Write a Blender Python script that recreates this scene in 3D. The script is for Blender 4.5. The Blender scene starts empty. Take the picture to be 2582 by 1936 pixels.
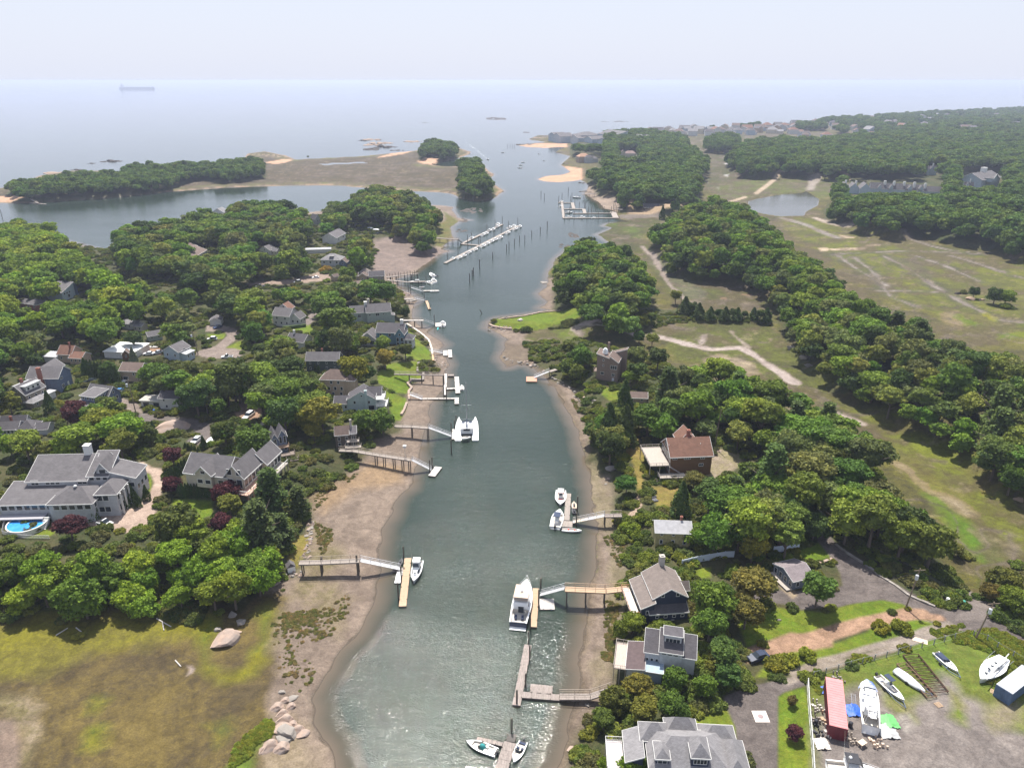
import bpy, math, random
import numpy as np
from mathutils import Vector, Matrix
random.seed(7); RNG = np.random.default_rng(7)
SC = bpy.context.scene
COL = SC.collection
R = math.radians
# ---------------------------------------------------------------- camera
CAMZ = 110.0; F = 1850.0; PITCH = math.atan((968-203)/F)
cam_d = bpy.data.cameras.new('camera'); cam = bpy.data.objects.new('camera', cam_d); COL.objects.link(cam)
cam.location = (0, 0, CAMZ); cam.rotation_euler = (R(90)-PITCH, 0, 0)
cam_d.sensor_width = 36; cam_d.lens = 36*F/2582; cam_d.clip_start = 1; cam_d.clip_end = 80000
SC.camera = cam
# ---------------------------------------------------------------- sky and sun
SUN_EL = R(64); SUN_AZ = R(-7)           # azimuth from +Y (view direction), clockwise positive
W = bpy.data.worlds.new('World'); SC.world = W; W.use_nodes = True
wn = W.node_tree; wn.nodes.clear()
sky = wn.nodes.new('ShaderNodeTexSky'); sky.sky_type = 'NISHITA'; sky.sun_disc = False
sky.sun_elevation = SUN_EL; sky.sun_rotation = SUN_AZ; sky.air_density = 1.0; sky.dust_density = 1.5; sky.ozone_density = 1.0
sky.altitude = 0
veil = wn.nodes.new('ShaderNodeMix'); veil.data_type = 'RGBA'
veil.inputs[7].default_value = (4.8, 5.08, 5.98, 1)      # milky veil of a hazy summer day, thickest towards the horizon
tcw = wn.nodes.new('ShaderNodeTexCoord'); sep = wn.nodes.new('ShaderNodeSeparateXYZ'); mr = wn.nodes.new('ShaderNodeMapRange')
mr.inputs[1].default_value = 0.0; mr.inputs[2].default_value = 0.8; mr.inputs[3].default_value = 0.92; mr.inputs[4].default_value = 0.38
wn.links.new(tcw.outputs['Generated'], sep.inputs[0]); wn.links.new(sep.outputs[2], mr.inputs[0]); wn.links.new(mr.outputs[0], veil.inputs[0])
bg = wn.nodes.new('ShaderNodeBackground'); bg.inputs[1].default_value = 0.10
wo = wn.nodes.new('ShaderNodeOutputWorld')
wn.links.new(sky.outputs[0], veil.inputs[6]); wn.links.new(veil.outputs[2], bg.inputs[0]); wn.links.new(bg.outputs[0], wo.inputs[0])
sl = bpy.data.lights.new('sun', 'SUN'); sl.energy = 5.0; sl.angle = R(0.5); sl.color = (1, 0.955, 0.88)
so = bpy.data.objects.new('sun', sl); COL.objects.link(so)
sd = Vector((math.sin(SUN_AZ)*math.cos(SUN_EL), math.cos(SUN_AZ)*math.cos(SUN_EL), math.sin(SUN_EL)))
so.rotation_euler = sd.to_track_quat('Z', 'Y').to_euler(); so.location = (0, 0, 300)
SC.view_settings.view_transform = 'Standard'; SC.view_settings.look = 'None'
SC.view_settings.exposure = 0.74; SC.view_settings.gamma = 1
# ---------------------------------------------------------------- photo pixels to world points
CP, SP = math.cos(PITCH), math.sin(PITCH)
CR = dict(A=(0,1300,.38332), B=(0,900,.36166), C=(700,1250,.41341), D=(1500,1300,.38339), E=(2000,1500,.26311),
          F=(1800,1000,.35353), G=(0,600,.31646), H=(600,600,.31646), I=(700,1000,.36166), J=(1200,600,.36166),
          K=(1350,1000,.30134), L=(1800,550,.35353), M=(0,150,.40687), N=(800,250,.36166), O=(1300,230,.31646),
          Q=(1900,230,.30832), Z=(0,0,1.16727), S=(0,0,1.0))
def px(c, x, y):
    a = CR[c]; return a[0]+x*a[2], a[1]+y*a[2]
def G(sx, sy, z=0.0):
    dx = (sx-1291)/F; dy = -(sy-968)/F
    wx, wy, wz = dx, CP+dy*SP, -SP+dy*CP
    t = (z-CAMZ)/wz
    return wx*t, wy*t
def proj(x, y, z):
    dz = z-CAMZ; fw = y*CP-dz*SP; up = y*SP+dz*CP
    return 1291+F*x/fw, 968-F*up/fw, fw
def wpoly(c, pts, z=0.0):
    return np.array([G(*px(c, *p), z) for p in pts])
def sdist(poly, X, Y):                    # signed distance in metres, positive inside
    n = len(poly); d = np.full(X.shape, 1e18); ins = np.zeros(X.shape, bool)
    for i in range(n):
        ax, ay = poly[i]; bx, by = poly[(i+1) % n]
        ex, ey = bx-ax, by-ay; L = ex*ex+ey*ey+1e-9
        t = np.clip(((X-ax)*ex+(Y-ay)*ey)/L, 0, 1)
        q = (X-ax-t*ex)**2+(Y-ay-t*ey)**2
        d = np.minimum(d, q)
        if abs(ey) > 1e-9:
            c = ((ay > Y) != (by > Y)) & (X < ex*(Y-ay)/ey+ax); ins ^= c
    d = np.sqrt(d); return np.where(ins, d, -d)
def vnoise(X, Y, s, seed=0):              # smooth value noise 0..1
    x = X/s+seed*17.3; y = Y/s+seed*9.1
    xi = np.floor(x).astype(np.int64); yi = np.floor(y).astype(np.int64); fx = x-xi; fy = y-yi
    def h(a, b):
        v = (a*374761393+b*668265263+seed*1442695) & 0x7fffffff
        v = ((v ^ (v >> 13))*1274126177) & 0x7fffffff
        return ((v ^ (v >> 16)) & 0xffff)/65535.0
    u = fx*fx*(3-2*fx); w = fy*fy*(3-2*fy)
    return (h(xi, yi)*(1-u)+h(xi+1, yi)*u)*(1-w)+(h(xi, yi+1)*(1-u)+h(xi+1, yi+1)*u)*w
def fbm(X, Y, s, seed=0):
    return (vnoise(X, Y, s, seed)+.5*vnoise(X, Y, s/2.1, seed+1)+.25*vnoise(X, Y, s/4.3, seed+2))/1.75
# ---------------------------------------------------------------- shorelines traced from the photograph
SHORE_L = [(740,1800),(724,1658),(717,1623),(688,1577),(674,1545),(673,1506),(685,1478),(713,1446),(738,1404),(766,1375),
 (787,1344),(805,1298),(819,1248),(819,1177),(826,1142),(848,1099),(863,1070),(883,1055),(885,1036),(900,1005),(902,970),(910,943),(925,912),(928,875),
 (959,839),(959,820),(967,788),(961,774),(945,758),(959,744),(945,731),(921,717),(926,713),(902,701),(888,688),(894,658),(902,652),
 (899,644),(883,633),(872,628),(861,620),(853,603),(884,595),(921,570),(949,549),(972,543),(952,538),(966,524),(983,519),(977,508),
 (973,490),(992,478),(1017,476),(990,471),(983,462),(975,453),(981,448),(955,444),(840,440),(593,467),(418,486),(349,507),(244,545),
 (232,548),(200,535),(139,520),(0,515),(-1200,540),(-1500,2300),(800,2300)]
SHORE_R = [(1190,1800),(1202,1658),(1216,1623),(1230,1595),(1237,1542),(1251,1471),(1260,1404),(1269,1340),(1276,1301),(1283,1248),(1289,1205),
 (1292,1174),(1295,1148),(1280,1102),(1274,1022),(1264,991),(1256,960),(1247,924),(1234,898),(1218,872),(1211,852),(1198,835),(1183,819),
 (1164,804),(1143,790),(1118,787),(1095,794),(1081,771),(1091,757),(1090,743),(1097,732),(1078,720),(1053,709),(1056,697),(1074,687),
 (1121,682),(1167,674),(1201,670),(1164,666),(1183,653),(1163,635),(1180,622),(1186,588),(1201,560),(1226,539),(1245,533),(1325,528),
 (1320,525),(1290,507),(1325,493),(1303,488),(1317,482),(1361,479),(1339,473),(1333,462),(1324,454),(1305,451),(1293,437),(1274,428),
 (1262,417),(1271,406),(1274,400),(1252,388),(1246,391),(1209,394),(1181,393),(1159,388),(1181,380),(1212,378),(1232,372),(1221,363),
 (1211,357),(1231,338),(1212,333),(1200,329),(1209,323),(1226,318),(1181,320),(1144,319),(1114,314),(1135,311),(1181,307),(1150,304),
 (1141,301),(1163,292),(1184,292),(1222,296),(1303,291),(1385,286),(1466,280),(1547,276),(1628,271),(1786,263),(1892,256),(2024,249),
 (2130,242),(2212,239),(2420,231),(2950,223),(4200,218),(4200,2300),(1150,2300)]
SHORE_P = ('M', [(-1500,860),(-1000,905),(0,888),(60,890),(200,890),(400,875),(650,860),(800,845),(1000,825),(1200,810),(1400,795),(1700,785),(2000,780),(2130,783),(2212,793)]), \
          ('N', [(170,605),(350,620),(600,640),(850,650),(940,660),(1000,690),(1130,712),(1230,690),(1300,640),(1270,620),(1180,560),(1235,530),(1190,500),(1150,450),(1050,430),(960,472),(820,465),(790,450),(830,440),(960,420),(1060,385),(1065,370),(1000,345),(800,340),(690,360),(600,370),(450,385),(300,400),(0,415)]), \
          ('M', [(1830,622),(1780,600),(1640,570),(1530,585),(1500,650),(1100,700),(700,730),(620,690),(450,690),(250,720),(150,765),(0,800),(-1500,800)])
def multi(segs, z=0.0): return np.concatenate([wpoly(c, p, z) for c, p in segs])
UPL_L = [(0,1350),(100,1340),(200,1330),(330,1300),(430,1290),(520,1330),(558,1271),(584,1258),(640,1240),(667,1212),(657,1147),(669,1121),(672,1073),(733,1039),
 (773,1005),(816,946),(863,931),(864,893),(880,842),(915,810),(950,796),(934,777),(926,745),(910,720),(880,698),(885,677),(875,641),(858,622),
 (830,603),(801,579),(809,583),(815,543),(809,521),(877,524),(933,512),(950,487),(948,456),(921,447),(840,448),(593,474),(418,493),(349,514),
 (244,535),(227,540),(195,532),(139,528),(0,522),(-1200,560),(-1200,1500)]
UPL_R = [(1225,1700),(1230,1630),(1248,1584),(1283,1538),(1326,1489),(1322,1443),(1329,1390),(1340,1319),(1332,1290),(1345,1230),(1345,1177),(1322,1142),
 (1326,1104),(1324,1043),(1309,1012),(1288,970),(1268,934),(1260,890),(1250,852),(1226,824),(1195,802),(1164,787),(1135,768),(1130,740),(1183,735),
 (1257,730),(1307,745),(1369,760),(1459,790),(1493,830),(1617,860),(1694,880),(1790,950),(1870,985),(1930,1050),(1950,1110),(1990,1150),(2040,1210),
 (2090,1270),(2110,1270),(2130,1240),(2212,1205),(2600,1150),(2900,2300),(1200,2300)]
FOR = [
 ('island knoll','J',[(640,45),(740,35),(900,80),(1080,100),(1180,150),(1240,260),(1260,330),(1250,420),(1210,480),(1150,540),(1060,580),(900,560),(750,530),(640,480),(560,440),(540,330),(540,220),(570,140)],6,(4.2,6.2),'mid'),
 ('ridge','Z',[(1395,515),(1405,490),(1450,465),(1500,440),(1560,445),(1630,455),(1670,485),(1700,515),(1735,550),(1790,585),(1830,610),(1860,650),(1910,680),(1990,710),(2040,720),(2100,760),(2212,780),(2450,810),(2450,1080),(2212,1010),(2170,990),(2100,930),(2050,895),(1960,865),(1880,820),(1800,780),(1760,750),(1720,720),(1700,680),(1685,630),(1620,580),(1570,570),(1500,560),(1440,548)],9,(3.2,6.6),'mid'),
 ('wooded point beside the marina','O',[(430,390),(540,345),(700,340),(880,330),(1100,340),(1300,360),(1390,400),(1390,460),(1470,500),(1540,550),(1540,620),(1480,650),(1500,780),(1460,850),(1300,890),(1150,900),(960,860),(860,860),(740,800),(640,750),(570,680),(560,620),(660,560),(640,500),(480,500),(430,450)],5,(5,7.5),'blue'),
 ('small wood by the far marsh','O',[(1490,400),(1580,370),(1740,355),(1800,380),(1800,440),(1700,455),(1500,440)],4,(5,7.5),'blue'),
 ('far woods','Q',[(0,430),(200,410),(500,415),(850,380),(1100,345),(1500,270),(2212,215),(3500,215),(3500,1300),(2212,1300),(1950,1180),(1700,1150),(1420,1080),(1200,1110),(1000,1070),(800,1040),(700,970),(600,950),(570,880),(650,800),(720,660),(500,650),(300,630),(100,640),(-130,640),(-240,540),(-100,450)],6,(5,8),'blue'),
 ('round marsh islet','N',[(700,350),(760,310),(860,305),(960,320),(990,370),(960,395),(820,400),(710,380)],3,(5,7),'blue'),
 ('wooded islet at the channel bend','N',[(960,460),(1040,430),(1120,440),(1180,490),(1180,540),(1240,590),(1240,620),(1150,665),(1060,660),(970,620),(970,560),(1010,520)],4,(5,7),'blue'),
 ('wooded headland by the marina','N',[(240,690),(340,655),(520,640),(700,690),(800,750),(870,785),(850,830),(820,880),(820,950),(760,980),(650,960),(640,890),(490,880),(350,860),(210,840),(40,870),(30,780),(110,750),(210,760)],6,(4.5,6.5),'mid'),
 ('far left peninsula','M',[(20,775),(60,755),(200,775),(320,735),(470,715),(700,705),(850,655),(1040,665),(1130,640),(1300,655),(1490,620),(1640,635),(1650,685),(1500,710),(1360,720),(1250,700),(1170,715),(1070,750),(940,775),(800,795),(690,795),(560,825),(340,830),(150,825),(60,820)],3,(3.6,6.0),'blue'),
 ('far left shore wood','Z',[(-400,520),(-20,500),(30,490),(60,485),(140,515),(185,570),(225,590),(265,630),(310,650),(315,700),(260,750),(160,735),(60,725),(0,760),(-400,800)],0,(4.5,6.5),'yel'),
 ('left shore wood','Z',[(235,520),(300,505),(380,495),(420,465),(480,455),(540,440),(600,455),(650,465),(700,490),(740,475),(790,510),(805,560),(790,590),(740,600),(690,600),(640,600),(560,620),(480,640),(420,640),(370,600),(300,590),(245,580)],0,(4.5,6.8),'mid'),
 ('left neighbourhood','Z',[(265,620),(370,615),(420,650),(480,650),(560,630),(640,615),(700,610),(760,610),(800,600),(850,640),(860,660),(880,690),(860,720),(870,760),(830,800),(850,850),(830,880),(850,910),(830,940),(760,945),(740,900),(640,960),(560,950),(480,960),(440,1000),(330,960),(290,1000),(200,980),(100,960),(0,960),(-300,960),(-300,740),(0,745),(160,745),(270,765),(320,700)],0,(2.9,6.2),'mid'),
 ('thicket above the salt marsh','Z',[(-200,1200),(60,1185),(180,1190),(250,1200),(300,1130),(400,1120),(470,1150),(520,1120),(600,1125),(620,1190),(580,1240),(550,1270),(510,1290),(450,1275),(400,1270),(330,1275),(200,1290),(100,1300),(-200,1330)],0,(3.4,5.2),'yel'),
 ('right bank wood','Z',[(1265,940),(1275,900),(1300,870),(1380,870),(1480,800),(1560,800),(1640,830),(1700,850),(1800,890),(1860,925),(1900,960),(1935,1010),(1945,1060),(1985,1090),(2040,1140),(2080,1190),(2090,1250),(2040,1270),(1960,1240),(1890,1215),(1830,1180),(1790,1150),(1750,1110),(1720,1180),(1600,1175),(1560,1120),(1500,1080),(1540,1020),(1640,990),(1640,960),(1560,930),(1480,920),(1400,940),(1340,960),(1300,975)],2,(3.2,6.4),'mid'),
 ('wood behind the white fence','Z',[(1490,1060),(1600,1040),(1760,1070),(1800,1150),(1740,1165),(1600,1172),(1510,1178),(1500,1120)],0,(3.6,5.4),'mid'),
 ('bank thicket left of the chalet','Z',[(1262,900),(1300,880),(1380,895),(1385,950),(1330,950),(1312,1000),(1290,965)],0,(2.6,4.0),'mid'),
 ('trees along the far seaside village','O',[(560,345),(800,322),(1300,300),(1500,280),(1900,262),(2300,262),(2300,300),(1950,300),(1700,298),(1400,320),(1100,345),(700,360)],0,(4,6.5),'blue'),
 ('far shore trees','Q',[(0,262),(350,268),(600,232),(1000,205),(1500,175),(2212,145),(3400,120),(3400,240),(2212,240),(1500,290),(1100,350),(800,345),(600,300),(350,300),(100,300)],0,(5,8),'blue'),
 ('bank below the observatory house','Z',[(1150,745),(1200,735),(1270,745),(1330,755),(1370,770),(1400,800),(1390,840),(1350,870),(1320,820),(1280,790),(1230,790),(1180,775)],1,(3,4.6),'dark'),
]
# ---------------------------------------------------------------- terrain heights and colours on a grid that is finer near the camera
xs = np.concatenate([np.linspace(-6000,-1000,18)[:-1], np.linspace(-1000,-60,70)[:-1], np.arange(-60,2643,3.2), np.linspace(2643,3600,70)[1:], np.linspace(3600,8600,18)[1:]])
ys = np.concatenate([[215.5,216.5,218,219.5,221,223,225,227,229], np.arange(231,330,1.5), np.arange(330,700,2.4), np.arange(700,1960,3.2), np.linspace(1960,2900,60)])
PXg, PYg = np.meshgrid(xs, ys)
Xg, Yg = G(PXg, PYg, 0.0)
def terr_layers():
    L = []
    nz = 1
    L.append((wpoly('Z', SHORE_L), .05, .5)); L.append((wpoly('Z', SHORE_R), .05, .5)); L.append((multi(SHORE_P), .2, .8))
    L.append((wpoly('Z', UPL_L, 1.0), .35, 3.5)); L.append((wpoly('Z', UPL_R, 1.0), .35, 3.2))
    L.append((wpoly('J', [(90,600),(120,568),(300,545),(450,518),(590,503),(740,520),(1250,500),(2060,560),(2060,610),(1400,590),(1150,640),(800,590),(420,645),(300,625),(250,628)], .5), .8, 1.8))
    for nm, c, p, hill, rr, tint in FOR:
        if hill: L.append((wpoly(c, p, 8+hill*.6), .45, hill))
    return L
Hg = np.full(Xg.shape, -2.5)
jit = (fbm(Xg, Yg, 6, 3)-.5)*3.0
SD = {}
for i, (pl, sl_, pk) in enumerate(terr_layers()):
    d = sdist(pl, Xg, Yg)+jit*(.7 if i < 3 else .8)
    if i == 0: SD['L'] = d
    if i == 1: SD['R'] = d
    if i == 2: SD['P'] = d
    if i == 3: SD['UL'] = d
    if i == 4: SD['UR'] = d
    if i > 4: SD['F%d' % i] = d
    h = np.where(d < 0, np.maximum(d*.11, -2.5), np.minimum(d*sl_, pk+(fbm(Xg, Yg, 25, 5)-.5)*pk*.35))
    h = np.where(d >= 0, h, h)
    Hg = np.maximum(Hg, h)
LANDEDGE = np.maximum(np.maximum(SD['L'], SD['R']), SD['P'])
Hg = np.where(LANDEDGE < 0, np.minimum(Hg, np.maximum(LANDEDGE*.11, -2.5)), Hg)
def cut(c, pts, z, depth=-.35, zz=.4):
    global Hg
    d = sdist(wpoly(c, pts, z), Xg, Yg)+jit*.4
    Hg = np.where(d > 0, np.minimum(Hg, np.maximum(zz-d*.25, depth)), Hg); return d
cut('Q', [(-60,900),(0,882),(180,845),(380,830),(430,812),(470,830),(550,880),(545,930),(440,990),(430,1020),(220,1025),(60,1000),(-60,960)], .3)
cut('M', [(1960,645),(2100,636),(2250,632),(2300,640),(2120,650),(2000,655)], .6)
cut('F', [(2165,930),(2240,905),(2300,900),(2300,1010),(2212,970)], .4)
def Hat(x, y):
    sx, sy, _ = proj(np.asarray(x, float), np.asarray(y, float), 0.0)
    i = np.clip(np.searchsorted(xs, sx)-1, 0, len(xs)-2); j = np.clip(np.searchsorted(ys, sy)-1, 0, len(ys)-2)
    u = np.clip((sx-xs[i])/(xs[i+1]-xs[i]), 0, 1); v = np.clip((sy-ys[j])/(ys[j+1]-ys[j]), 0, 1)
    return (Hg[j,i]*(1-u)+Hg[j,i+1]*u)*(1-v)+(Hg[j+1,i]*(1-u)+Hg[j+1,i+1]*u)*v
def at(c, x, y, h=0.0, water=False):      # the point h metres above the ground (or the water) seen at this pixel
    s = px(c, x, y); z = 0.0 if water else 2.0
    for _ in range(1 if water else 8):
        wx, wy = G(s[0], s[1], z+h)
        if not water: z = .5*z+.5*max(0.0, float(Hat(wx, wy)))
    wx, wy = G(s[0], s[1], z+h)
    return Vector((wx, wy, z+h))
# ---------------------------------------------------------------- materials
MATS = {}
def nd(nt, t, **kw):
    n = nt.nodes.new(t)
    for k, v in kw.items(): setattr(n, k, v)
    return n
def mixc(nt, f, a, b, bt='MIX'):
    m = nd(nt, 'ShaderNodeMix', data_type='RGBA', blend_type=bt)
    for s, v in ((0, f), (6, a), (7, b)):
        if hasattr(v, 'links') or isinstance(v, bpy.types.NodeSocket): nt.links.new(v, m.inputs[s])
        else: m.inputs[s].default_value = v if s == 0 else (*v[:3], 1)
    return m.outputs[2]
def noise(nt, scale, detail=4, rough=.55, vec=None, dist=0):
    n = nd(nt, 'ShaderNodeTexNoise'); n.inputs['Scale'].default_value = scale; n.inputs['Detail'].default_value = detail
    n.inputs['Roughness'].default_value = rough; n.inputs['Distortion'].default_value = dist
    if vec is not None: nt.links.new(vec, n.inputs['Vector'])
    return n.outputs[0]
def ramp(nt, v, a, b):
    m = nd(nt, 'ShaderNodeMapRange'); m.inputs[1].default_value = a; m.inputs[2].default_value = b; nt.links.new(v, m.inputs[0]); return m.outputs[0]
def base(name):
    m = bpy.data.materials.new(name); m.use_nodes = True; nt = m.node_tree; return m, nt, nt.nodes['Principled BSDF']
def mat(name, col, rough=.7, var=.25, scale=2.0, col2=None, bump=0.0, metal=0.0, spec=.5, stretch=None):
    """weathered paint, wood, shingle and so on: two colours mixed by noise in object space"""
    if name in MATS: return MATS[name]
    m, nt, b = base(name); tc = nd(nt, 'ShaderNodeTexCoord'); v = tc.outputs['Object']
    if stretch:
        mp = nd(nt, 'ShaderNodeMapping'); mp.inputs['Scale'].default_value = stretch; nt.links.new(v, mp.inputs[0]); v = mp.outputs[0]
    n = ramp(nt, noise(nt, scale, 5, .6, v), .3, .7)
    c2 = col2 if col2 else tuple(c*(1-var) for c in col)
    nt.links.new(mixc(nt, n, col, c2), b.inputs['Base Color'])
    b.inputs['Roughness'].default_value = rough; b.inputs['Metallic'].default_value = metal; b.inputs['Specular IOR Level'].default_value = spec
    if bump:
        bp = nd(nt, 'ShaderNodeBump'); bp.inputs['Strength'].default_value = bump; bp.inputs['Distance'].default_value = .05
        nt.links.new(noise(nt, scale*6, 3, .6, v), bp.inputs['Height']); nt.links.new(bp.outputs[0], b.inputs['Normal'])
    MATS[name] = m; return m
def make_terrain_mat():
    m, nt, b = base('ground_cover'); g = nd(nt, 'ShaderNodeNewGeometry').outputs['Position']
    a = nd(nt, 'ShaderNodeAttribute', attribute_name='colA').outputs['Color']; c = nd(nt, 'ShaderNodeAttribute', attribute_name='colB').outputs['Color']
    wet = nd(nt, 'ShaderNodeAttribute', attribute_name='wet').outputs['Fac']
    n1 = noise(nt, .055, 7, .68, g, .6); n2 = noise(nt, .9, 6, .7, g, .3)
    s = nd(nt, 'ShaderNodeMath', operation='MULTIPLY_ADD'); nt.links.new(n2, s.inputs[0]); s.inputs[1].default_value = .55; nt.links.new(n1, s.inputs[2])
    col = mixc(nt, ramp(nt, s.outputs[0], .66, .88), a, c)
    n3 = ramp(nt, noise(nt, 3.2, 5, .75, g), .25, .75)
    col = mixc(nt, .62, col, mixc(nt, n3, (.35,.35,.35), (1.6,1.55,1.45)), 'MULTIPLY')
    n4 = ramp(nt, noise(nt, .3, 4, .65, g, 1.0), .35, .7)
    col = mixc(nt, .5, col, mixc(nt, n4, (.5,.47,.44), (1.4,1.4,1.35)), 'MULTIPLY')
    nt.links.new(col, b.inputs['Base Color'])
    r = nd(nt, 'ShaderNodeMapRange'); r.inputs[3].default_value = .95; r.inputs[4].default_value = .42; nt.links.new(wet, r.inputs[0]); nt.links.new(r.outputs[0], b.inputs['Roughness'])
    b.inputs['Specular IOR Level'].default_value = .25
    bp = nd(nt, 'ShaderNodeBump'); bp.inputs['Strength'].default_value = 1.0; bp.inputs['Distance'].default_value = .4
    nt.links.new(n2, bp.inputs['Height']); nt.links.new(bp.outputs[0], b.inputs['Normal']); return m
M_TERR = make_terrain_mat()
# ---------------------------------------------------------------- painting the kinds of ground (their own colours)
NOI = (fbm(Xg, Yg, 9, 11)-.5)
NOF = (fbm(Xg, Yg, 2.2, 21)-.5)
nV = Xg.size
cA = np.zeros(Xg.shape+(3,)); cB = np.zeros(Xg.shape+(3,)); WET = np.zeros(Xg.shape); ZID = np.zeros(Xg.shape, int)
ZN = ['seabed','mudflat','salt_marsh','ground','lawn','beach','road','driveway','rock_shore','creek_bed']
def paint(d, a, b, zi=None, edge=1.0, wet=0.0, rag=1.0):
    dd = d+NOI*6*rag+NOF*2.0*rag
    w = np.clip(dd/edge+.5, 0, 1); w3 = w[..., None]
    cA[:] = cA*(1-w3)+np.array(a)*w3; cB[:] = cB*(1-w3)+np.array(b)*w3; WET[:] = WET*(1-w)+wet*w
    if zi is not None: ZID[w > .5] = ZN.index(zi)
BED = (.085,.065,.042); MUD = (.205,.160,.130); MUD2 = (.145,.112,.09); MUDW = (.17,.13,.10)
MA = (.125,.094,.030); MA2 = (.066,.050,.026); MY = (.165,.155,.012); MG = (.08,.105,.013)
FL = (.038,.05,.016); FL2 = (.07,.065,.028); LAWN = (.088,.145,.009); LAWN2 = (.13,.155,.015); SAND = (.47,.30,.205); SAND2 = (.38,.24,.16)
ASP = (.135,.115,.11); ASP2 = (.10,.086,.083); GRV = (.15,.132,.127); GRV2 = (.20,.175,.165); DIRT = (.32,.205,.145); DIRT2 = (.24,.155,.105); PALE = (.27,.22,.16)
cA[:] = BED; cB[:] = (.07,.06,.045); WET[:] = 1
PYz = PYg/1.16727; PXz = PXg/1.16727
paint(SD['L'], MUD, MUD2, 'mudflat', 1.5, .25, .1); paint(SD['R'], MA, MA2, 'salt_marsh', 3, .1, .1); paint(SD['P'], (.078,.060,.030), (.048,.040,.022), 'salt_marsh', 6, .1, .5)
paint(np.minimum(SD['P'], 26-SD['P']), (.095,.10,.028), (.08,.07,.03), None, 8, .1, 1)
paint(np.minimum(SD['P'], 5-SD['P']), (.27,.19,.13), (.19,.14,.1), None, 3, .1, .3)
paint(np.minimum(SD['R'], np.where(PYz > 600, 30, -9)-SD['R']+0*NOI), MUD, MUD2, 'mudflat', 3, .25, .35)
paint(SD['UL'], FL, FL2, 'ground', 3, 0, .35); paint(SD['UR'], FL, FL2, 'ground', 3, 0, .35)
for k in SD:
    if k[0] == 'F': paint(np.minimum(SD[k], LANDEDGE+1.0), FL, FL2, 'ground', 3, 0, .2)
def pz(c, pts, a, b, zi=None, edge=1.2, wet=0, rag=.3, z=1.0):
    X0, Y0 = wpoly(c, pts, z).min(0)-25; X1, Y1 = wpoly(c, pts, z).max(0)+25
    m = (Xg > X0) & (Xg < X1) & (Yg > Y0) & (Yg < Y1)
    d = np.full(Xg.shape, -99.0); d[m] = sdist(wpoly(c, pts, z), Xg[m], Yg[m]); paint(d, a, b, zi, edge, wet, rag); return d
def line(c, pts, w, a, b, zi=None, edge=.6, wet=0, rag=.1, z=1.0, carve=0):
    P = wpoly(c, pts, z); d = np.full(Xg.shape, 1e9)
    for (ax, ay), (bx, by) in zip(P[:-1], P[1:]):
        ex, ey = bx-ax, by-ay; L = ex*ex+ey*ey+1e-9; t = np.clip(((Xg-ax)*ex+(Yg-ay)*ey)/L, 0, 1)
        d = np.minimum(d, (Xg-ax-t*ex)**2+(Yg-ay-t*ey)**2)
    d = w/2-np.sqrt(d); paint(d, a, b, zi, edge, wet, rag)
    if carve:
        w_ = np.clip(d/1.5+.5, 0, 1); Hg[:] = Hg-w_*carve
    return d
pz('Z', [(-400,1335),(100,1335),(200,1325),(330,1290),(430,1285),(520,1325),(560,1285),(600,1278),(628,1290),(620,1315),(600,1345),(594,1376),(588,1403),(591,1442),(586,1491),(580,1530),(591,1573),(570,1626),(590,1658),(640,1850),(-400,1850)], MA, MA2, 'salt_marsh', 2, .05, .5, .5)
pz('Z', [(-400,1350),(150,1335),(330,1325),(430,1330),(440,1365),(330,1400),(180,1425),(100,1460),(-400,1470)], MY, (0.116,0.105,0.020), None, 6, 0, 1, .5)
pz('Z', [(430,1320),(460,1330),(450,1420),(480,1455),(530,1440),(560,1380),(550,1330),(580,1300),(590,1330),(575,1400),(550,1455),(490,1480),(430,1450)], MG, MY, None, 4, 0, .8, .5)
pz('A', [(620,1190),(740,1200),(640,1300),(520,1320)], MY, MG, None, 5, 0, 1, .5); pz('A', [(1350,1380),(1500,1340),(1560,1400),(1420,1520)], MY, MG, None, 5, 0, 1, .5)
pz('A', [(580,1390),(650,1380),(640,1500),(600,1500)], MY, MG, None, 5, 0, 1, .5)
pz('A', [(1500,1659),(1560,1500),(1700,1380),(1790,1320),(1800,1420),(1700,1560),(1650,1700)], (0.068,0.116,0.014), (0.102,0.136,0.020), None, 2, 0, .6, .5)
pz('Z', [(-300,1480),(60,1490),(110,1510),(110,1560),(85,1640),(60,1700),(20,1700),(40,1600),(0,1545),(-300,1545)], (0.231,0.184,0.136), (0.136,0.116,0.054), None, 3, 0, 1, .5)
pz('Z', [(-400,1557),(33,1553),(48,1606),(42,1720),(-400,1720)], (0.184,0.136,0.109), MUD2, 'creek_bed', 1.5, .3, .2, .4)
pz('A', [(1225,985),(1260,985),(1285,1005),(1270,1035),(1225,1055),(1245,1010)], (0.245,0.204,0.184), MUD, None, .6, .5, .03, .5)
pz('Z', [(668,1125),(705,1130),(740,1200),(700,1250),(760,1290),(730,1370),(640,1290),(625,1310),(600,1400),(585,1390),(640,1260),(672,1215)], (0.136,0.116,0.061), (0.190,0.150,0.109), None, 4, 0, 1, .5)
pz('Z', [(585,1540),(640,1530),(680,1560),(700,1640),(730,1700),(560,1700)], (0.245,0.197,0.143), (0.170,0.136,0.088), None, 3, 0, .8, .5)
pz('Z', [(670,1075),(740,1035),(800,1000),(880,1010),(870,1040),(760,1060),(700,1110)], (0.245,0.170,0.102), (0.177,0.122,0.075), None, 5, .4, .6, .3)
pz('N', [(400,990),(620,980),(860,1050),(930,1062),(780,1130),(560,1240),(380,1240)], (0.177,0.129,0.109), (0.116,0.085,0.071), 'mudflat', 3, .6, .5, .2)
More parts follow.
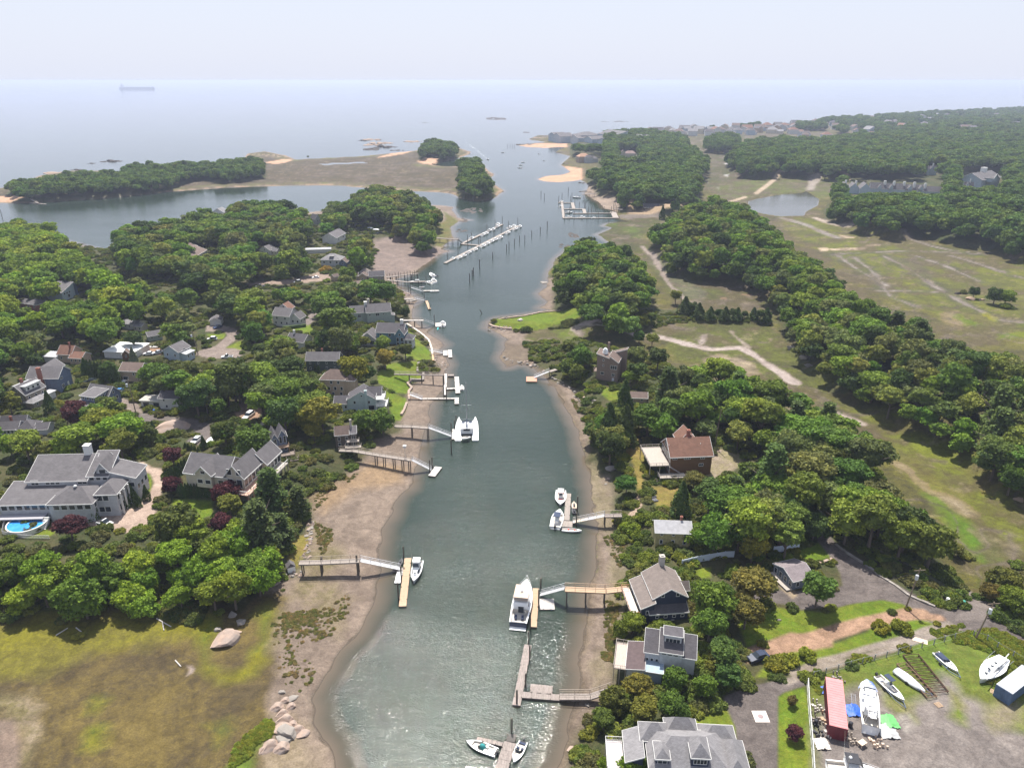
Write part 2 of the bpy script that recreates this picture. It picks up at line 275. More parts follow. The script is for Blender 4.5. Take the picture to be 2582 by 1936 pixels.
pz('N', [(760,960),(900,830),(880,780),(990,850),(930,890),(940,960),(870,1030),(760,1000)], (0.082,0.102,0.024), (0.129,0.109,0.041), 'salt_marsh', 3, 0, .6, .5)
pz('Z', [(1262,1000),(1290,1000),(1315,1080),(1330,1150),(1350,1250),(1335,1420),(1300,1500),(1270,1560),(1262,1500),(1300,1420),(1318,1300),(1310,1200),(1290,1100)], (0.150,0.129,0.078), (0.197,0.160,0.116), None, 3, 0, 1, .5)
pz('Z', [(1080,740),(1130,745),(1160,790),(1225,850),(1262,930),(1262,960),(1235,900),(1190,835),(1150,805),(1090,790),(1080,770)], (0.143,0.112,0.082), (0.102,0.078,0.058), 'rock_shore', 2, .2, .6, .4)
pz('J', [(680,620),(760,690),(960,690),(1100,690),(1290,700),(1400,850),(1700,890),(1900,930),(2150,1000),(2400,1100),(2600,1000),(2400,800),(2150,720),(2060,620),(1850,590),(1500,580),(1350,640),(1150,640),(900,625)], (0.105,0.095,0.031), (0.068,0.058,0.027), 'salt_marsh', 3, 0, .5, .5)
pz('J', [(400,640),(680,615),(740,690),(600,770),(420,720),(350,700)], (0.112,0.119,0.027), (0.088,0.075,0.034), 'salt_marsh', 3, 0, .5, .5)
line('J', [(690,640),(830,635),(960,665),(1100,680),(1280,690),(1450,735),(1640,775),(1840,765),(1950,820),(2060,900),(2150,960),(2212,1005)], 4.5, (0.340,0.292,0.279), (0.272,0.224,0.204), 'creek_bed', 1.5, .35, .45, .5, .25)
line('F', [(700,200),(850,110),(960,150),(1050,190)], 4, (0.286,0.245,0.218), (0.245,0.204,0.177), 'creek_bed', 1.5, .3, .4, .5, .2)
line('J', [(1570,735),(1600,680)], 2, (0.286,0.245,0.224), (0.245,0.204,0.177), None, 1.5, .3, .4, .5); line('J', [(1900,760),(1800,680),(1780,650)], 1.6, (0.245,0.204,0.177), (0.204,0.170,0.136), None, 1.5, .3, .4, .5)
pz('J', [(1600,850),(1700,820),(1900,860),(2000,950),(1900,960),(1700,900)], PALE, (0.204,0.170,0.109), None, 4, 0, 1.2, .5)
pz('J', [(660,620),(720,640),(760,680),(720,690),(680,660)], (0.204,0.170,0.150), MUD2, None, 2, .3, .3, .5)
pz('J', [(1000,0),(1150,30),(1240,100),(1350,150),(1640,260),(1800,330),(1980,380),(2100,400),(2060,470),(1950,490),(1700,480),(1500,450),(1400,430),(1300,330),(1220,200),(1150,120),(1050,60)], (0.092,0.082,0.031), (0.068,0.058,0.031), 'salt_marsh', 4, 0, .6, .5)
pz('J', [(1150,60),(1250,110),(1350,190),(1480,290),(1600,380),(1580,470),(1480,430),(1380,340),(1280,260),(1210,150)], (0.11,0.09,0.072), (0.07,0.058,0.045), None, 3, .3, 1, .5)
line('J', [(1160,60),(1230,130),(1300,240),(1330,300),(1420,400),(1500,460)], 3, (0.224,0.184,0.163), (0.184,0.150,0.129), 'creek_bed', 1.5, .4, .4, .5, .2)
pz('J', [(1850,395),(1930,390),(1900,405)], SAND, SAND2, None, 1, 0, .3, .5); pz('J', [(1700,415),(1740,415),(1745,432)], SAND, SAND2, None, 1, 0, .3, .5)
pz('O', [(650,1150),(760,1100),(700,1050),(760,1040),(920,1010),(1190,1005),(1170,1040),(1080,1090),(1000,1150),(940,1260),(780,1230),(730,1180)], (0.078,0.068,0.031), (0.058,0.048,0.031), 'salt_marsh', 8, 0, .8, .5)
pz('O', [(700,1050),(800,1035),(1000,1100),(1000,1200),(960,1150)], (0.088,0.102,0.027), (0.068,0.061,0.031), None, 8, 0, .8, .5)
pz('L', [(480,0),(700,0),(1000,80),(1330,130),(1600,200),(1950,250),(2300,300),(2700,320),(2700,900),(2212,850),(2000,860),(1750,900),(1650,720),(1500,640),(1250,540),(1150,420),(900,330),(700,200),(560,100)], (0.136,0.119,0.027), (0.088,0.075,0.031), 'salt_marsh', 6, 0, .6, .5)
for q in ([(820,265),(900,255),(1300,235),(1600,240),(1950,260)], [(730,0),(900,50),(1100,80),(1330,100)], [(1350,130),(1550,200),(1700,230),(1950,255)], [(880,265),(1050,380),(1180,450),(1260,560),(1430,625)], [(1000,280),(1120,370),(1230,480)], [(1200,265),(1340,330),(1450,400),(1560,480),(1650,530),(1750,590),(1900,660),(2000,720),(2212,745)], [(1450,270),(1650,340),(1900,450)], [(1700,270),(1900,330),(2100,400),(2300,440)], [(1190,520),(1450,515),(1650,535)]):
    line('L', q, 8, (.085,.072,.048), (.062,.05,.038), None, 5, .2, 1.6, .5); line('L', q, 2.4, (.165,.137,.105), (.105,.088,.062), 'creek_bed', 2.5, .3, 1.0, .5, .25); line('L', q, .9, (.075,.06,.05), (0.245,0.218,0.204), None, 1.5, .6, .4, .5)
pz('L', [(1270,275),(1450,290),(1600,420),(1500,440),(1350,350)], (0.068,0.051,0.041), (0.102,0.082,0.048), None, 5, .2, 1, .5)
for q in ([(900,120),(1000,130),(1000,145),(930,145)], [(1080,190),(1180,185),(1190,195),(1100,200)], [(730,215),(810,210),(810,235),(760,238)], [(830,220),(1080,210),(1080,225),(850,232)]): pz('L', q, (0.374,0.299,0.224), (0.306,0.245,0.177), None, 1.5, 0, .6, .5)
pz('L', [(1620,680),(1730,670),(1800,740),(1740,790),(1650,740)], (0.184,0.143,0.102), (0.136,0.116,0.041), None, 4, 0, 1, .5); pz('L', [(1700,690),(1950,680),(2050,760),(1850,780)], MG, MY, None, 5, 0, 1, .5)
pz('L', [(2000,860),(2212,850),(2500,860),(2500,800),(2212,760),(2050,780)], MG, MY, None, 5, 0, 1, .5)
pz('F', [(830,0),(1200,0),(1470,90),(1540,230),(1700,300),(1880,380),(2100,500),(2400,620),(2600,1100),(2212,1170),(1900,1300),(1820,1180),(1750,1000),(1600,800),(1500,700),(1420,600),(1390,500),(1330,400),(1130,190),(870,60)], (0.139,0.129,0.024), (0.102,0.082,0.027), 'salt_marsh', 4, 0, .5, .5)
pz('F', [(830,0),(1100,0),(1180,60),(1080,100),(980,90),(900,60)], (0.116,0.095,0.041), (0.075,0.061,0.034), None, 4, .1, 1, .5)
pz('F', [(1500,700),(1620,700),(1700,820),(1900,950),(2050,1080),(2060,1180),(1950,1230),(1850,1150),(1700,900),(1600,800)], (0.078,0.126,0.014), (0.102,0.122,0.020), None, 4, 0, .6, .5)
line('F', [(1350,490),(1450,560),(1550,650),(1700,740),(1800,820)], 3.5, (0.286,0.238,0.163), (0.177,0.143,0.088), None, 3, 0, 1, .5); line('F', [(1400,470),(1600,640),(1760,690),(1950,560)], 6, (0.116,0.082,0.041), (0.150,0.122,0.034), None, 5, 0, 1, .5)
pz('F', [(1800,600),(1950,560),(2080,560),(2120,640),(1900,720)], (0.163,0.150,0.034), MY, None, 5, 0, 1, .5)
pz('O', [(1400,350),(2212,340),(2212,400),(1850,380),(1500,380),(1420,470),(1550,480),(1560,500),(1780,510),(1850,570),(1830,650),(1980,660),(1850,820),(1520,790),(1480,660),(1560,600),(1540,540)], (0.082,0.065,0.037), (0.058,0.051,0.027), 'salt_marsh', 12, .1, .8, .5)
for q in ([(1660,575),(1700,580),(1690,595)], [(1600,765),(1640,760),(1620,785)], [(1660,670),(1700,660),(1690,685)], [(1350,488),(1480,478),(1540,470)], [(1280,410),(1480,415)]):
    (pz if len(q) > 2 and q[0][1] > 500 else line)('O', q, *((( .5,.5,.5), (0.272,0.272,0.272), None, 3, .9, .3, .5) if q[0][1] > 500 else (5, (0.245,0.211,0.184), (0.204,0.177,0.150), None, 4, .5, .3, .5)))
pz('Q', [(0,365),(430,355),(830,370),(700,400),(400,405),(0,395)], (0.116,0.088,0.054), (0.082,0.068,0.041), 'salt_marsh', 15, 0, .5, .5)
pz('Q', [(0,700),(230,665),(680,690),(730,740),(700,790),(620,860),(550,880),(440,815),(180,850),(0,890),(-300,880),(-300,760)], (0.105,0.102,0.037), (0.088,0.075,0.037), 'salt_marsh', 8, 0, .6, .5)
pz('Q', [(440,720),(520,705),(560,720),(510,770),(490,810),(430,810),(450,760)], (0.258,0.218,0.190), (0.204,0.177,0.150), 'creek_bed', 5, .6, .3, .5)
line('Q', [(20,835),(120,760),(230,672)], 6, (0.340,0.272,0.204), (0.299,0.238,0.177), 'road', 2, 0, .1, 1.0); line('Z', [(1610,425),(1570,437),(1530,445)], 6, (0.340,0.272,0.204), (0.299,0.238,0.177), 'road', 2, 0, .1, 1.0)
line('Q', [(710,690),(760,740),(720,790)], 8, (0.374,0.258,0.177), (0.313,0.224,0.150), None, 3, 0, .4, 1.0)
line('Q', [(240,1040),(420,1090),(560,1150),(680,1200)], 6, (0.129,0.102,0.088), (0.224,0.204,0.197), 'creek_bed', 4, .4, .6, .5); line('Q', [(500,1035),(620,1080),(800,1120),(920,1130)], 6, (0.340,0.286,0.245), (0.272,0.224,0.190), 'creek_bed', 3, .3, .3, .5)
pz('N', [(1528,560),(1600,535),(1700,528),(1765,510),(1730,480),(1710,465),(1850,485),(1850,560),(1810,572),(1690,582),(1600,580)], SAND, SAND2, 'beach', 5, .1, .15, .3)
pz('N', [(1390,325),(1560,308),(1740,308),(1745,335),(1600,342),(1480,340)], SAND, SAND2, 'beach', 5, .1, .15, .3)
pz('N', [(700,430),(800,418),(850,430),(820,450),(790,460),(740,455),(700,440)], SAND, SAND2, 'beach', 5, .1, .2, .3); pz('N', [(520,380),(640,352),(690,358),(600,385),(420,415),(430,405)], SAND, SAND2, 'beach', 5, .1, .3, .3)
pz('M', [(-200,850),(50,850),(160,870),(60,885),(-200,880)], SAND, SAND2, 'beach', 5, .1, .3, .3); pz('M', [(1640,640),(1760,620),(1820,625),(1760,645),(1700,652)], SAND, SAND2, 'beach', 5, .1, .3, .3)
pz('N', [(1900,600),(1860,655),(1960,720),(2000,765),(2090,790),(2110,740),(2050,700),(1950,680)], (0.272,0.211,0.170), (0.190,0.150,0.122), 'beach', 4, .2, .5, .3)
pz('O', [(880,890),(930,885),(930,950),(1150,950),(1150,935),(1330,925),(1450,900),(1440,890),(1330,940),(1150,980),(900,975)], (0.340,0.245,0.170), (0.272,0.204,0.136), 'beach', 4, 0, .3, 1); pz('O', [(820,985),(880,980),(1160,985),(1180,1000),(900,1020),(840,1010)], (0.150,0.129,0.109), (0.109,0.088,0.075), 'rock_shore', 3, .1, .5, .5)
pz('J', [(100,598),(120,570),(300,547),(450,520),(590,505),(740,530),(780,560),(760,575),(600,590),(420,625),(300,618),(250,612)], LAWN, LAWN2, 'lawn', 1, 0, .05, 2.0)
LW = [('H', [(1340,680),(1420,760),(1530,860),(1545,960),(1430,970),(1330,940),(1380,850),(1380,780)]), ('H', [(1430,975),(1480,1050),(1370,1110),(1380,1180),(1260,1200),(1110,1160),(1120,1080),(1200,1010),(1330,1000)]),
 ('H', [(1150,1200),(1340,1220),(1340,1300),(1290,1400),(1240,1400),(1190,1290)]), ('H', [(420,720),(590,690),(600,780),(480,750)]), ('A', [(1880,90),(2040,60),(2000,180),(1950,280),(1890,250),(1900,180)]),
 ('B', [(1200,990),(1480,1010),(1480,1100),(1400,1130),(1200,1050)]), ('B', [(150,1230),(340,1180),(380,1230),(330,1260),(200,1270)]), ('B', [(900,790),(1060,830),(1060,940),(990,1000),(900,960)]),
 ('D', [(610,340),(760,340),(760,400),(640,410)]), ('D', [(600,1350),(700,1260),(850,1240),(900,1300),(930,1400),(930,1530),(640,1430)]), ('D', [(1200,1180),(1380,1120),(1420,1300),(1440,1700),(1200,1700)]),
 ('D', [(860,640),(1150,600),(1565,650),(1565,790),(1300,770),(1100,830),(1000,860),(940,700)]), ('D', [(1180,900),(1400,870),(1565,830),(1565,930),(1350,1010),(1150,1060),(1050,1060)]),
 ('E', [(0,150),(300,170),(500,100),(800,50),(1000,60),(1200,150),(1080,190),(780,230),(500,300),(420,330),(280,380),(0,400)]), ('E', [(430,450),(720,350),(720,300),(1130,240),(1400,240),(1480,270),(1350,330),(1150,380),(850,470),(560,580),(250,630),(200,520)]),
 ('F', [(560,1110),(750,1040),(840,1140),(740,1180),(640,1160)]), ('K', [(950,750),(1200,745),(1200,850),(1100,940),(1020,940)]), ('K', [(710,410),(860,350),(920,480),(900,760),(860,800),(820,560)]), ('J', [(870,1040),(1010,1050),(1010,1120),(930,1130),(880,1090)]),
 ('G', [(1640,770),(1800,770),(1780,810),(1690,810)]), ('G', [(1790,880),(1930,820),(1930,890),(1780,890)]), ('G', [(2110,880),(2180,850),(2180,900),(2120,930)])]
for i, (c, p) in enumerate(LW): pz(c, p, (0.143,0.129,0.027) if i in (4, 16, 17) else LAWN, (0.204,0.150,0.048) if i in (4, 16, 17) else LAWN2, 'lawn', .8, 0, .15 if i in (13,14,11,12) else .08, 3.2)
pz('E', [(150,760),(400,720),(700,640),(1000,560),(1300,440),(1650,350),(1850,380),(2212,520),(2600,700),(2600,1900),(220,1900),(190,1500)], (0.088,0.136,0.017), (0.116,0.136,0.024), 'lawn', 1, 0, .15, 3.2)
pz('E', [(230,1050),(500,900),(640,860),(900,880),(1080,1050),(1300,960),(1420,760),(1520,800),(1600,900),(1620,960),(1750,1000),(1830,1060),(1900,1250),(2212,1330),(2700,1400),(2700,1900),(240,1900),(210,1450)], GRV, GRV2, 'driveway', 3, 0, .35, 3.2)
pz('E', [(860,900),(1050,1000),(1150,1050),(1150,1200),(960,1150),(870,1070)], (0.102,0.136,0.020), (0.170,0.163,0.068), None, 2, 0, .5, 3.2); pz('E', [(1480,900),(1600,980),(1680,1100),(1640,1260),(1500,1180)], (0.102,0.136,0.020), (0.170,0.163,0.068), None, 2, 0, .5, 3.2)
pz('E', [(1000,1140),(1100,1130),(1130,1250),(1080,1300)], (0.340,0.320,0.292), GRV2, None, 1.5, 0, .4, 3.2); pz('E', [(1950,900),(2212,1040),(2212,1250),(1900,1300),(1830,1200)], (0.150,0.150,0.041), (0.204,0.177,0.122), None, 3, 0, .6, 3.2)
RD = [('E', [(-400,60),(100,100),(450,110),(800,10),(1080,50),(1200,150),(1450,260),(1700,350),(1900,390),(2212,560),(2600,800),(2600,620),(2212,380),(2000,260),(1850,160),(1700,60),(1650,-20),(1620,20),(1650,130),(1480,150),(1330,110),(1160,0),(900,-150),(780,-200),(500,-100),(300,-30),(-400,-60)], ASP, ASP2),
 ('F', [(620,1520),(940,1480),(1200,1450),(1340,1480),(1460,1530),(1800,1580),(2212,1700),(2212,1800),(1500,1600),(1700,1600),(1600,1500),(1390,1400),(1250,1310),(1100,1190),(950,1100),(860,1040),(800,960),(740,960),(700,990),(760,1060),(850,1170),(900,1260),(930,1400),(700,1460),(450,1380),(440,1440)], ASP, ASP2),
 ('F', [(1780,1310),(1860,1320),(1880,1380),(1990,1480),(2100,1600),(1700,1600),(1800,1500),(1810,1440),(1790,1380)], (0.184,0.160,0.150), (0.150,0.129,0.122)),
 ('D', [(1395,1060),(1300,1060),(1180,1080),(1000,1120),(850,1180),(850,1220),(890,1310),(925,1390),(930,1480),(960,1600),(1060,1750),(1200,1750),(1203,1300),(1205,1190),(1240,1160),(1390,1110)], ASP, ASP2),
 ('G', [(1540,930),(1600,900),(1720,870),(1810,790),(1800,750),(1640,750),(1650,690),(1760,700),(1910,740),(1920,790),(1800,880),(1920,890),(1930,960),(1650,960)], (0.224,0.184,0.163), (0.184,0.150,0.136)),
 ('B', [(940,410),(1040,400),(1350,430),(1500,480),(1490,620),(1330,620),(1300,590),(1370,540),(1350,500),(1180,450),(1070,440),(1060,480),(960,480)], (0.109,0.095,0.095), (0.136,0.116,0.109)),
 ('B', [(800,310),(860,300),(960,330),(1000,400),(920,400)], (0.204,0.170,0.150), (0.170,0.136,0.122)), ('H', [(520,680),(560,620),(640,560),(680,580),(620,650),(560,700)], (0.190,0.163,0.156), (0.163,0.136,0.129)),
 ('H', [(80,370),(250,350),(480,330),(640,280),(740,290),(740,350),(480,370),(90,390)], (0.272,0.204,0.170), (0.224,0.177,0.150)), ('G', [(1140,880),(1300,870),(1290,930),(1140,930)], DIRT, DIRT2)]
for c, p, a, b in RD: pz(c, p, a, b, 'road', .5, 0, .02, 3.2)
pz('B', [(940,740),(1000,735),(1060,780),(1130,790),(1160,850),(1140,930),(1110,1000),(1080,1100),(1020,1170),(900,1230),(750,1190),(620,1170),(620,1140),(700,1130),(690,1050),(850,1010),(980,1010),(1040,960),(1075,880),(1050,820),(950,790)], (0.381,0.292,0.245), (0.326,0.252,0.211), 'driveway', .7, 0, .08, 3.2)
pz('D', [(1000,870),(1130,830),(1290,770),(1565,800),(1565,860),(1350,880),(1150,930),(1000,960)], DIRT, DIRT2, 'driveway', 1, 0, .2, 3.2)
for q in ([(-20,440),(200,380),(500,290),(780,230),(1100,160),(1250,170)], [(-20,490),(300,410),(700,290),(1150,200),(1400,220)]): line('E', q, 2.2, DIRT, DIRT2, 'driveway', .8, 0, .15, 3.2)
for q in ([(-60,830),(200,700),(600,620),(900,530),(1200,430),(1560,330)], [(0,740),(250,640),(600,540),(1000,440),(1300,330),(1500,280)]): line('E', q, 1.7, (0.245,0.211,0.190), (0.204,0.170,0.136), 'driveway', .7, 0, .1, 3.2)
pz('B', [(1620,340),(1700,320),(1830,370),(1800,440),(1740,470),(1650,430)], DIRT, (0.190,0.136,0.102), 'driveway', .6, 0, .1, 3.2)
pz('K', [(1440,560),(1500,440),(1600,440),(1740,480),(1700,600),(1500,720),(1440,710)], (0.245,0.197,0.163), (0.190,0.170,0.088), 'driveway', 1, 0, .3, 3.2)
pz('K', [(830,830),(880,810),(905,900),(850,980),(780,1000),(720,1000),(770,960),(820,920)], (0.340,0.258,0.204), (0.286,0.218,0.170), 'driveway', .5, 0, .1, 2.5)
pz('F', [(420,1260),(500,1320),(560,1360),(600,1420),(560,1440),(470,1360)], (0.286,0.224,0.150), (0.231,0.184,0.136), None, .6, 0, .1, 3.2)
m_ = ((ZID == 2) & (Yg > 140) & (Xg > 0) & (cA[..., 0] < .15))[..., None]; cA[:] = np.where(m_, cA*np.array((.84,1.04,.58)), cA); cB[:] = np.where(m_, cB*np.array((.8,.98,.66)), cB)
mk = (ZID == 2) & ((SD['R'] > 3) | (SD['P'] > 4)); q1 = fbm(Xg, Yg, 16, 41); q2 = fbm(Xg+q1*14, Yg-q1*12, 30, 51); q3 = fbm(Xg, Yg, 3.5, 61)
w = np.clip((q1+.35*q3-.64)*6, 0, 1)[..., None]*.7*mk[..., None]; cA[:] = cA*(1-w)+np.array((.062,.046,.028))*w; cB[:] = cB*(1-w)+np.array((.085,.065,.038))*w
w = (np.clip(1-abs(q2-.5)/(.010+.00006*Yg), 0, 1)*mk*(q3 > .3))[..., None]*.75; cA[:] = cA*(1-w)+np.array((.15,.12,.10))*w; cB[:] = cB*(1-w)+np.array((.07,.055,.045))*w
w = (np.clip((q3-.66)*12, 0, 1)*mk)[..., None]*.5; cA[:] = cA*(1-w)+np.array((.21,.175,.11))*w
# ---------------------------------------------------------------- build the ground as meshes split by kind, sharing their borders
def grid_mesh(name, mask, Z, mt, attrs, parent_zone=None):
    ny, nx = Xg.shape; fm = mask
    ids = np.arange(nV).reshape(ny, nx)
    q = np.stack([ids[:-1,:-1][fm], ids[:-1,1:][fm], ids[1:,1:][fm], ids[1:,:-1][fm]], 1)[:, ::-1]
    used = np.unique(q); remap = np.zeros(nV, np.int64); remap[used] = np.arange(len(used)); q = remap[q]
    me = bpy.data.meshes.new(name); me.vertices.add(len(used)); co = np.stack([Xg.ravel()[used], Yg.ravel()[used], Z.ravel()[used]], 1)
    me.vertices.foreach_set('co', co.ravel()); me.loops.add(q.size); me.loops.foreach_set('vertex_index', q.ravel().astype(np.int32))
    me.polygons.add(len(q)); me.polygons.foreach_set('loop_start', np.arange(0, q.size, 4, dtype=np.int32)); me.polygons.foreach_set('loop_total', np.full(len(q), 4, np.int32))
    me.polygons.foreach_set('use_smooth', np.ones(len(q), bool)); me.update()
    for k, v in attrs.items():
        if v.ndim == 3:
            at_ = me.attributes.new(k, 'FLOAT_COLOR', 'POINT'); arr = np.concatenate([v.reshape(-1, 3)[used], np.ones((len(used), 1))], 1); at_.data.foreach_set('color', arr.ravel().astype(np.float32))
        else:
            at_ = me.attributes.new(k, 'FLOAT', 'POINT'); at_.data.foreach_set('value', v.ravel()[used].astype(np.float32))
    me.materials.append(mt); me.validate(); o = bpy.data.objects.new(name, me); COL.objects.link(o); o['kind'] = 'structure'; return o
hf = np.maximum(np.maximum(Hg[:-1,:-1], Hg[1:,1:]), np.maximum(Hg[:-1,1:], Hg[1:,:-1])); hmin = np.minimum(np.minimum(Hg[:-1,:-1], Hg[1:,1:]), np.minimum(Hg[:-1,1:], Hg[1:,:-1]))
zf = ZID[:-1,:-1]; zf = np.where(hf < .02, 0, zf)
Hg += (fbm(Xg, Yg, 3, 31)-.5)*.12*np.isin(ZID, [1,2,3,8])
for i, n in enumerate(ZN):
    mk = (zf == i) & (hf > -1.6)
    if mk.any(): grid_mesh(n, mk, Hg, M_TERR, dict(colA=cA, colB=cB, wet=WET))
# ---------------------------------------------------------------- water
def make_water_mat():
    m, nt, b = base('tidal_water'); g = nd(nt, 'ShaderNodeNewGeometry').outputs['Position']
    sh = nd(nt, 'ShaderNodeAttribute', attribute_name='depth').outputs['Fac']
    n = ramp(nt, noise(nt, .02, 4, .6, g), .35, .65)
    deep = mixc(nt, n, (.019,.031,.022), (.025,.038,.028))
    mid = mixc(nt, ramp(nt, sh, .0, .24), (.115,.09,.066), deep)
    nt.links.new(mid, b.inputs['Base Color']); nt.links.new(ramp(nt, sh, -.004, .016), b.inputs['Alpha'])
    b.inputs['Roughness'].default_value = .06; b.inputs['IOR'].default_value = 1.33
    mp = nd(nt, 'ShaderNodeMapping'); mp.inputs['Scale'].default_value = (.55, 1.0, 1); mp.inputs['Rotation'].default_value = (0, 0, .35); nt.links.new(g, mp.inputs[0])
    big = noise(nt, .55, 3, .6, mp.outputs[0], .4); fine = noise(nt, 3.4, 2, .6, mp.outputs[0], .2)
    mq = nd(nt, 'ShaderNodeMapping'); mq.inputs['Scale'].default_value = (.0035, .016, 1); nt.links.new(g, mq.inputs[0]); pat = ramp(nt, noise(nt, 1.0, 5, .62, mq.outputs[0]), .36, .62)
    b1 = nd(nt, 'ShaderNodeBump'); b1.inputs['Distance'].default_value = .24; nt.links.new(big, b1.inputs['Height'])
    b2 = nd(nt, 'ShaderNodeBump'); b2.inputs['Distance'].default_value = .135; nt.links.new(fine, b2.inputs['Height']); nt.links.new(b1.outputs[0], b2.inputs['Normal'])
    st = nd(nt, 'ShaderNodeMath', operation='MULTIPLY_ADD'); nt.links.new(pat, st.inputs[0]); st.inputs[1].default_value = .65; st.inputs[2].default_value = .35; s2 = nd(nt, 'ShaderNodeMath', operation='MULTIPLY'); nt.links.new(st.outputs[0], s2.inputs[0]); nt.links.new(ramp(nt, sh, .02, .22), s2.inputs[1]); s3 = nd(nt, 'ShaderNodeMath', operation='MULTIPLY'); nt.links.new(s2.outputs[0], s3.inputs[0]); sy = nd(nt, 'ShaderNodeSeparateXYZ'); nt.links.new(g, sy.inputs[0]); ry = nd(nt, 'ShaderNodeMapRange'); nt.links.new(sy.outputs[1], ry.inputs[0]); ry.inputs[1].default_value = 180; ry.inputs[2].default_value = 800; ry.inputs[3].default_value = 1; ry.inputs[4].default_value = .22; nt.links.new(ry.outputs[0], s3.inputs[1]); st = s3
    nt.links.new(st.outputs[0], b1.inputs['Strength']); nt.links.new(st.outputs[0], b2.inputs['Strength'])
    nt.links.new(b2.outputs[0], b.inputs['Normal']); return m
M_WATER = make_water_mat()
DEP = np.clip(-Hg/2.5, 0, 1)
grid_mesh('water', hmin < .04, np.zeros_like(Hg), M_WATER, dict(depth=DEP))
# ---------------------------------------------------------------- haze
def make_haze():
    x, y0, y1, z0, z1 = 42000, -400, 42000, -3.6, 112.5
    vs = [(-x,y0,z0),(x,y0,z0),(x,y1,z0),(-x,y1,z0),(-x,y0,z1),(x,y0,z1),(x,y1,z1),(-x,y1,z1)]
    fs = [(3,2,1,0),(4,5,6,7),(0,1,5,4),(1,2,6,5),(2,3,7,6),(3,0,4,7)]
    me = bpy.data.meshes.new('haze'); me.from_pydata(vs, [], fs); o = bpy.data.objects.new('haze', me); COL.objects.link(o); o['kind'] = 'stuff'
    m = bpy.data.materials.new('haze_air'); m.use_nodes = True; nt = m.node_tree; nt.nodes.clear()
    v = nd(nt, 'ShaderNodeVolumePrincipled'); v.inputs['Color'].default_value = (.69,.77,.97,1); v.inputs['Density'].default_value = HAZE_D; v.inputs['Anisotropy'].default_value = .2
    out = nd(nt, 'ShaderNodeOutputMaterial'); nt.links.new(v.outputs[0], out.inputs['Volume']); me.materials.append(m); return o
HAZE_D = 1.2e-4
make_haze()
FOOT = []; GT = {}
# ---------------------------------------------------------------- trees
def tag(o, label=None, cat=None, group=None, kind=None):
    if label: o['label'] = label
    if cat: o['category'] = cat
    if group: o['group'] = group
    if kind: o['kind'] = kind
    return o
def empty(name, loc, rz=0, label=None, cat=None, group=None):
    o = bpy.data.objects.new(name, None); COL.objects.link(o); o.location = loc; o.rotation_euler = (0, 0, rz); o.empty_display_size = .5
    return tag(o, label, cat, group)
def leaf_mat(name, rough=.75):
    m, nt, b = base(name)
    t = nd(nt, 'ShaderNodeAttribute', attribute_name='tint', attribute_type='INSTANCER').outputs['Color']
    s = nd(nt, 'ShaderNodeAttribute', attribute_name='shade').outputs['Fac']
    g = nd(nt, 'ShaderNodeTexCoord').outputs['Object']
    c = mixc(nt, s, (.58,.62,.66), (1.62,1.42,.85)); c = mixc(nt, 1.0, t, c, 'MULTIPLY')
    n = ramp(nt, noise(nt, .16, 3, .6, g), .35, .65); c = mixc(nt, 1.0, c, mixc(nt, n, (.78,.84,.95), (1.2,1.12,.9)), 'MULTIPLY')
    nt.links.new(c, b.inputs['Base Color']); b.inputs['Roughness'].default_value = rough; b.inputs['Specular IOR Level'].default_value = .25
    tr = nd(nt, 'ShaderNodeBsdfTranslucent'); nt.links.new(c, tr.inputs['Color']); mx = nd(nt, 'ShaderNodeMixShader'); mx.inputs[0].default_value = .3
    out = nt.nodes['Material Output']; nt.links.new(b.outputs[0], mx.inputs[1]); nt.links.new(tr.outputs[0], mx.inputs[2]); nt.links.new(mx.outputs[0], out.inputs['Surface'])
    return m
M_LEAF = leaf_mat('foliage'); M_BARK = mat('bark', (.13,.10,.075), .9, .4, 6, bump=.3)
def mesh_quads(name, V, Q, mats, shade=None, smooth=False):
    me = bpy.data.meshes.new(name); me.vertices.add(len(V)); me.vertices.foreach_set('co', np.asarray(V, np.float32).ravel())
    Q = np.asarray(Q, np.int32); k = Q.shape[1]; me.loops.add(Q.size); me.loops.foreach_set('vertex_index', Q.ravel()); me.polygons.add(len(Q))
    me.polygons.foreach_set('loop_start', np.arange(0, Q.size, k, dtype=np.int32)); me.polygons.foreach_set('loop_total', np.full(len(Q), k, np.int32))
    me.update()
    if shade is not None: a = me.attributes.new('shade', 'FLOAT', 'FACE'); a.data.foreach_set('value', np.asarray(shade, np.float32))
    for m_ in mats: me.materials.append(m_)
    return me
def cards(C, N, size, rng, jitter=.75, elong=1.0):
    n = len(C); N = N+rng.normal(0, jitter, (n, 3)); N /= np.linalg.norm(N, axis=1, keepdims=True)+1e-9
    up = rng.normal(0, 1, (n, 3)); U = np.cross(N, up); U /= np.linalg.norm(U, axis=1, keepdims=True)+1e-9; Wv = np.cross(N, U)
    s = (size*rng.uniform(.6, 1.35, n))[:, None]; s2 = s*rng.uniform(.55, 1.0, (n, 1))*elong
    bend = N*s*rng.uniform(-.35, .1, (n, 1))
    V = np.stack([C-U*s+bend, C-Wv*s2, C+U*s+bend, C+Wv*s2], 1).reshape(-1, 3); Q = np.arange(n*4).reshape(-1, 4); return V, Q
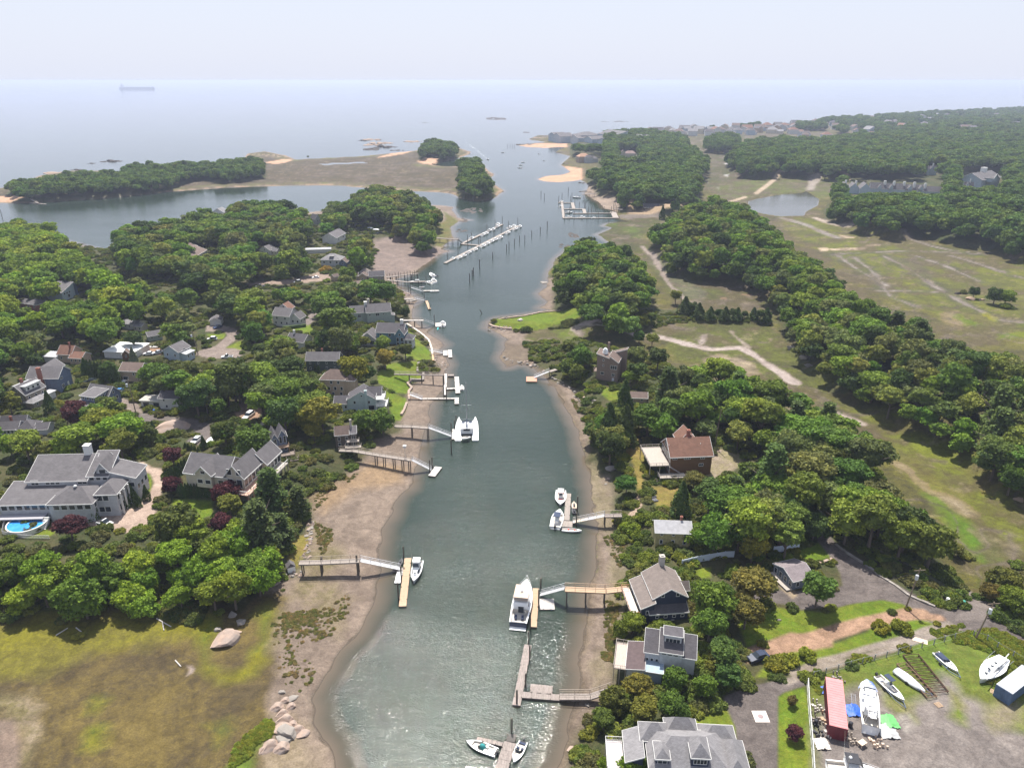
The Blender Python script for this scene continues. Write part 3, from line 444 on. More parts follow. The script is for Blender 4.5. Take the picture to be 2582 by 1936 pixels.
def crown_mesh(name, seed, n, size, kind='broad', lobes=22):
    """unit crown: radius about 1 across, centred a little above its base at z=0; leaf clumps on many uneven lobes"""
    rng = np.random.default_rng(seed); C = []; N = []; S = []
    if kind == 'broad':
        lc = []
        for i in range(lobes):
            for _ in range(30):
                a = rng.uniform(0, 2*math.pi); r = math.sqrt(rng.uniform(0, 1))*.70; z = rng.uniform(-.42, .62)
                lim = math.sqrt(max(0.05, 1-(z/.85)**2)); r *= lim
                p = np.array([math.cos(a)*r, math.sin(a)*r, z])
                if all(np.linalg.norm(p-q[0]) > .19 for q in lc): break
            lc.append((p, rng.uniform(.15, .30)))
        sq = rng.uniform(.85, 1.15, 3)
        tot = sum(r*r for _, r in lc)
        for p, r in lc:
            k = int(n*r*r/tot); v = rng.normal(0, 1, (k, 3)); v /= np.linalg.norm(v, axis=1, keepdims=True); v[:, 2] = np.where(v[:, 2] < -.35, -v[:, 2], v[:, 2])
            rr = r*rng.uniform(.72, 1.12, (k, 1)); f = 1+.22*np.sin(v[:, :1]*7+seed)*np.cos(v[:, 1:2]*6+r*20)
            c = p+v*rr*f*np.array([1.05, 1.05, .78]); C.append(c); N.append(v*np.array([1, 1, 1.2])); S.append(np.clip(rng.normal(.45, .2, k)+rng.normal(0, .12), 0, 1))
        C = np.concatenate(C); N = np.concatenate(N); S = np.concatenate(S); C = C*sq*np.array([1, 1, .95]); C[:, 2] += .75
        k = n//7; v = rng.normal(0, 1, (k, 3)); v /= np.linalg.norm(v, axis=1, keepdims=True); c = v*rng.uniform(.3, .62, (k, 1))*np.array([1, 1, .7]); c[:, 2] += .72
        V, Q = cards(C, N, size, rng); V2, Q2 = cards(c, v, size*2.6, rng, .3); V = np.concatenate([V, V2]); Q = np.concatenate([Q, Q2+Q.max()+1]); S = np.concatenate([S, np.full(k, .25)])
    elif kind == 'pine':       # irregular white pine: spreading tiers of needles
        for t in range(11):
            z = .15+t*.19; R0 = (1-t/11.5)*rng.uniform(.75, 1.05)+.08
            for bnum in range(7):
                a = bnum*.9+t*1.3+rng.uniform(-.3, .3); L = R0*rng.uniform(.65, 1.1); k = int(n/77); u = rng.uniform(.2, 1, k)
                c = np.stack([np.cos(a)*L*u, np.sin(a)*L*u, z+.12*u+rng.normal(0, .03, k)], 1)+rng.normal(0, 1, (k, 3))*np.array([.10, .10, .035])
                C.append(c); N.append(np.tile([0, 0, 1.0], (k, 1))+c*np.array([.4, .4, 0])); S.append(np.clip(rng.normal(.4, .2, k), 0, 1))
        C = np.concatenate(C); N = np.concatenate(N); S = np.concatenate(S); V, Q = cards(C, N, size, rng, .5)
    elif kind == 'cone':       # dense conical cedar / arborvitae, height 2.4 for radius .5
        k = n; u = rng.uniform(0, 1, k)**.8; a = rng.uniform(0, 2*math.pi, k); r = .52*(1-u**1.4)*(1+.22*np.sin(a*3+u*9+seed)+rng.normal(0, .09, k))+.03
        C = np.stack([np.cos(a)*r, np.sin(a)*r, u*2.4+.02], 1); N = np.stack([np.cos(a), np.sin(a), np.full(k, .5)], 1); S = np.clip(rng.normal(.45, .2, k), 0, 1)
        V, Q = cards(C, N, size, rng, .55)
    elif kind == 'shrub':
        for i in range(lobes):
            a = rng.uniform(0, 6.28); r = math.sqrt(rng.uniform(0, 1))*.7; p = np.array([math.cos(a)*r, math.sin(a)*r, rng.uniform(.15, .5)*(1.1-r*.6)]); q = rng.uniform(.22, .38)
            k = n//lobes; v = rng.normal(0, 1, (k, 3)); v /= np.linalg.norm(v, axis=1, keepdims=True); v[:, 2] = abs(v[:, 2])
            C.append(p+v*q*rng.uniform(.75, 1.15, (k, 1))); N.append(v); S.append(np.clip(rng.normal(.5, .2, k)+rng.normal(0, .1), 0, 1))
        C = np.concatenate(C); N = np.concatenate(N); S = np.concatenate(S); V, Q = cards(C, N, size, rng)
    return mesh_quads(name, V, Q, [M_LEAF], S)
class MB:
    """collects shapes, built into one mesh object"""
    def __init__(s): s.v = []; s.f = []; s.m = []
    def add(s, vs, fs, m=0):
        b = len(s.v); s.v += [tuple(v) for v in vs]; s.f += [tuple(b+i for i in f) for f in fs]; s.m += [m]*len(fs); return s
    def box(s, x0, y0, z0, x1, y1, z1, m=0, T=None):
        vs = [(x0,y0,z0),(x1,y0,z0),(x1,y1,z0),(x0,y1,z0),(x0,y0,z1),(x1,y0,z1),(x1,y1,z1),(x0,y1,z1)]
        if T: vs = [T @ Vector(v) for v in vs]
        return s.add(vs, [(3,2,1,0),(4,5,6,7),(0,1,5,4),(1,2,6,5),(2,3,7,6),(3,0,4,7)], m)
    def prism(s, poly, z0, z1, m=0, top=None):
        n = len(poly); p2 = top or poly; vs = [(p[0], p[1], z0 if len(p) < 3 else p[2]) for p in poly]+[(p[0], p[1], z1) for p in p2]
        return s.add(vs, [tuple(range(n))[::-1], tuple(range(n, 2*n))]+[(i, (i+1) % n, n+(i+1) % n, n+i) for i in range(n)], m)
    def tube(s, p, q, r, r2=None, n=6, m=0):
        p = Vector(p); q = Vector(q); d = (q-p).normalized(); a = d.orthogonal().normalized(); b = d.cross(a); r2 = r if r2 is None else r2
        vs = [p+(a*math.cos(t)+b*math.sin(t))*r for t in [6.28318*i/n for i in range(n)]]+[q+(a*math.cos(t)+b*math.sin(t))*r2 for t in [6.28318*i/n for i in range(n)]]
        return s.add(vs, [tuple(range(n))[::-1], tuple(range(n, 2*n))]+[(i, (i+1) % n, n+(i+1) % n, n+i) for i in range(n)], m)
    def bar(s, p, q, w, h, m=0):          # beam w wide, h high, top at the line p-q
        p = Vector(p); q = Vector(q); d = q-p; d.z = 0; d.normalize(); sx = Vector((-d.y, d.x, 0))*w/2; dz = Vector((0, 0, -h))
        vs = [p-sx+dz, q-sx+dz, q+sx+dz, p+sx+dz, p-sx, q-sx, q+sx, p+sx]; return s.add(vs, [(3,2,1,0),(4,5,6,7),(0,1,5,4),(1,2,6,5),(2,3,7,6),(3,0,4,7)], m)
    def sphere(s, c, r, n=10, k=6, sc=(1,1,1), m=0, half=False):
        vs = []; c = Vector(c)
        for j in range(k+1):
            t = (math.pi/2 if half else math.pi)*j/k
            for i in range(n): a = 6.28318*i/n; vs.append(c+Vector((math.sin(t)*math.cos(a)*r*sc[0], math.sin(t)*math.sin(a)*r*sc[1], math.cos(t)*r*sc[2])))
        fs = [(j*n+i, (j+1)*n+i, (j+1)*n+(i+1) % n, j*n+(i+1) % n) for j in range(k) for i in range(n)]; return s.add(vs, fs, m)
    def mesh(s, name, mats, smooth=False):
        me = bpy.data.meshes.new(name); me.from_pydata(s.v, [], s.f)
        for m_ in (mats if isinstance(mats, (list, tuple)) else [mats]): me.materials.append(m_)
        me.polygons.foreach_set('material_index', s.m)
        if smooth: me.polygons.foreach_set('use_smooth', [True]*len(s.f))
        me.update(); return me
    def build(s, name, mats, parent=None, smooth=False):
        return obj(name, s.mesh(name, mats, smooth), parent)
def obj(name, me, parent=None, loc=None):
    o = bpy.data.objects.new(name, me); COL.objects.link(o)
    if parent is not None: o.parent = parent
    if loc is not None: o.location = loc
    return o
def trunk_mesh(seed):
    rng = random.Random(seed); b = MB(); b.tube((0,0,-.3), (.02,.02,.75), .055, .035, 7)
    for i in range(7):
        a = i*.9+rng.uniform(-.3, .3); L = rng.uniform(.4, .7); z = rng.uniform(.45, .75); p = Vector((math.cos(a)*L, math.sin(a)*L, z+rng.uniform(.3, .7))); q = Vector((.02,.02,z))+(p-Vector((.02,.02,z)))*.5+Vector((0,0,.05))
        b.tube((.02,.02,z), q, .026, .016, 5); b.tube(q, p, .016, .006, 4)
    return b.mesh('trunk', M_BARK)
CROWN = {}
CROWN['near'] = [crown_mesh('crown', 100+i, 5200, .062, 'broad', 46) for i in range(6)]
CROWN['mid'] = [crown_mesh('crown', 200+i, 2400, .085, 'broad', 38) for i in range(6)]
CROWN['far'] = [crown_mesh('crown', 300+i, 700, .15, 'broad', 24) for i in range(6)]
CROWN['pine'] = [crown_mesh('crown', 400+i, 5600, .075, 'pine') for i in range(3)]
CROWN['cone'] = [crown_mesh('crown', 500+i, 1800, .075, 'cone') for i in range(3)]
CROWN['shrub'] = [crown_mesh('foliage', 600+i, 2200, .085, 'shrub', 14) for i in range(4)]
TRUNK = [trunk_mesh(i) for i in range(4)]
TINT = dict(mid=[(.155,.205,.05),(.055,.10,.028),(.12,.165,.06),(0.119,0.215,0.031),(0.092,0.191,0.029),(0.144,0.227,0.037),(0.081,0.164,0.029),(0.111,0.178,0.043)],
            yel=[(0.152,0.255,0.025),(0.126,0.227,0.025),(0.180,0.264,0.031),(0.099,0.182,0.023)],
            dark=[(0.081,0.146,0.031),(0.068,0.128,0.029),(0.099,0.146,0.034)],
            blue=[(0.089,0.166,0.037),(0.076,0.150,0.037),(0.104,0.182,0.037)],
            purple=[(0.065,0.023,0.038)], olive=[(0.214,0.199,0.027)], bright=[(0.180,0.328,0.031)], pine=[(0.076,0.124,0.040)], cedar=[(0.054,0.100,0.029)])
def jit_tint(t, rng, a=.25): f = rng.uniform(1-a, 1+a)*1.18; return [max(.003, c*f*rng.uniform(.92, 1.08)*k) for c, k in zip(t, (1.1, 1, .95))]
def tree_obj(p, r, h, kind, lod, tint, label, group=None, name=None, rng=random, with_trunk=True):
    """crown radius r, total height h, standing at p"""
    nm = name or {'broad':'broadleaf_tree','pine':'pine_tree','cone':'cedar_tree'}[kind]
    t = empty(nm, p, rng.uniform(0, 6.28), label, 'tree', group)
    if kind == 'broad':
        me = rng.choice(CROWN[lod]); zf = rng.uniform(.7, 1.08); c = obj('crown', me, t, (0, 0, h-1.62*r*zf)); c.scale = (r*rng.uniform(.88, 1.1), r*rng.uniform(.88, 1.1), r*zf)
    elif kind == 'pine':
        me = rng.choice(CROWN['pine']); c = obj('crown', me, t, (0, 0, h*.1)); c.scale = (r, r, h*.9/2.25)
    else:
        me = rng.choice(CROWN['cone']); c = obj('crown', me, t, (0, 0, 0)); c.scale = (r/.5, r/.5, h/2.42)
    c['tint'] = tint
    if with_trunk and kind != 'cone':
        k = obj('trunk', rng.choice(TRUNK), t, (0, 0, 0)); s = h*.62 if kind == 'broad' else h*.6; k.scale = (s, s, s)
    return t
KEEP = [('B',10,50,500,400),('B',560,40,640,120),('B',620,160,840,300),('B',0,395,420,560),('B',830,30,985,185),('B',960,240,1240,385),('B',940,400,1500,620),('B',0,640,1110,1260),('B',1280,630,1830,920),
 ('B',1840,490,2090,760),('B',1620,330,1860,500),('G',360,820,730,960),('G',740,840,1120,930),('G',960,890,1050,980),('G',1130,840,1520,980),('G',480,360,730,500),('G',150,475,345,560),('G',1600,640,1930,1000),('G',960,625,1100,700),('G',1100,650,1300,800),
 ('G',1515,40,1740,150),('G',1330,300,1400,360),('G',1200,385,1290,450),('G',1560,525,1720,600),('M',1310,915,1400,955),('M',1950,945,1985,1000),('M',2080,1060,2140,1110),('M',1600,1140,1700,1180),('M',1890,1100,2060,1190),
 ('H',155,35,300,110),('H',530,70,720,100),('H',640,120,880,230),('H',680,215,810,280),('H',940,235,1180,340),('H',230,505,460,720),('H',880,505,1250,700),('H',990,660,1550,980),('H',470,745,600,870),('H',530,880,860,1040),('H',640,1015,850,1230),
 ('H',770,1190,1200,1350),('H',1100,1000,1500,1400),('H',520,590,680,700),('H',70,300,740,400),('H',500,690,590,760),('H',200,700,290,820),('I',500,120,850,420),('N',240,840,480,950),('N',0,930,200,1020),
 ('J',800,770,1050,1040),('J',1040,1040,1210,1120),('K',905,340,1490,720),('K',950,740,1210,900),('K',1460,440,1690,680),('K',1000,1020,1320,1250),('K',930,1300,1330,1660),('K',1230,1290,1700,1400),('K',2000,1220,2160,1320),('D',180,220,700,1050),('D',600,200,1360,330),('D',1170,230,1565,480),
 ('D',600,1100,1565,1659),('F',420,1040,900,1584),('F',850,1050,1300,1584),('F',1390,1200,2050,1584),('O',500,480,680,610),('O',830,460,970,520),('O',1010,890,1155,960),('Q',770,670,1560,830),('Q',1420,595,1510,650),('Q',1700,620,2030,780),('O',250,280,690,420),
 ('J',1130,1120,1300,1130),('A',1880,60,2087,320),('B',1180,970,1500,1130),('C',0,0,2177,1659),('A',500,640,2087,1659),('A',0,640,900,1659),('L',1620,660,2212,850),('J',180,520,700,640),('K',590,950,900,1030),('J',440,770,560,900)]
KP = []
for c, a, b_, c2, d2 in KEEP:
    q = px(c, a, b_)+px(c, c2, d2)
    if c == 'C': q = (px('C', 380, 0)[0], px('C', 0, 0)[1], px('C', 1990, 0)[0], 2000)
    KP.append(q)
KP = np.array(KP)
KP_M = {}
def blocked(sx, sy0, sy1, hw):
    return bool(((KP[:, 0] < sx+hw*.6) & (KP[:, 2] > sx-hw*.6) & (KP[:, 1] < sy1) & (KP[:, 3] > sy0+(sy1-sy0)*.16)).any())
def zone_at(x, y):
    sx, sy, _ = proj(x, y, 0.0); return ZID[int(np.clip(np.searchsorted(ys, sy)-1, 0, len(ys)-1)), int(np.clip(np.searchsorted(xs, sx)-1, 0, len(xs)-1))]
def zone_ok(x, y): return zone_at(x, y) not in (4, 5, 6, 7, 9)
VPOS = []; rv = random.Random(21)
for i in range(104):
    if i < 56: u = i/56; q = ('O', 640+u*1560+rv.uniform(-14, 14), 348-u*30+rv.uniform(-26, 8)-(14 if i % 3 == 0 else 0))
    else: x = rv.uniform(250, 2500); q = ('Q', x, 262-x*.05+rv.uniform(14, 90 if i % 2 else 160))
    p_ = at(*q); VPOS.append((q, p_))
VX = np.array([[v[1].x, v[1].y] for v in VPOS])
VR_ = np.hypot(VX[:, 0], VX[:, 1])
TREES = []
for fi, (nm, c, pts, hill, rr, tint) in enumerate(FOR):
    P = wpoly(c, pts, 9+hill*.6); x0, y0 = P.min(0); x1, y1 = P.max(0); sp = (rr[0]+rr[1])*.5*1.38
    if 'village' in nm: sp *= 1.7
    if 'far shore' in nm: sp *= 1.25
    if nm == 'left neighbourhood': sp *= 1.1
    gx, gy = np.meshgrid(np.arange(x0, x1, sp), np.arange(y0, y1, sp*.9)); gx = gx+(np.arange(gy.shape[0]) % 2)[:, None]*sp/2
    gx = gx.ravel()+RNG.uniform(-.33, .33, gx.size)*sp; gy = gy.ravel()+RNG.uniform(-.33, .33, gy.size)*sp
    r = RNG.uniform(rr[0], rr[1], gx.size)*1.15; d = sdist(P, gx, gy); ok = d > r*.55
    gx, gy, r = gx[ok], gy[ok], r[ok]; H = Hat(gx, gy)
    for x, y, rad, h0 in zip(gx, gy, r, H):
        if h0 < .15 or not zone_ok(x, y): continue
        if ('village' in nm or 'far' in nm) and ((abs(VX[:, 0]*y-VX[:, 1]*x)/math.hypot(x, y) < 15) & (VR_-math.hypot(x, y) < 210) & (VR_-math.hypot(x, y) > -16)).any(): continue
        ht = rad*RNG.uniform(1.7, 2.3)+.6
        if nm == 'thicket above the salt marsh': ht = rad*RNG.uniform(1.6, 2.1)
        sx, sy, fw = proj(x, y, h0+ht*.62); m = F/fw; _, sb, _ = proj(x, y, h0); _, st, _ = proj(x, y, h0+ht)
        if sx < -60-rad*m or sx > 2642+rad*m or st > 1990:
            if sx < -500 or sx > 3100 or st > 2200: continue
            vis = 0
        else: vis = 1
        _, sc_, _ = proj(x, y, h0+ht-1.35*rad*.86)
        if blocked(sx, st, sc_, rad*m): continue
        TREES.append([rad*m*(1 if vis else .01), x, y, h0, rad, ht, fi, vis, m])
TREES.sort(key=lambda t: -t[0])
print('trees', len(TREES))
rr_ = random.Random(5)
SIDE = ['dark green', 'mid green', 'yellowish green', 'dull green', 'deep green']
npick = dict(broad=0); STUFF = []
kindof = []
for t in TREES:
    fi = t[6]; nm, tint = FOR[fi][0], FOR[fi][5]
    pine = rr_.random() < {'island knoll':.22,'ridge':.10,'bank below the observatory house':.6,'wooded headland by the marina':.18,'right bank wood':.14,'left neighbourhood':.05}.get(nm, 0)
    if npick['broad'] < 215 and t[7]:
        npick['broad'] += 1; m = t[8]
        lod = 'near' if m > 4.6 else 'mid' if m > 2 else 'far'
        ti = rr_.choice(TINT['pine'] if pine else TINT[tint]); tn = jit_tint(ti, rr_)
        t_ = tree_obj((t[1], t[2], t[3]-.2), t[4]*.85, t[5]*1.15, 'pine', lod, tn, 'dark pine standing among the broadleaf trees of the %s' % nm, 'pines of the %s' % nm, rng=rr_) if pine else \
            tree_obj((t[1], t[2], t[3]-.2), t[4], t[5], 'broad', lod, tn, 'leafy broadleaf tree crowded with others in the %s' % nm, 'trees of the %s' % nm, rng=rr_); GT[t_.name] = (t_, fi)
    else: STUFF.append(t)
LM = [(150,1000,'pool house'),(475,1000,'cream house'),(600,960,'tiered blue house'),(780,860,'aqua house'),(740,830,'taupe hipped house'),(690,780,'dark green house'),(830,720,'blue gabled house'),(800,670,'cupola house'),(610,680,'white farmhouse'),(715,555,'hip roofed house'),(120,810,'brick chimney house'),(220,850,'small blue cape'),(250,740,'white flat roof'),(380,760,'pale blue house'),(160,740,'red roofed house'),(170,630,'slanted blue house'),(75,655,'hidden brick house'),(350,870,'white outbuilding'),(430,915,'bedrock garden'),(505,495,'long mauve roof'),(1310,790,'observatory house'),(1375,850,'garden shed'),(1480,980,'chalet'),(1450,1145,'derelict house'),(1440,1260,'navy house'),(1425,1400,'lichened house'),(1700,1230,'cottage'),(1960,1260,'tall utility pole'),(1545,920,'thin pole'),(1880,868,'tan marsh boulder'),(1840,835,'dark rock face'),(2120,640,'marsh hummock'),(1500,570,'brown cliff'),(1620,690,'cedar row'),(480,1390,'huge pink boulder'),(60,1130,'round pool'),(350,1350,'crossed white beams'),(290,1130,'gravel turning circle'),(1160,690,'green point'),(640,1240,'left pier hut'),(2200,1080,'pale rock slab'),(880,400,'far peninsula'),(1410,450,'marina cabin'),(1900,405,'grey townhouse row'),(1230,310,'seaside condominium')]
def relabel():
    G_ = {}
    for o, fi in GT.values():
        x, y, _ = proj(o.location.x, o.location.y, o.location.z+6); x /= 1.16727; y /= 1.16727; l = min(LM, key=lambda l: (l[0]-x)**2+(l[1]-y)**2*1.5); dx, dy = x-l[0], y-l[1]; d = ('right of' if dx > 0 else 'left of') if abs(dx) > abs(dy) else ('below' if dy > 0 else 'above'); G_.setdefault((l[2], d), []).append((dx*dx+dy*dy, o))
    OR = 'nearest,second nearest,third nearest,fourth nearest,fifth nearest,sixth nearest,seventh nearest,eighth nearest,ninth nearest,tenth nearest'.split(',')
    for (l, d), L in G_.items():
        for k, (_, o) in enumerate(sorted(L, key=lambda t: t[0])):
            t = o.children[0].get('tint'); t = [c for c in o.children if 'tint' in c.keys()][0]['tint']; s = sum(t); hue = 'dark green' if s < .24 else 'yellowish green' if t[0] > t[1]*.72 else 'light green' if s > .36 else 'mid green'
            kd = 'pine' if o.name.startswith('pine') else 'broadleaf tree'; o['label'] = '%s %s in the woods, %s %s the %s' % (hue, kd, OR[k] if k < 10 else '%dth tree out' % (k+1), d, l)
def woods(name, L, protos, label):
    me = bpy.data.meshes.new(name); n = len(L); me.vertices.add(n)
    zf = RNG.uniform(.7, 1.05, n) if L and L[0][0] else np.full(n, .86); me.vertices.foreach_set('co', np.array([[t[1], t[2], t[3]+t[5]-1.62*t[4]*z] for t, z in zip(L, zf)], np.float32).ravel())
    def at_(k, ty, vals, key): a = me.attributes.new(k, ty, 'POINT'); a.data.foreach_set(key, np.asarray(vals, np.float32 if ty != 'INT' else np.int32).ravel())
    at_('scl', 'FLOAT_VECTOR', [(t[4], t[4], t[4]*z) for t, z in zip(L, zf)], 'vector'); at_('rot', 'FLOAT', RNG.uniform(0, 6.28, n), 'value'); at_('pick', 'INT', RNG.integers(0, len(protos), n), 'value')
    at_('tint', 'FLOAT_VECTOR', [jit_tint(rr_.choice(TINT[FOR[t[6]][5]]), rr_, .2) for t in L], 'vector')
    o = obj(name, me); ng = bpy.data.node_groups.new(name, 'GeometryNodeTree')
    ng.interface.new_socket('Geometry', in_out='INPUT', socket_type='NodeSocketGeometry'); ng.interface.new_socket('Geometry', in_out='OUTPUT', socket_type='NodeSocketGeometry')
    N = ng.nodes.new; gi = N('NodeGroupInput'); go = N('NodeGroupOutput'); join = N('GeometryNodeJoinGeometry')
    for po in reversed(protos):
        oi = N('GeometryNodeObjectInfo'); oi.inputs['Object'].default_value = po; oi.inputs['As Instance'].default_value = True; ng.links.new(oi.outputs['Geometry'], join.inputs[0])
    ip = N('GeometryNodeInstanceOnPoints'); ip.inputs['Pick Instance'].default_value = True
    def na(k, ty): a = N('GeometryNodeInputNamedAttribute'); a.data_type = ty; a.inputs['Name'].default_value = k; return a.outputs[0]
    ng.links.new(gi.outputs[0], ip.inputs['Points']); ng.links.new(join.outputs[0], ip.inputs['Instance']); ng.links.new(na('pick', 'INT'), ip.inputs['Instance Index'])
    cr = N('ShaderNodeCombineXYZ'); ng.links.new(na('rot', 'FLOAT'), cr.inputs[2]); ng.links.new(cr.outputs[0], ip.inputs['Rotation'])
    ng.links.new(na('scl', 'FLOAT_VECTOR'), ip.inputs['Scale'])
    ng.links.new(ip.outputs[0], go.inputs[0]); md = o.modifiers.new('woods', 'NODES'); md.node_group = ng
    return tag(o, label, 'woods', None, 'stuff')
def proto_of(lod):            # a crown already standing in the scene for every variant
    out = []; seen = set()
    for o in bpy.data.objects:
        if o.name.startswith('crown') and o.data in CROWN[lod] and o.data not in seen and o.parent: seen.add(o.data); out.append(o)
    return out
# ---------------------------------------------------------------- buildings
W_ = (.66,.65,.62)
M_WHITE = mat('white_trim', W_, .6, .08, 3); M_GLASS = mat('window_glass', (.035,.045,.055), .08, .5, .6); M_DECK = mat('weathered_deck', (.42,.37,.32), .85, .3, 1.2, stretch=(1,9,1))
M_BRICK = mat('brick', (.33,.13,.09), .9, .35, 5); M_CONC = mat('concrete', (.42,.39,.35), .9, .25, 1.2)
def shingle(name, col, v=.32):
    """roof shingles: courses and blotches"""
    m, nt, b = base(name); tc = nd(nt, 'ShaderNodeTexCoord').outputs['Object']
    br = nd(nt, 'ShaderNodeTexBrick'); br.inputs['Scale'].default_value = 1.4; br.inputs['Mortar Size'].default_value = .03; br.inputs['Brick Width'].default_value = .9; br.inputs['Row Height'].default_value = .32
    br.inputs['Color1'].default_value = (1.12,1.12,1.12,1); br.inputs['Color2'].default_value = (.78,.78,.78,1); br.inputs['Mortar'].default_value = (.6,.6,.6,1); nt.links.new(tc, br.inputs[0])
    n = ramp(nt, noise(nt, .5, 6, .7, tc), .3, .7); c = mixc(nt, n, col, tuple(x*(1-v) for x in col)); nt.links.new(mixc(nt, .8, c, br.outputs[0], 'MULTIPLY'), b.inputs['Base Color']); b.inputs['Roughness'].default_value = .9
    MATS[name] = m; return m
def siding(name, col, v=.16, sc=5.0):
    m, nt, b = base(name); tc = nd(nt, 'ShaderNodeTexCoord').outputs['Object']; sp = nd(nt, 'ShaderNodeSeparateXYZ'); nt.links.new(tc, sp.inputs[0])
    w = nd(nt, 'ShaderNodeMath', operation='MULTIPLY'); w.inputs[1].default_value = sc; nt.links.new(sp.outputs[2], w.inputs[0]); fr = nd(nt, 'ShaderNodeMath', operation='FRACT'); nt.links.new(w.outputs[0], fr.inputs[0])
    n = ramp(nt, noise(nt, .9, 5, .65, tc), .3, .7); c = mixc(nt, n, col, tuple(x*(1-v*1.6) for x in col)); c = mixc(nt, ramp(nt, fr.outputs[0], .0, .25), tuple(x*.55 for x in col), c); nt.links.new(c, b.inputs['Base Color']); b.inputs['Roughness'].default_value = .7
    MATS[name] = m; return m
RG = shingle('grey_shingle', (0.144,0.133,0.137)); RD = shingle('dark_shingle', (0.094,0.086,0.094)); RB = shingle('brown_shingle', (0.173,0.122,0.101)); RR = shingle('red_brown_shingle', (0.216,0.108,0.072)); RT = shingle('taupe_shingle', (0.216,0.176,0.155)); RL = shingle('light_grey_shingle', (0.259,0.248,0.252)); RP = shingle('pale_roof', (0.446,0.446,0.461), .15)
SW = siding('white_siding', (.66,.65,.62)); SC_ = siding('cream_siding', (.60,.54,.42)); SG = siding('grey_siding', (.52,.53,.55)); SB = siding('blue_siding', (.13,.17,.26)); SN = siding('navy_siding', (.018,.030,.065)); SBR = siding('brown_siding', (.17,.085,.035)); SGN = siding('sage_siding', (.32,.37,.33)); SDG = siding('dark_green_siding', (.075,.095,.085)); ST = siding('tan_siding', (.42,.32,.23)); SOB = siding('taupe_siding', (.23,.165,.13)); SLB = siding('pale_blue_siding', (.42,.50,.56)); SY = siding('peeling_yellow_siding', (.50,.43,.20), .4); SSH = siding('weathered_shingle_siding', (.34,.29,.23), .3); SPC = siding('pale_aqua_siding', (.47,.56,.56)); SDK = siding('dark_wood_siding', (.09,.07,.055))
WM = {}
def window_mesh(w, h, bars=0, door=False):
    k = (round(w, 2), round(h, 2), bars, door)
    if k not in WM:
        f = MB(); t = .11; d = .07
        f.box(-w/2, -d, -h/2, -w/2+t, .02, h/2); f.box(w/2-t, -d, -h/2, w/2, .02, h/2); f.box(-w/2+t, -d, h/2-t, w/2-t, .02, h/2); f.box(-w/2+t, -d, -h/2, w/2-t, .02, -h/2+t)
        for i in range(bars): x = -w/2+w*(i+1)/(bars+1); f.box(x-.05, -d+.01, -h/2+t, x+.05, .02, h/2-t)
        g = MB(); g.box(-w/2+t, -.025, -h/2+t, w/2-t, .015, h/2-t)
        WM[k] = (f.mesh('window', M_WHITE), g.mesh('pane', mat('door_paint',(.55,.56,.57),.5,.1) if door else M_GLASS))
    return WM[k]
def put_window(root, p, ang, w, h, bars=0, door=False, pane=True):
    f, g = window_mesh(w, h, bars, door); o = obj('door' if door else 'window', f, root, p); o.rotation_euler = (0, 0, ang)
    if pane: q = obj('panel' if door else 'pane', g, o)
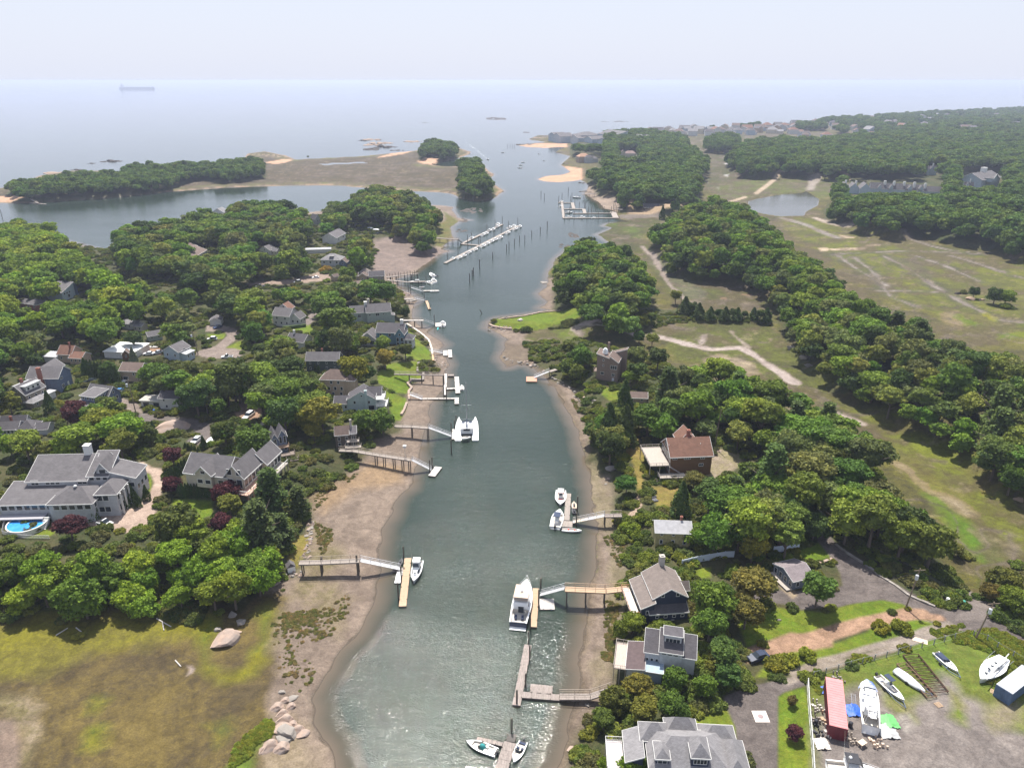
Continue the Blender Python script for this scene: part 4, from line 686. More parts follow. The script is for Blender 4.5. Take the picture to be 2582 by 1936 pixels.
def roof_geo(b, bt, x0, y0, x1, y1, z, rh, kind, ov=.45, th=.2):
    """adds the roof faces over the rectangle; bt collects the fascia boards"""
    X0, Y0, X1, Y1 = x0-ov, y0-ov, x1+ov, y1+ov
    def slab(top):          # closed panel under a top polygon
        n = len(top); lo = [(p[0], p[1], p[2]-th) for p in top]; b.add(list(top)+lo, [tuple(range(n)), tuple(range(2*n-1, n-1, -1))]+[(i, n+i, n+(i+1) % n, (i+1) % n) for i in range(n)])
    def fas(p, q, w=.09): bt.bar((p[0], p[1], p[2]+.015), (q[0], q[1], q[2]+.015), w, th+.06)
    if kind in ('gx', 'gy'):
        if kind == 'gx':
            half = (y1-y0)/2; sl_ = rh/half; e = z-ov*sl_; ym = (y0+y1)/2; A, B_ = (X0, Y0, e), (X1, Y0, e); C_, D_ = (X1, Y1, e), (X0, Y1, e); r0, r1 = (X0, ym, z+rh), (X1, ym, z+rh); slab([A, B_, r1, r0]); slab([r0, r1, C_, D_])
            fas((X0, Y0-.04, e), (X1, Y0-.04, e)); fas((X0, Y1+.04, e), (X1, Y1+.04, e))
            for xx in (X0-.045, X1+.045): bt.bar((xx, Y0, e+.02), (xx, ym, z+rh+.02), .09, .3); bt.bar((xx, Y1, e+.02), (xx, ym, z+rh+.02), .09, .3)
        else:
            half = (x1-x0)/2; sl_ = rh/half; e = z-ov*sl_; xm = (x0+x1)/2; r0, r1 = (xm, Y0, z+rh), (xm, Y1, z+rh); slab([(X0, Y1, e), (X0, Y0, e), r0, r1]); slab([(X1, Y0, e), (X1, Y1, e), r1, r0])
            fas((X0-.04, Y0, e), (X0-.04, Y1, e)); fas((X1+.04, Y0, e), (X1+.04, Y1, e))
            for yy in (Y0-.045, Y1+.045): bt.bar((X0, yy, e+.02), (xm, yy, z+rh+.02), .09, .3); bt.bar((X1, yy, e+.02), (xm, yy, z+rh+.02), .09, .3)
    elif kind == 'hip':
        w, d = X1-X0, Y1-Y0; s = min(w, d)/2;
        if w >= d: r0, r1 = (X0+s*.95, (Y0+Y1)/2, z+rh), (X1-s*.95, (Y0+Y1)/2, z+rh)
        else: r0, r1 = ((X0+X1)/2, Y0+s*.95, z+rh), ((X0+X1)/2, Y1-s*.95, z+rh)
        a, b2, c, d2 = (X0, Y0, z), (X1, Y0, z), (X1, Y1, z), (X0, Y1, z)
        if w >= d: slab([a, b2, r1, r0]); slab([b2, c, r1]); slab([c, d2, r0, r1]); slab([d2, a, r0])
        else: slab([a, b2, r0]); slab([b2, c, r1, r0]); slab([c, d2, r1]); slab([d2, a, r0, r1])
        fas((X0, Y0-.04, z), (X1, Y0-.04, z)); fas((X0, Y1+.04, z), (X1, Y1+.04, z)); fas((X0-.04, Y0, z), (X0-.04, Y1, z)); fas((X1+.04, Y0, z), (X1+.04, Y1, z))
    elif kind in ('sS', 'sN', 'sE', 'sW'):      # shed roof, letter is the low side
        zs = {'sS': (0,0,1,1), 'sN': (1,1,0,0), 'sE': (1,0,0,1), 'sW': (0,1,1,0)}[kind]; P = [(X0,Y0), (X1,Y0), (X1,Y1), (X0,Y1)]; T = [(p[0], p[1], z+.05+rh*k) for p, k in zip(P, zs)]; slab(T)
        for i in range(4): fas(T[i], T[(i+1) % 4])
    else: b.box(X0, Y0, z, X1, Y1, z+th); [fas(p, q) for p, q in (((X0, Y0-.04, z+th), (X1, Y0-.04, z+th)), ((X0, Y1+.04, z+th), (X1, Y1+.04, z+th)), ((X0-.04, Y0, z+th), (X0-.04, Y1, z+th)), ((X1+.04, Y0, z+th), (X1+.04, Y1, z+th)))]
def wall_geo(b, x0, y0, x1, y1, z0, z, rh, kind):
    n = MB()
    b.box(x0, y0, z0, x1, y1, z-.02)
    if kind == 'gx': ym = (y0+y1)/2; b.add([(x0,y0,z-.02),(x0,y1,z-.02),(x0,ym,z+rh-.24),(x1,y0,z-.02),(x1,y1,z-.02),(x1,ym,z+rh-.24)], [(0,2,1),(3,4,5),(0,3,5,2),(1,2,5,4)])
    elif kind == 'gy': xm = (x0+x1)/2; b.add([(x0,y0,z-.02),(x1,y0,z-.02),(xm,y0,z+rh-.24),(x0,y1,z-.02),(x1,y1,z-.02),(xm,y1,z+rh-.24)], [(0,1,2),(3,5,4),(0,2,5,3),(1,4,5,2)])
    elif kind in ('sS','sN','sE','sW'):
        zs = {'sS': (0,0,1,1), 'sN': (1,1,0,0), 'sE': (1,0,0,1), 'sW': (0,1,1,0)}[kind]; P = [(x0,y0), (x1,y0), (x1,y1), (x0,y1)]
        b.add([(p[0], p[1], z-.02) for p in P]+[(p[0], p[1], max(z-.01, z+rh*k-.16)) for p, k in zip(P, zs)], [(4,5,6,7),(0,1,5,4),(1,2,6,5),(2,3,7,6),(3,0,4,7)])
def side(x0, y0, x1, y1, s):
    return {'S': ((x0, y0), (1, 0), x1-x0, 0, (0, -1)), 'N': ((x1, y1), (-1, 0), x1-x0, math.pi, (0, 1)), 'E': ((x1, y0), (0, 1), y1-y0, math.pi/2, (1, 0)), 'W': ((x0, y1), (0, -1), y1-y0, -math.pi/2, (-1, 0))}[s]
LOG = []
def house(name, label, eave, blocks, wallm, roofm, chim=(), cat='house', group=None, eh=None, decks=(), pane=True, flip=False, yaw=None, wid=None, zk=None):
    """eave = (crop, x1, y1, x2, y2): the near eave (or one corner and yaw) as seen in the photograph, at height eh above the ground.
    blocks = [(x0,y0,x1,y1,z0,z,roof kind,roof height,[(side, n, z, w, h, bars, door?, u0, u1)...], wall?, roof?)] in metres; x along the eave, y away."""
    c, a1, b1, a2, b2 = eave; eh = eh if eh is not None else blocks[0][5]
    k = 1.0; wid = wid or blocks[0][2]-blocks[0][0]; kz = 1.0
    for _ in range(4):
        p = at(c, a1, b1, eh*kz); g = p.z-eh*kz
        if yaw is None or isinstance(yaw, tuple):
            q = Vector((*G(*px(c, a2, b2), p.z), p.z)); d = q-p; k = d.length/wid; kz = min(1.25, max(.85, k)) if zk is None else zk; yw = math.atan2(d.y, d.x)
        else: yw = yaw
    yaw = yw
    if not -2 < yaw < 2: yaw = 0
    LOG.append('%s k %.2f yaw %.0f at %.0f %.0f g %.1f' % (name, k, math.degrees(yaw), p.x, p.y, g))
    root = empty(name, (p.x, p.y, g), yaw, label, cat, group); root.scale = (k, k, kz)
    wb, rb, tb = {}, {}, MB(); allx = []
    for bl in blocks:
        x0, y0, x1, y1, z0, z, kind, rh, wins = bl[:9]; wm = bl[9] if len(bl) > 9 and bl[9] else wallm; rm = bl[10] if len(bl) > 10 and bl[10] else roofm
        allx.append((x0, y0, x1, y1))
        if z0 == 0: z0 = -1.2
        ov = .4
        if kind != 'none': wall_geo(wb.setdefault(wm, MB()), x0, y0, x1, y1, z0, z, rh, kind); roof_geo(rb.setdefault(rm, MB()), tb, x0, y0, x1, y1, z, rh, kind, ov)
        for wv in wins:
            s, n, wz, ww, wh = wv[:5]; bars = wv[5] if len(wv) > 5 else 0; door = wv[6] if len(wv) > 6 else False; u0 = wv[7] if len(wv) > 7 else 0; u1 = wv[8] if len(wv) > 8 else 1
            o_, dr, LL, ang, nm_ = side(x0, y0, x1, y1, s)
            for i in range(n):
                u = LL*(u0+(u1-u0)*(i+.5)/n); put_window(root, (o_[0]+dr[0]*u+nm_[0]*.0, o_[1]+dr[1]*u+nm_[1]*.0, wz), ang, ww, wh, bars, door, pane)
    for m_, b in wb.items(): b.build('wall', m_, root)
    ro = None
    for m_, b in rb.items(): ro = b.build('roof', m_, root)
    if tb.v: tb.build('trim', M_WHITE, root)
    for cc in chim:
        x, y, z0, z1, s, cm = cc; b = MB(); b.box(x-s/2, y-s/2, z0, x+s/2, y+s/2, z1); b.box(x-s/2-.08, y-s/2-.08, z1, x+s/2+.08, y+s/2+.08, z1+.15); b.box(x-s/4, y-s/4, z1+.15, x+s/4, y+s/4, z1+.35); b.build('chimney', cm, root)
    for dk in decks: deck(root, *dk)
    M = Matrix.Rotation(yaw, 3, 'Z') @ Matrix.Scale(k, 3)
    for x0, y0, x1, y1 in allx:
        cs = [M @ Vector((x, y, 0))+Vector((p.x, p.y, 0)) for x, y in ((x0,y0),(x1,y0),(x1,y1),(x0,y1))]; xs_ = [v.x for v in cs]; ys_ = [v.y for v in cs]; m_ = .15*(max(xs_)-min(xs_)); FOOT.append((min(xs_)-1+m_*.3, min(ys_)-1, max(xs_)+1-m_*.3, max(ys_)+1))
    return root
def deck(root, x0, y0, x1, y1, z, rail='SEW', m=None, rm=None, h=1.0, roofpost=0):
    m = m or M_DECK; rm = rm or m; b = MB(); b.box(x0, y0, z-.25, x1, y1, z)
    for x in (x0+.15, (x0+x1)/2, x1-.15):
        for y in (y0+.15, y1-.15): b.box(x-.1, y-.1, -1.2, x+.1, y+.1, z-.26)
    b.build('deck', m, root); r = MB(); e = {'S': ((x0,y0),(x1,y0)), 'N': ((x0,y1),(x1,y1)), 'E': ((x1,y0),(x1,y1)), 'W': ((x0,y0),(x0,y1))}
    for s in rail:
        (ax, ay), (bx, by) = e[s]; L = math.hypot(bx-ax, by-ay); r.bar((ax, ay, z+h), (bx, by, z+h), .1, .08); r.bar((ax, ay, z+.2), (bx, by, z+.2), .06, .06); n = max(2, int(L/.5))
        for i in range(n+1): x = ax+(bx-ax)*i/n; y = ay+(by-ay)*i/n; w = .06 if i % 4 == 0 else .022; r.box(x-w, y-w, z, x+w, y+w, z+h-.08)
    if rail: r.build('railing', rm, root)
def stair(root, p, q, w, m):
    b = MB(); p = Vector(p); q = Vector(q); n = max(3, int(abs(q.z-p.z)/.2));
    for i in range(n): t = (i+.5)/n; c = p.lerp(q, t); d = (q-p); d.z = 0; L = d.length/n; d.normalize(); s = Vector((-d.y, d.x, 0))*w/2; a = c-d*L/2; e = c+d*L/2; b.add([a-s-Vector((0,0,.08)), e-s-Vector((0,0,.08)), e+s-Vector((0,0,.08)), a+s-Vector((0,0,.08)), a-s, e-s, e+s, a+s], [(3,2,1,0),(4,5,6,7),(0,1,5,4),(1,2,6,5),(2,3,7,6),(3,0,4,7)])
    b.build('steps', m, root)
h = house('waterfront_house', 'navy clapboard house with taupe gable roof and square stone chimney on the right bank', ('D', 385, 545, 605, 530), [
 (0,0,11.2,13.5,0,6.6,'gy',2.6, [('S',2,7.2,1.2,1.2,0,False,.05,.95),('W',3,5.6,1.2,1.3)], SN, RT),
 (-1.5,-2.6,11.0,0,0,3.3,'sS',1.3, [('S',4,2.3,1.2,.9,0,False,.08,.98),('S',2,.7,1.2,.9,0,False,.05,.8)], SN, RD),
 (-4.2,-1.6,0,13.0,0,4.6,'sW',1.6, [('S',1,3.2,1.2,1.3),('W',4,2.6,1.6,1.9)], SN, RT),
 (11.2,6,14,9.5,0,5.0,'gx',1.6, [], SN, RT), (11.2,10.5,12.4,12.5,0,5.0,'sE',.8,[('E',1,3.5,1,1.2)],SN,RT)], SN, RT,
 chim=[(6.3,13.2,5,11.6,1.7,M_CONC)], eh=6.4, decks=[(-7.4,-1.6,-4.6,12.6,2.6,'WNS',mat('pale_deck',(.62,.55,.49),.8,.15,1,stretch=(1,8,1)),mat('cedar_rail',(.45,.22,.12),.8))])
h = house('lichened_house', 'weathered grey house with steep lichen spotted roofs and a blue grey lower wall', ('D', 330, 895, 660, 945), [
 (0,0,4.2,6.0,0,6.4,'sS',2.6, [('S',3,4.4,.9,1)], SG, RD),
 (4.2,-.6,10.4,5.6,0,7.6,'sS',2.4, [('S',3,7.2,1.5,1.0,0,False,.05,.85)], SG, RD),
 (10.4,-.2,14.2,5.6,0,6.6,'sS',2.6, [], SG, RD),
 (5.2,2.2,10.0,6.4,7.0,10.2,'sN',.5, [('S',1,9.2,4.2,1.2,3)], SG, RD),
 (-4.8,-4.5,0,6.5,0,4.0,'sW',.6, [], SG, mat('tar_roof',(.10,.07,.07),.9,.3,1)),
 (0,-4.2,5.2,-.1,0,3.9,'flat',0,[('W',1,2,1.4,1.2)], siding('blue_grey_wall',(.30,.38,.46)), siding('blue_grey_wall2',(.30,.38,.46)))], SG, RD, eh=6.3, wid=14.2,
 decks=[(-8.6,-4.2,-5.0,6.6,3.4,'WNS',mat('bleached_planks',(.50,.42,.36),.9,.4,1.3,stretch=(9,1,1)),M_DECK)])
h = house('slate_roof_house', 'large house with many pale grey hips and dormers at the bottom edge', ('D', 200, 1560, 945, 1600), [
 (6,-6,27,7,0,6.5,'hip',3.0, [], SN, RL), (4.5,2.5,12,8.5,0,6.8,'hip',2.2, [('W',1,5.5,2.2,1.6),('S',1,5.8,2.4,1.8)], SN, RL), (12,6,20.5,11,0,6.4,'hip',2.2, [], SN, RL), (21.5,3.5,31,10,0,6.0,'hip',2.2, [], SN, RL), (0,-3,4.5,7,0,5.4,'sW',1.5, [('S',1,4,2,1.5)], SN, RL),
 (17,-5.4,21.5,1,6,9.0,'hip',1.8, [('S',1,8.0,3.6,1.2,3)], SN, RL), (25.5,-8,33,6,0,5.2,'hip',3.0, [], SN, RL), (7.6,-5.2,11,0,5.5,8.2,'hip',1.2, [('S',1,7.5,2.6,1.2,1)], SN, RL)], SN, RL, eh=5.2, wid=31, zk=.95,
 decks=[(-5,-3,-.3,7,3.2,'WNS',mat('grey_composite_deck',(.52,.48,.47),.8,.1,1,stretch=(1,8,1)),M_WHITE)], chim=[])
h = house('cottage', 'small cottage with shallow purple grey gable roof and open porch beside the asphalt drive', ('D', 1305, 430, 1440, 398), [
 (0,0,8.6,10.5,0,3.0,'gx',1.5, [('S',2,1.5,1.4,1.5),('W',4,1.5,1.5,1.8)], siding('slate_blue_siding',(.13,.16,.20)), shingle('mauve_shingle',(.25,.21,.215)))], SW, RG, eh=2.9, decks=[(-2.4,-.2,-.05,10.2,.5,'',M_DECK,M_WHITE)])
h = house('chalet', 'tall brown wood house with rusty red gable roof and big grey sun deck', ('K', 1135, 503, 1480, 490), [
 (0,0,13.5,10.5,0,7.4,'gx',4.0, [('S',1,6.6,1.6,1.0,1,False,.02,.18),('S',1,6.6,2.2,1.1,2,False,.3,.5),('S',1,6.6,1.5,1.1,1,False,.68,.86),('S',1,3.9,1.5,1.1,1,False,.66,.84),('W',4,6.1,2.1,2.3,1),('W',2,9.0,2.0,2.0,1,False,.25,.75),('W',3,2,1.6,1.8)], SBR, RR),
 (5.5,10.5,11.5,15.5,0,7.6,'gy',3.2, [], SBR, RR)], SBR, RR, chim=[(7.2,6.5,9,13.2,1.0,M_BRICK)], eh=7.2, decks=[(-6.8,-.5,-.1,12.5,4.4,'WNS'), (-4.2,-3.6,4.5,-.6,1.6,'WS')])
b = MB(); b.tube((10.4,3.2,8.2),(10.4,3.2,10.0),.13,.13,8); b.build('vent_pipe', M_WHITE, h)
stair(h, (-.6,-.9,4.3), (3.2,-.9,1.7), 1.0, M_DECK)
b = MB(); [b.add([(x,11.2+.0,10.35),(x+.8,11.2,10.35),(x+.8,12.4,10.35),(x,12.4,10.35)],[(0,1,2,3)]) for x in ()]
h = house('derelict_house', 'abandoned house with peeling yellow walls and bleached grey metal roof half hidden by trees', ('K', 1010, 1132, 1305, 1142), [
 (0,0,11.5,7,0,5.6,'gx',2.0, [('S',3,4.6,1.0,.7),('S',3,2.2,1.1,1.5)], SY, mat('bleached_metal_roof',(.42,.41,.42),.6,.3,.8))], SY, RG, chim=[(8.6,4,6.5,8.6,.7,M_BRICK)], eh=5.4)
h = house('observatory_house', 'tall taupe house with angular walls and a white observatory dome on its roof', ('J', 838, 985, 985, 1003), [
 (0,0,7.2,9,0,9.6,'sE',1.6, [('S',1,8.6,.9,.9,0,False,.4,.6),('S',1,6.4,.9,.9,0,False,.4,.6),('S',1,3.0,2.0,1.2,0,False,.3,.6),('W',2,7,1,1.4),('W',2,3.4,1.4,1.6)], SOB, RB),
 (7.2,-.8,11.8,8.4,0,8.4,'sE',2.6, [('S',1,6.2,3.6,1.7,2),('S',1,3.0,1.8,1.3,1),('S',1,.9,1.2,1.6,0,True)], SOB, RB),
 (6.6,9,14.5,12,0,9.6,'sW',2.4, [('W',2,9.5,1,1.2)], SOB, RB)], SOB, RB, chim=[(4.2,10.2,6,13.6,1.1,SOB)], eh=0, wid=11.8, zk=.95, decks=[(-2.0,1,-.05,6.5,3.2,'WS',SOB)])
b = MB(); b.tube((3.6,4.2,9.9),(3.6,4.2,11.3),1.5,1.5,20); b.sphere((3.6,4.2,11.3),1.5,20,8,half=True); b.box(3.2,2.6,11.2,4.0,4.3,12.9); b.build('observatory_dome', mat('dome_white',(.80,.80,.78),.35,.05), h, True)
house('garden_shed', 'small brown roofed shed on the lawn behind the observatory house', ('J', 1058, 1108, 1192, 1114), [(0,0,7,4.4,0,2.6,'gx',1.3, [('S',2,1.5,.8,.9)], ST, RB)], ST, RB, cat='shed', eh=2.5)
h = house('pool_house', 'sprawling pale grey house with dark hipped roofs, pointed windows and a pool at its foot', ('B', 335, 1030, 640, 1022), [
 (0,0,10.6,8.5,0,5.4,'hip',2.6, [('S',5,4.3,1.6,1.4,0,False,.08,.98),('S',1,.9,1.0,1.9,0,True,.7,.85),('E',3,4.2,1.2,1.3)], SG, RG),
 (-13,1.5,.5,9.5,0,4.6,'sS',2.0, [('S',7,3.6,1.6,1.4,0,False,.02,.98),('W',1,3.6,2,1.6)], SG, RG),
 (-9,8,6,15.5,0,7.4,'sS',3.6, [('S',3,8.0+-1.0,1.2,1.2,0,False,.30,.55),('S',1,7.0,2.0,1.4,1,False,.06,.2),('S',1,7.0,2.4,1.3,1,False,.85,.99)], SG, RG),
 (6,9,11.0,16.5,0,8.0,'sS',3.4, [('S',3,7.4,1.3,1.3)], SG, RG), (8.0,9.6,11.2,15,7,9.4,'gy',2.2, [('S',1,9.0,1.8,1.3)], SG, RG),
 (10.6,2.5,15.6,9.5,0,6.4,'hip',2.0, [('S',2,5.2,1.5,1.6,0,False,.0,.6),('S',2,2.0,1.5,1.6,0,False,.0,.6),('E',4,5.2,1.0,1.8),('E',4,2.0,1.0,2.0)], SG, RG),
 (11,9.5,17.5,16,0,7.0,'sE',2.2, [('S',3,5,1.4,1.4),('E',3,4,1.4,1.6)], SG, RG)], SG, RG, chim=[(3.5,16.2,9,13.4,1.6,M_WHITE)], eh=5.2,
 decks=[(-13,-1.2,-1.5,1.4,2.0,'W',mat('grey_deck',(.36,.35,.37),.8,.2,1,stretch=(1,8,1)),M_WHITE)])
b = MB()
for x in (-5.4, -3.7): b.add([(x,10.2,8.45),(x+1.1,10.2,8.45),(x+1.1,12.0,9.2),(x,12.0,9.2),(x,10.2,8.3),(x+1.1,10.2,8.3),(x+1.1,12.0,9.05),(x,12.0,9.05)], [(0,1,2,3),(0,4,5,1),(1,5,6,2),(2,6,7,3),(3,7,4,0)])
b.build('skylight', M_GLASS, h); b = MB(); b.sphere((5.3,3.9,8.0),.45,10,4,half=True); b.build('roof_vent', M_WHITE, h)
b = MB(); [b.box(x, .9, 0, x+.35, 1.25, 6.0) for x in ()]; [b.box(16.0,y,0,16.35,y+.35,6.1) for y in (3.2,5.4,7.6,9.8)]; b.build('porch_column', M_WHITE, h); stair(h, (-.9,-.2,2.0), (-.9,-3.2,.1), 1.6, M_WHITE)
h = house('cream_house', 'cream house with brown grey cross gable roof, large gable windows and long pink floored balcony', ('B', 1290, 800, 1575, 832), [
 (0,0,10.6,8,0,6.2,'gx',3.0, [('S',2,4.4,1.5,1.3,0,False,.36,.66),('S',1,4.2,1.5,1.3,0,False,.76,.95)], SC_, RG),
 (3.4,-1.0,7.4,5,3,6.8,'gy',2.0, [('S',2,4.6,1.5,1.2),('S',1,7.0,1.3,1.0)], SC_, RG),
 (10.6,-.2,15.2,8,0,6.6,'gy',2.8, [('S',2,7.4,1.3,1.6),('S',2,4.6,1.5,2.2),('E',5,4.6,1.6,2.0)], SC_, RG), (11.6,8,16.4,14.5,0,6.0,'gy',2.4, [('E',4,4.2,1.5,1.9)], SC_, RG)], SC_, RG, eh=6.0,
 decks=[(10.2,-2.6,17.4,-.25,3.2,'SEW',mat('pink_deck',(.56,.33,.24),.8,.15,1,stretch=(1,8,1)),M_WHITE),(15.25,-.2,17.4,8,3.2,'E',mat('pink_deck',(.5,.3,.2)),M_WHITE),(16.5,8.1,18.6,14,3.0,'ES',M_DECK,M_WHITE)])
house('blue_tiered_house', 'narrow slate blue house with twin dark gables and stacked timber decks down the bank', ('B', 1890, 580, 2000, 560), [
 (0,0,3.2,9,0,6.6,'gy',2.2, [('S',1,5.2,1.6,2.6,1),('S',1,2.2,1.6,1.8,1)], SB, RD), (3.4,1.2,7.2,9,0,7.0,'gy',2.4, [('S',2,5.4,1.2,2.8),('S',2,2.0,1.2,1.8),('E',3,5,1.2,1.8)], SB, RD)], SB, RD, eh=6.4, wid=7.2,
 decks=[(-.5,-2.6,7.6,-.1,3.6,'SEW',mat('brown_deck',(.28,.19,.13))),(3,-6.2,9.4,-2.8,1.6,'SEW',mat('dark_deck',(.22,.17,.14))),(5,-9.4,10.6,-6.4,.4,'SEW',mat('dark_deck',(.2,.2,.2)))])
house('brick_chimney_house', 'two storey steel blue house with a tall red brick chimney on its near wall', ('B', 405, 145, 490, 88), [
 (-.2,0,8.2,11.5,0,6.2,'gy',3.0, [('S',1,5.2,1.6,1.0,1,False,.1,.4),('S',1,2.0,1.6,1.6,1,False,.1,.4),('S',1,1.4,1.0,2.2,0,True,.5,.8),('W',1,4.4,1.4,1.6),('W',1,2.2,1.3,1.8)], SB, RG), (3,5,13,11,0,6.4,'gx',2.6, [], SB, RG)], SB, RG, chim=[(-.9,6.0,0,10.2,1.2,M_BRICK)], eh=6.0)
house('dormer_house', 'white grey shingled house with a wide shed dormer and low grey porch roof', ('B', 175, 265, 310, 205), [
 (0,0,9.6,8.5,0,5.6,'gx',3.4, [('S',3,3.6,1.0,1.4),('W',2,3.8,1.0,1.3),('W',1,6.6,1,1.2)], SSH, RG), (1.6,.8,8.6,7,5.0,7.9,'sN',.6, [('S',3,7.0,1.2,1.3)], SW, RP), (-1,-4.2,7,-.05,0,2.7,'hip',1.3, [('S',2,1.5,.9,1.3),('E',2,1.5,.9,1.3)], SSH, RL), (7.4,-2.8,11.5,0,0,2.9,'flat',0, [], SW, RP)], SSH, RG, chim=[(4.2,5.2,7,10.4,.9,M_BRICK)], eh=5.4)
house('blue_cape', 'small blue cape house with a wide grey dormer beyond the purple beech', ('B', 745, 278, 832, 235), [
 (0,-.2,5.6,8.5,0,4.0,'gy',2.8, [('S',2,2.4,1.0,1.3,0,False,.1,.9),('S',1,4.6,.8,1.0,0,False,.35,.65)], SB, RG), (-6.4,1.5,0,7.5,0,3.0,'sW',1.0, [('S',3,1.8,1,1.2)], SB, RG), (-4.2,.8,1.6,6.5,3.0,5.4,'sW',.6, [('S',4,4.6,1.0,.9),('W',3,4.6,1.0,.9)], SB, RG)], SB, RG, eh=3.9)
house('low_dark_house', 'low rambling house under dark grey hipped roofs at the left edge', ('B', 60, 505, 300, 492), [
 (-6,0,4,8,0,3.4,'gx',2.0, [('S',4,2.2,1.2,1.3,0,False,.3,1)], SG, RD), (4,-1,12,8,0,3.4,'hip',2.4, [('S',2,2.0,1.6,1.3)], SG, RD), (12,-.5,18,7,0,2.9,'gx',1.6, [], SG, RD), (-7,7,5,12,0,4.0,'gx',2.0, [], SG, RD)], SG, RD, chim=[(-1,6,3,6.6,1.0,M_BRICK)], eh=3.3, wid=16)
house('tan_house', 'tan house with plain brown gable roof behind the small blue cape', ('B', 832, 95, 972, 100), [(0,0,9.2,8,0,5.2,'gx',2.4, [('S',1,3.6,1.0,1.2,0,False,.55,.8),('S',1,1.4,2.4,2.0,0,False,.1,.4)], ST, RB)], ST, RB, eh=5.0)
house('white_garage', 'white two storey outbuilding with black roof by the shaded lane', ('B', 1105, 285, 1240, 290), [(0,0,8,7,0,4.8,'gx',1.8, [('S',1,3.8,.9,1.0,0,False,.1,.4),('S',1,1.2,1.0,1.2,0,False,.2,.5)], SW, RD), (-8.5,1,0,6,0,2.8,'flat',0, [('S',2,1.2,2.6,2.0)], SW, M_CONC)], SW, RD, eh=4.7, cat='garage')
house('red_roof_house', 'old house with a rust red gable roof and thin chimney on the left', ('G', 455, 925, 565, 930), [(0,0,8.5,9,0,4.6,'gx',3.2, [('S',2,2.6,1.2,1.3)], ST, RR), (8.5,-2,16,6,0,3.6,'gx',2.0, [('S',3,2.2,1.1,1.2)], ST, RR), (-8,-1,0,5,0,3.2,'sS',.8, [], SW, RP)], ST, RR, chim=[(6.4,3.2,5,9.4,.8,M_BRICK)], eh=4.4)
house('flat_white_building', 'low building with a bright white flat roof among the trees', ('G', 825, 905, 1060, 915), [(0,0,17,15,0,3.2,'flat',0, [], SW, mat('white_membrane',(.80,.79,.77),.7,.08,.3))], SW, RP, eh=3.2, cat='building')
house('brown_shed', 'little brown shingled shed with white window beside the blue spruce', ('G', 970, 925, 1030, 920), [(0,0,4.2,4,0,3.4,'gy',1.8, [('S',1,2.0,.9,1.2)], SBR, RB)], SBR, RB, cat='shed', eh=3.3)
house('pale_blue_house', 'pale blue gabled house with grey roof at the road corner', ('G', 1300, 895, 1420, 910), [(0,0,8.6,8,0,5.2,'gy',2.6, [('S',2,3.2,1.0,1.3),('E',1,5.2,1.2,1.2),('E',2,2.4,1.2,1.4)], SLB, RG), (8.6,1.5,11.5,7,0,3.8,'sE',.6, [('E',2,2.4,1.0,1.3)], SLB, RP)], SLB, RG, eh=5.0)
house('slanted_blue_house', 'modern blue grey house with a single slanting roof in the left trees', ('G', 490, 440, 590, 400), [(0,0,11,9,0,5.2,'sW',3.6, [('S',3,4.0,1.5,1.2,0,False,.1,.7),('S',1,2,2,2)], SLB, RG), (11,1,15,9,0,6.5,'sE',2.0, [('E',3,4,1.2,2.2)], SB, RG)], SB, RG, eh=5.0)
house('hidden_brick_house', 'grey hipped roof over brick walls at the far left among trees', ('G', 200, 525, 290, 535), [(0,0,10,9,0,3.6,'hip',2.4, [('S',2,2.2,1.4,1.2)], M_BRICK, RG), (-8,1,0,8,0,3.4,'hip',2.0, [], M_BRICK, RG)], M_BRICK, RG, eh=3.5)
house('small_white_garage', 'small white garage with grey gable facing the looped road', ('G', 1670, 660, 1760, 655), [(0,0,8,8,0,3.0,'gy',1.6, [('S',1,1.3,3.0,2.2,0,True)], SW, RG)], SW, RG, eh=2.9, cat='garage')
house('grey_bungalow', 'bungalow with flat grey roof partly hidden under tall trees', ('G', 965, 680, 1090, 690), [(0,0,14,9,0,3.2,'gx',1.4, [('S',3,1.8,1.2,1.2)], SW, RL), (13,-3,20,4,0,3.0,'gx',1.2, [('S',2,1.6,1.2,1.2)], SC_, RL)], SW, RL, eh=3.1)
house('sage_cottage', 'little sage cottage with dull roof below the bungalow', ('G', 1180, 785, 1290, 765), [(0,0,9,7,0,3.0,'gx',1.8, [('S',2,1.8,1.1,1.2)], SGN, RG)], SGN, RG, eh=2.9)
house('purple_roof_house', 'long house with mauve roof near the inlet at upper left', ('G', 1520, 165, 1640, 95), [(0,0,16,9,0,4.0,'gx',2.4, [('S',3,2.4,1.4,1.3)], SG, RB), (8,6,22,15,0,4.6,'gx',2.6, [], SG, RB)], SG, RB, eh=3.9)
house('white_gable_cottage', 'white cottage with grey gable among the upper left trees', ('G', 2065, 95, 2150, 100), [(0,0,10,9,0,4.6,'gy',3.0, [('S',2,2.6,1.2,1.3),('S',1,5,1,1)], SW, RG), (9.5,2,15,9,0,3.8,'gx',2.0, [('S',2,2.4,1,1.2)], SC_, RG)], SW, RG, eh=4.5)
house('hip_roof_house', 'squarish house with light grey hipped roof and small dormer near the cove', ('H', 660, 175, 810, 178), [(0,0,14.5,12,0,4.4,'hip',3.6, [('S',3,2.6,1.6,1.5)], SG, RL), (6.5,1.5,9,5,5,6.8,'flat',0, [('S',1,6,1.2,1)], RG, RL), (14.5,-2,20,6,0,3.4,'gy',2.2, [('S',1,2.2,1.2,1.2)], SB, RB)], SG, RL, eh=4.3)
house('far_white_gable', 'white gabled house standing out at the tree edge above the inlet', ('M', 1312, 950, 1390, 952), [(0,0,16,11,0,5.5,'gy',4.4, [('S',2,4,1.6,1.6)], SW, RL)], SW, RL, eh=5.4)
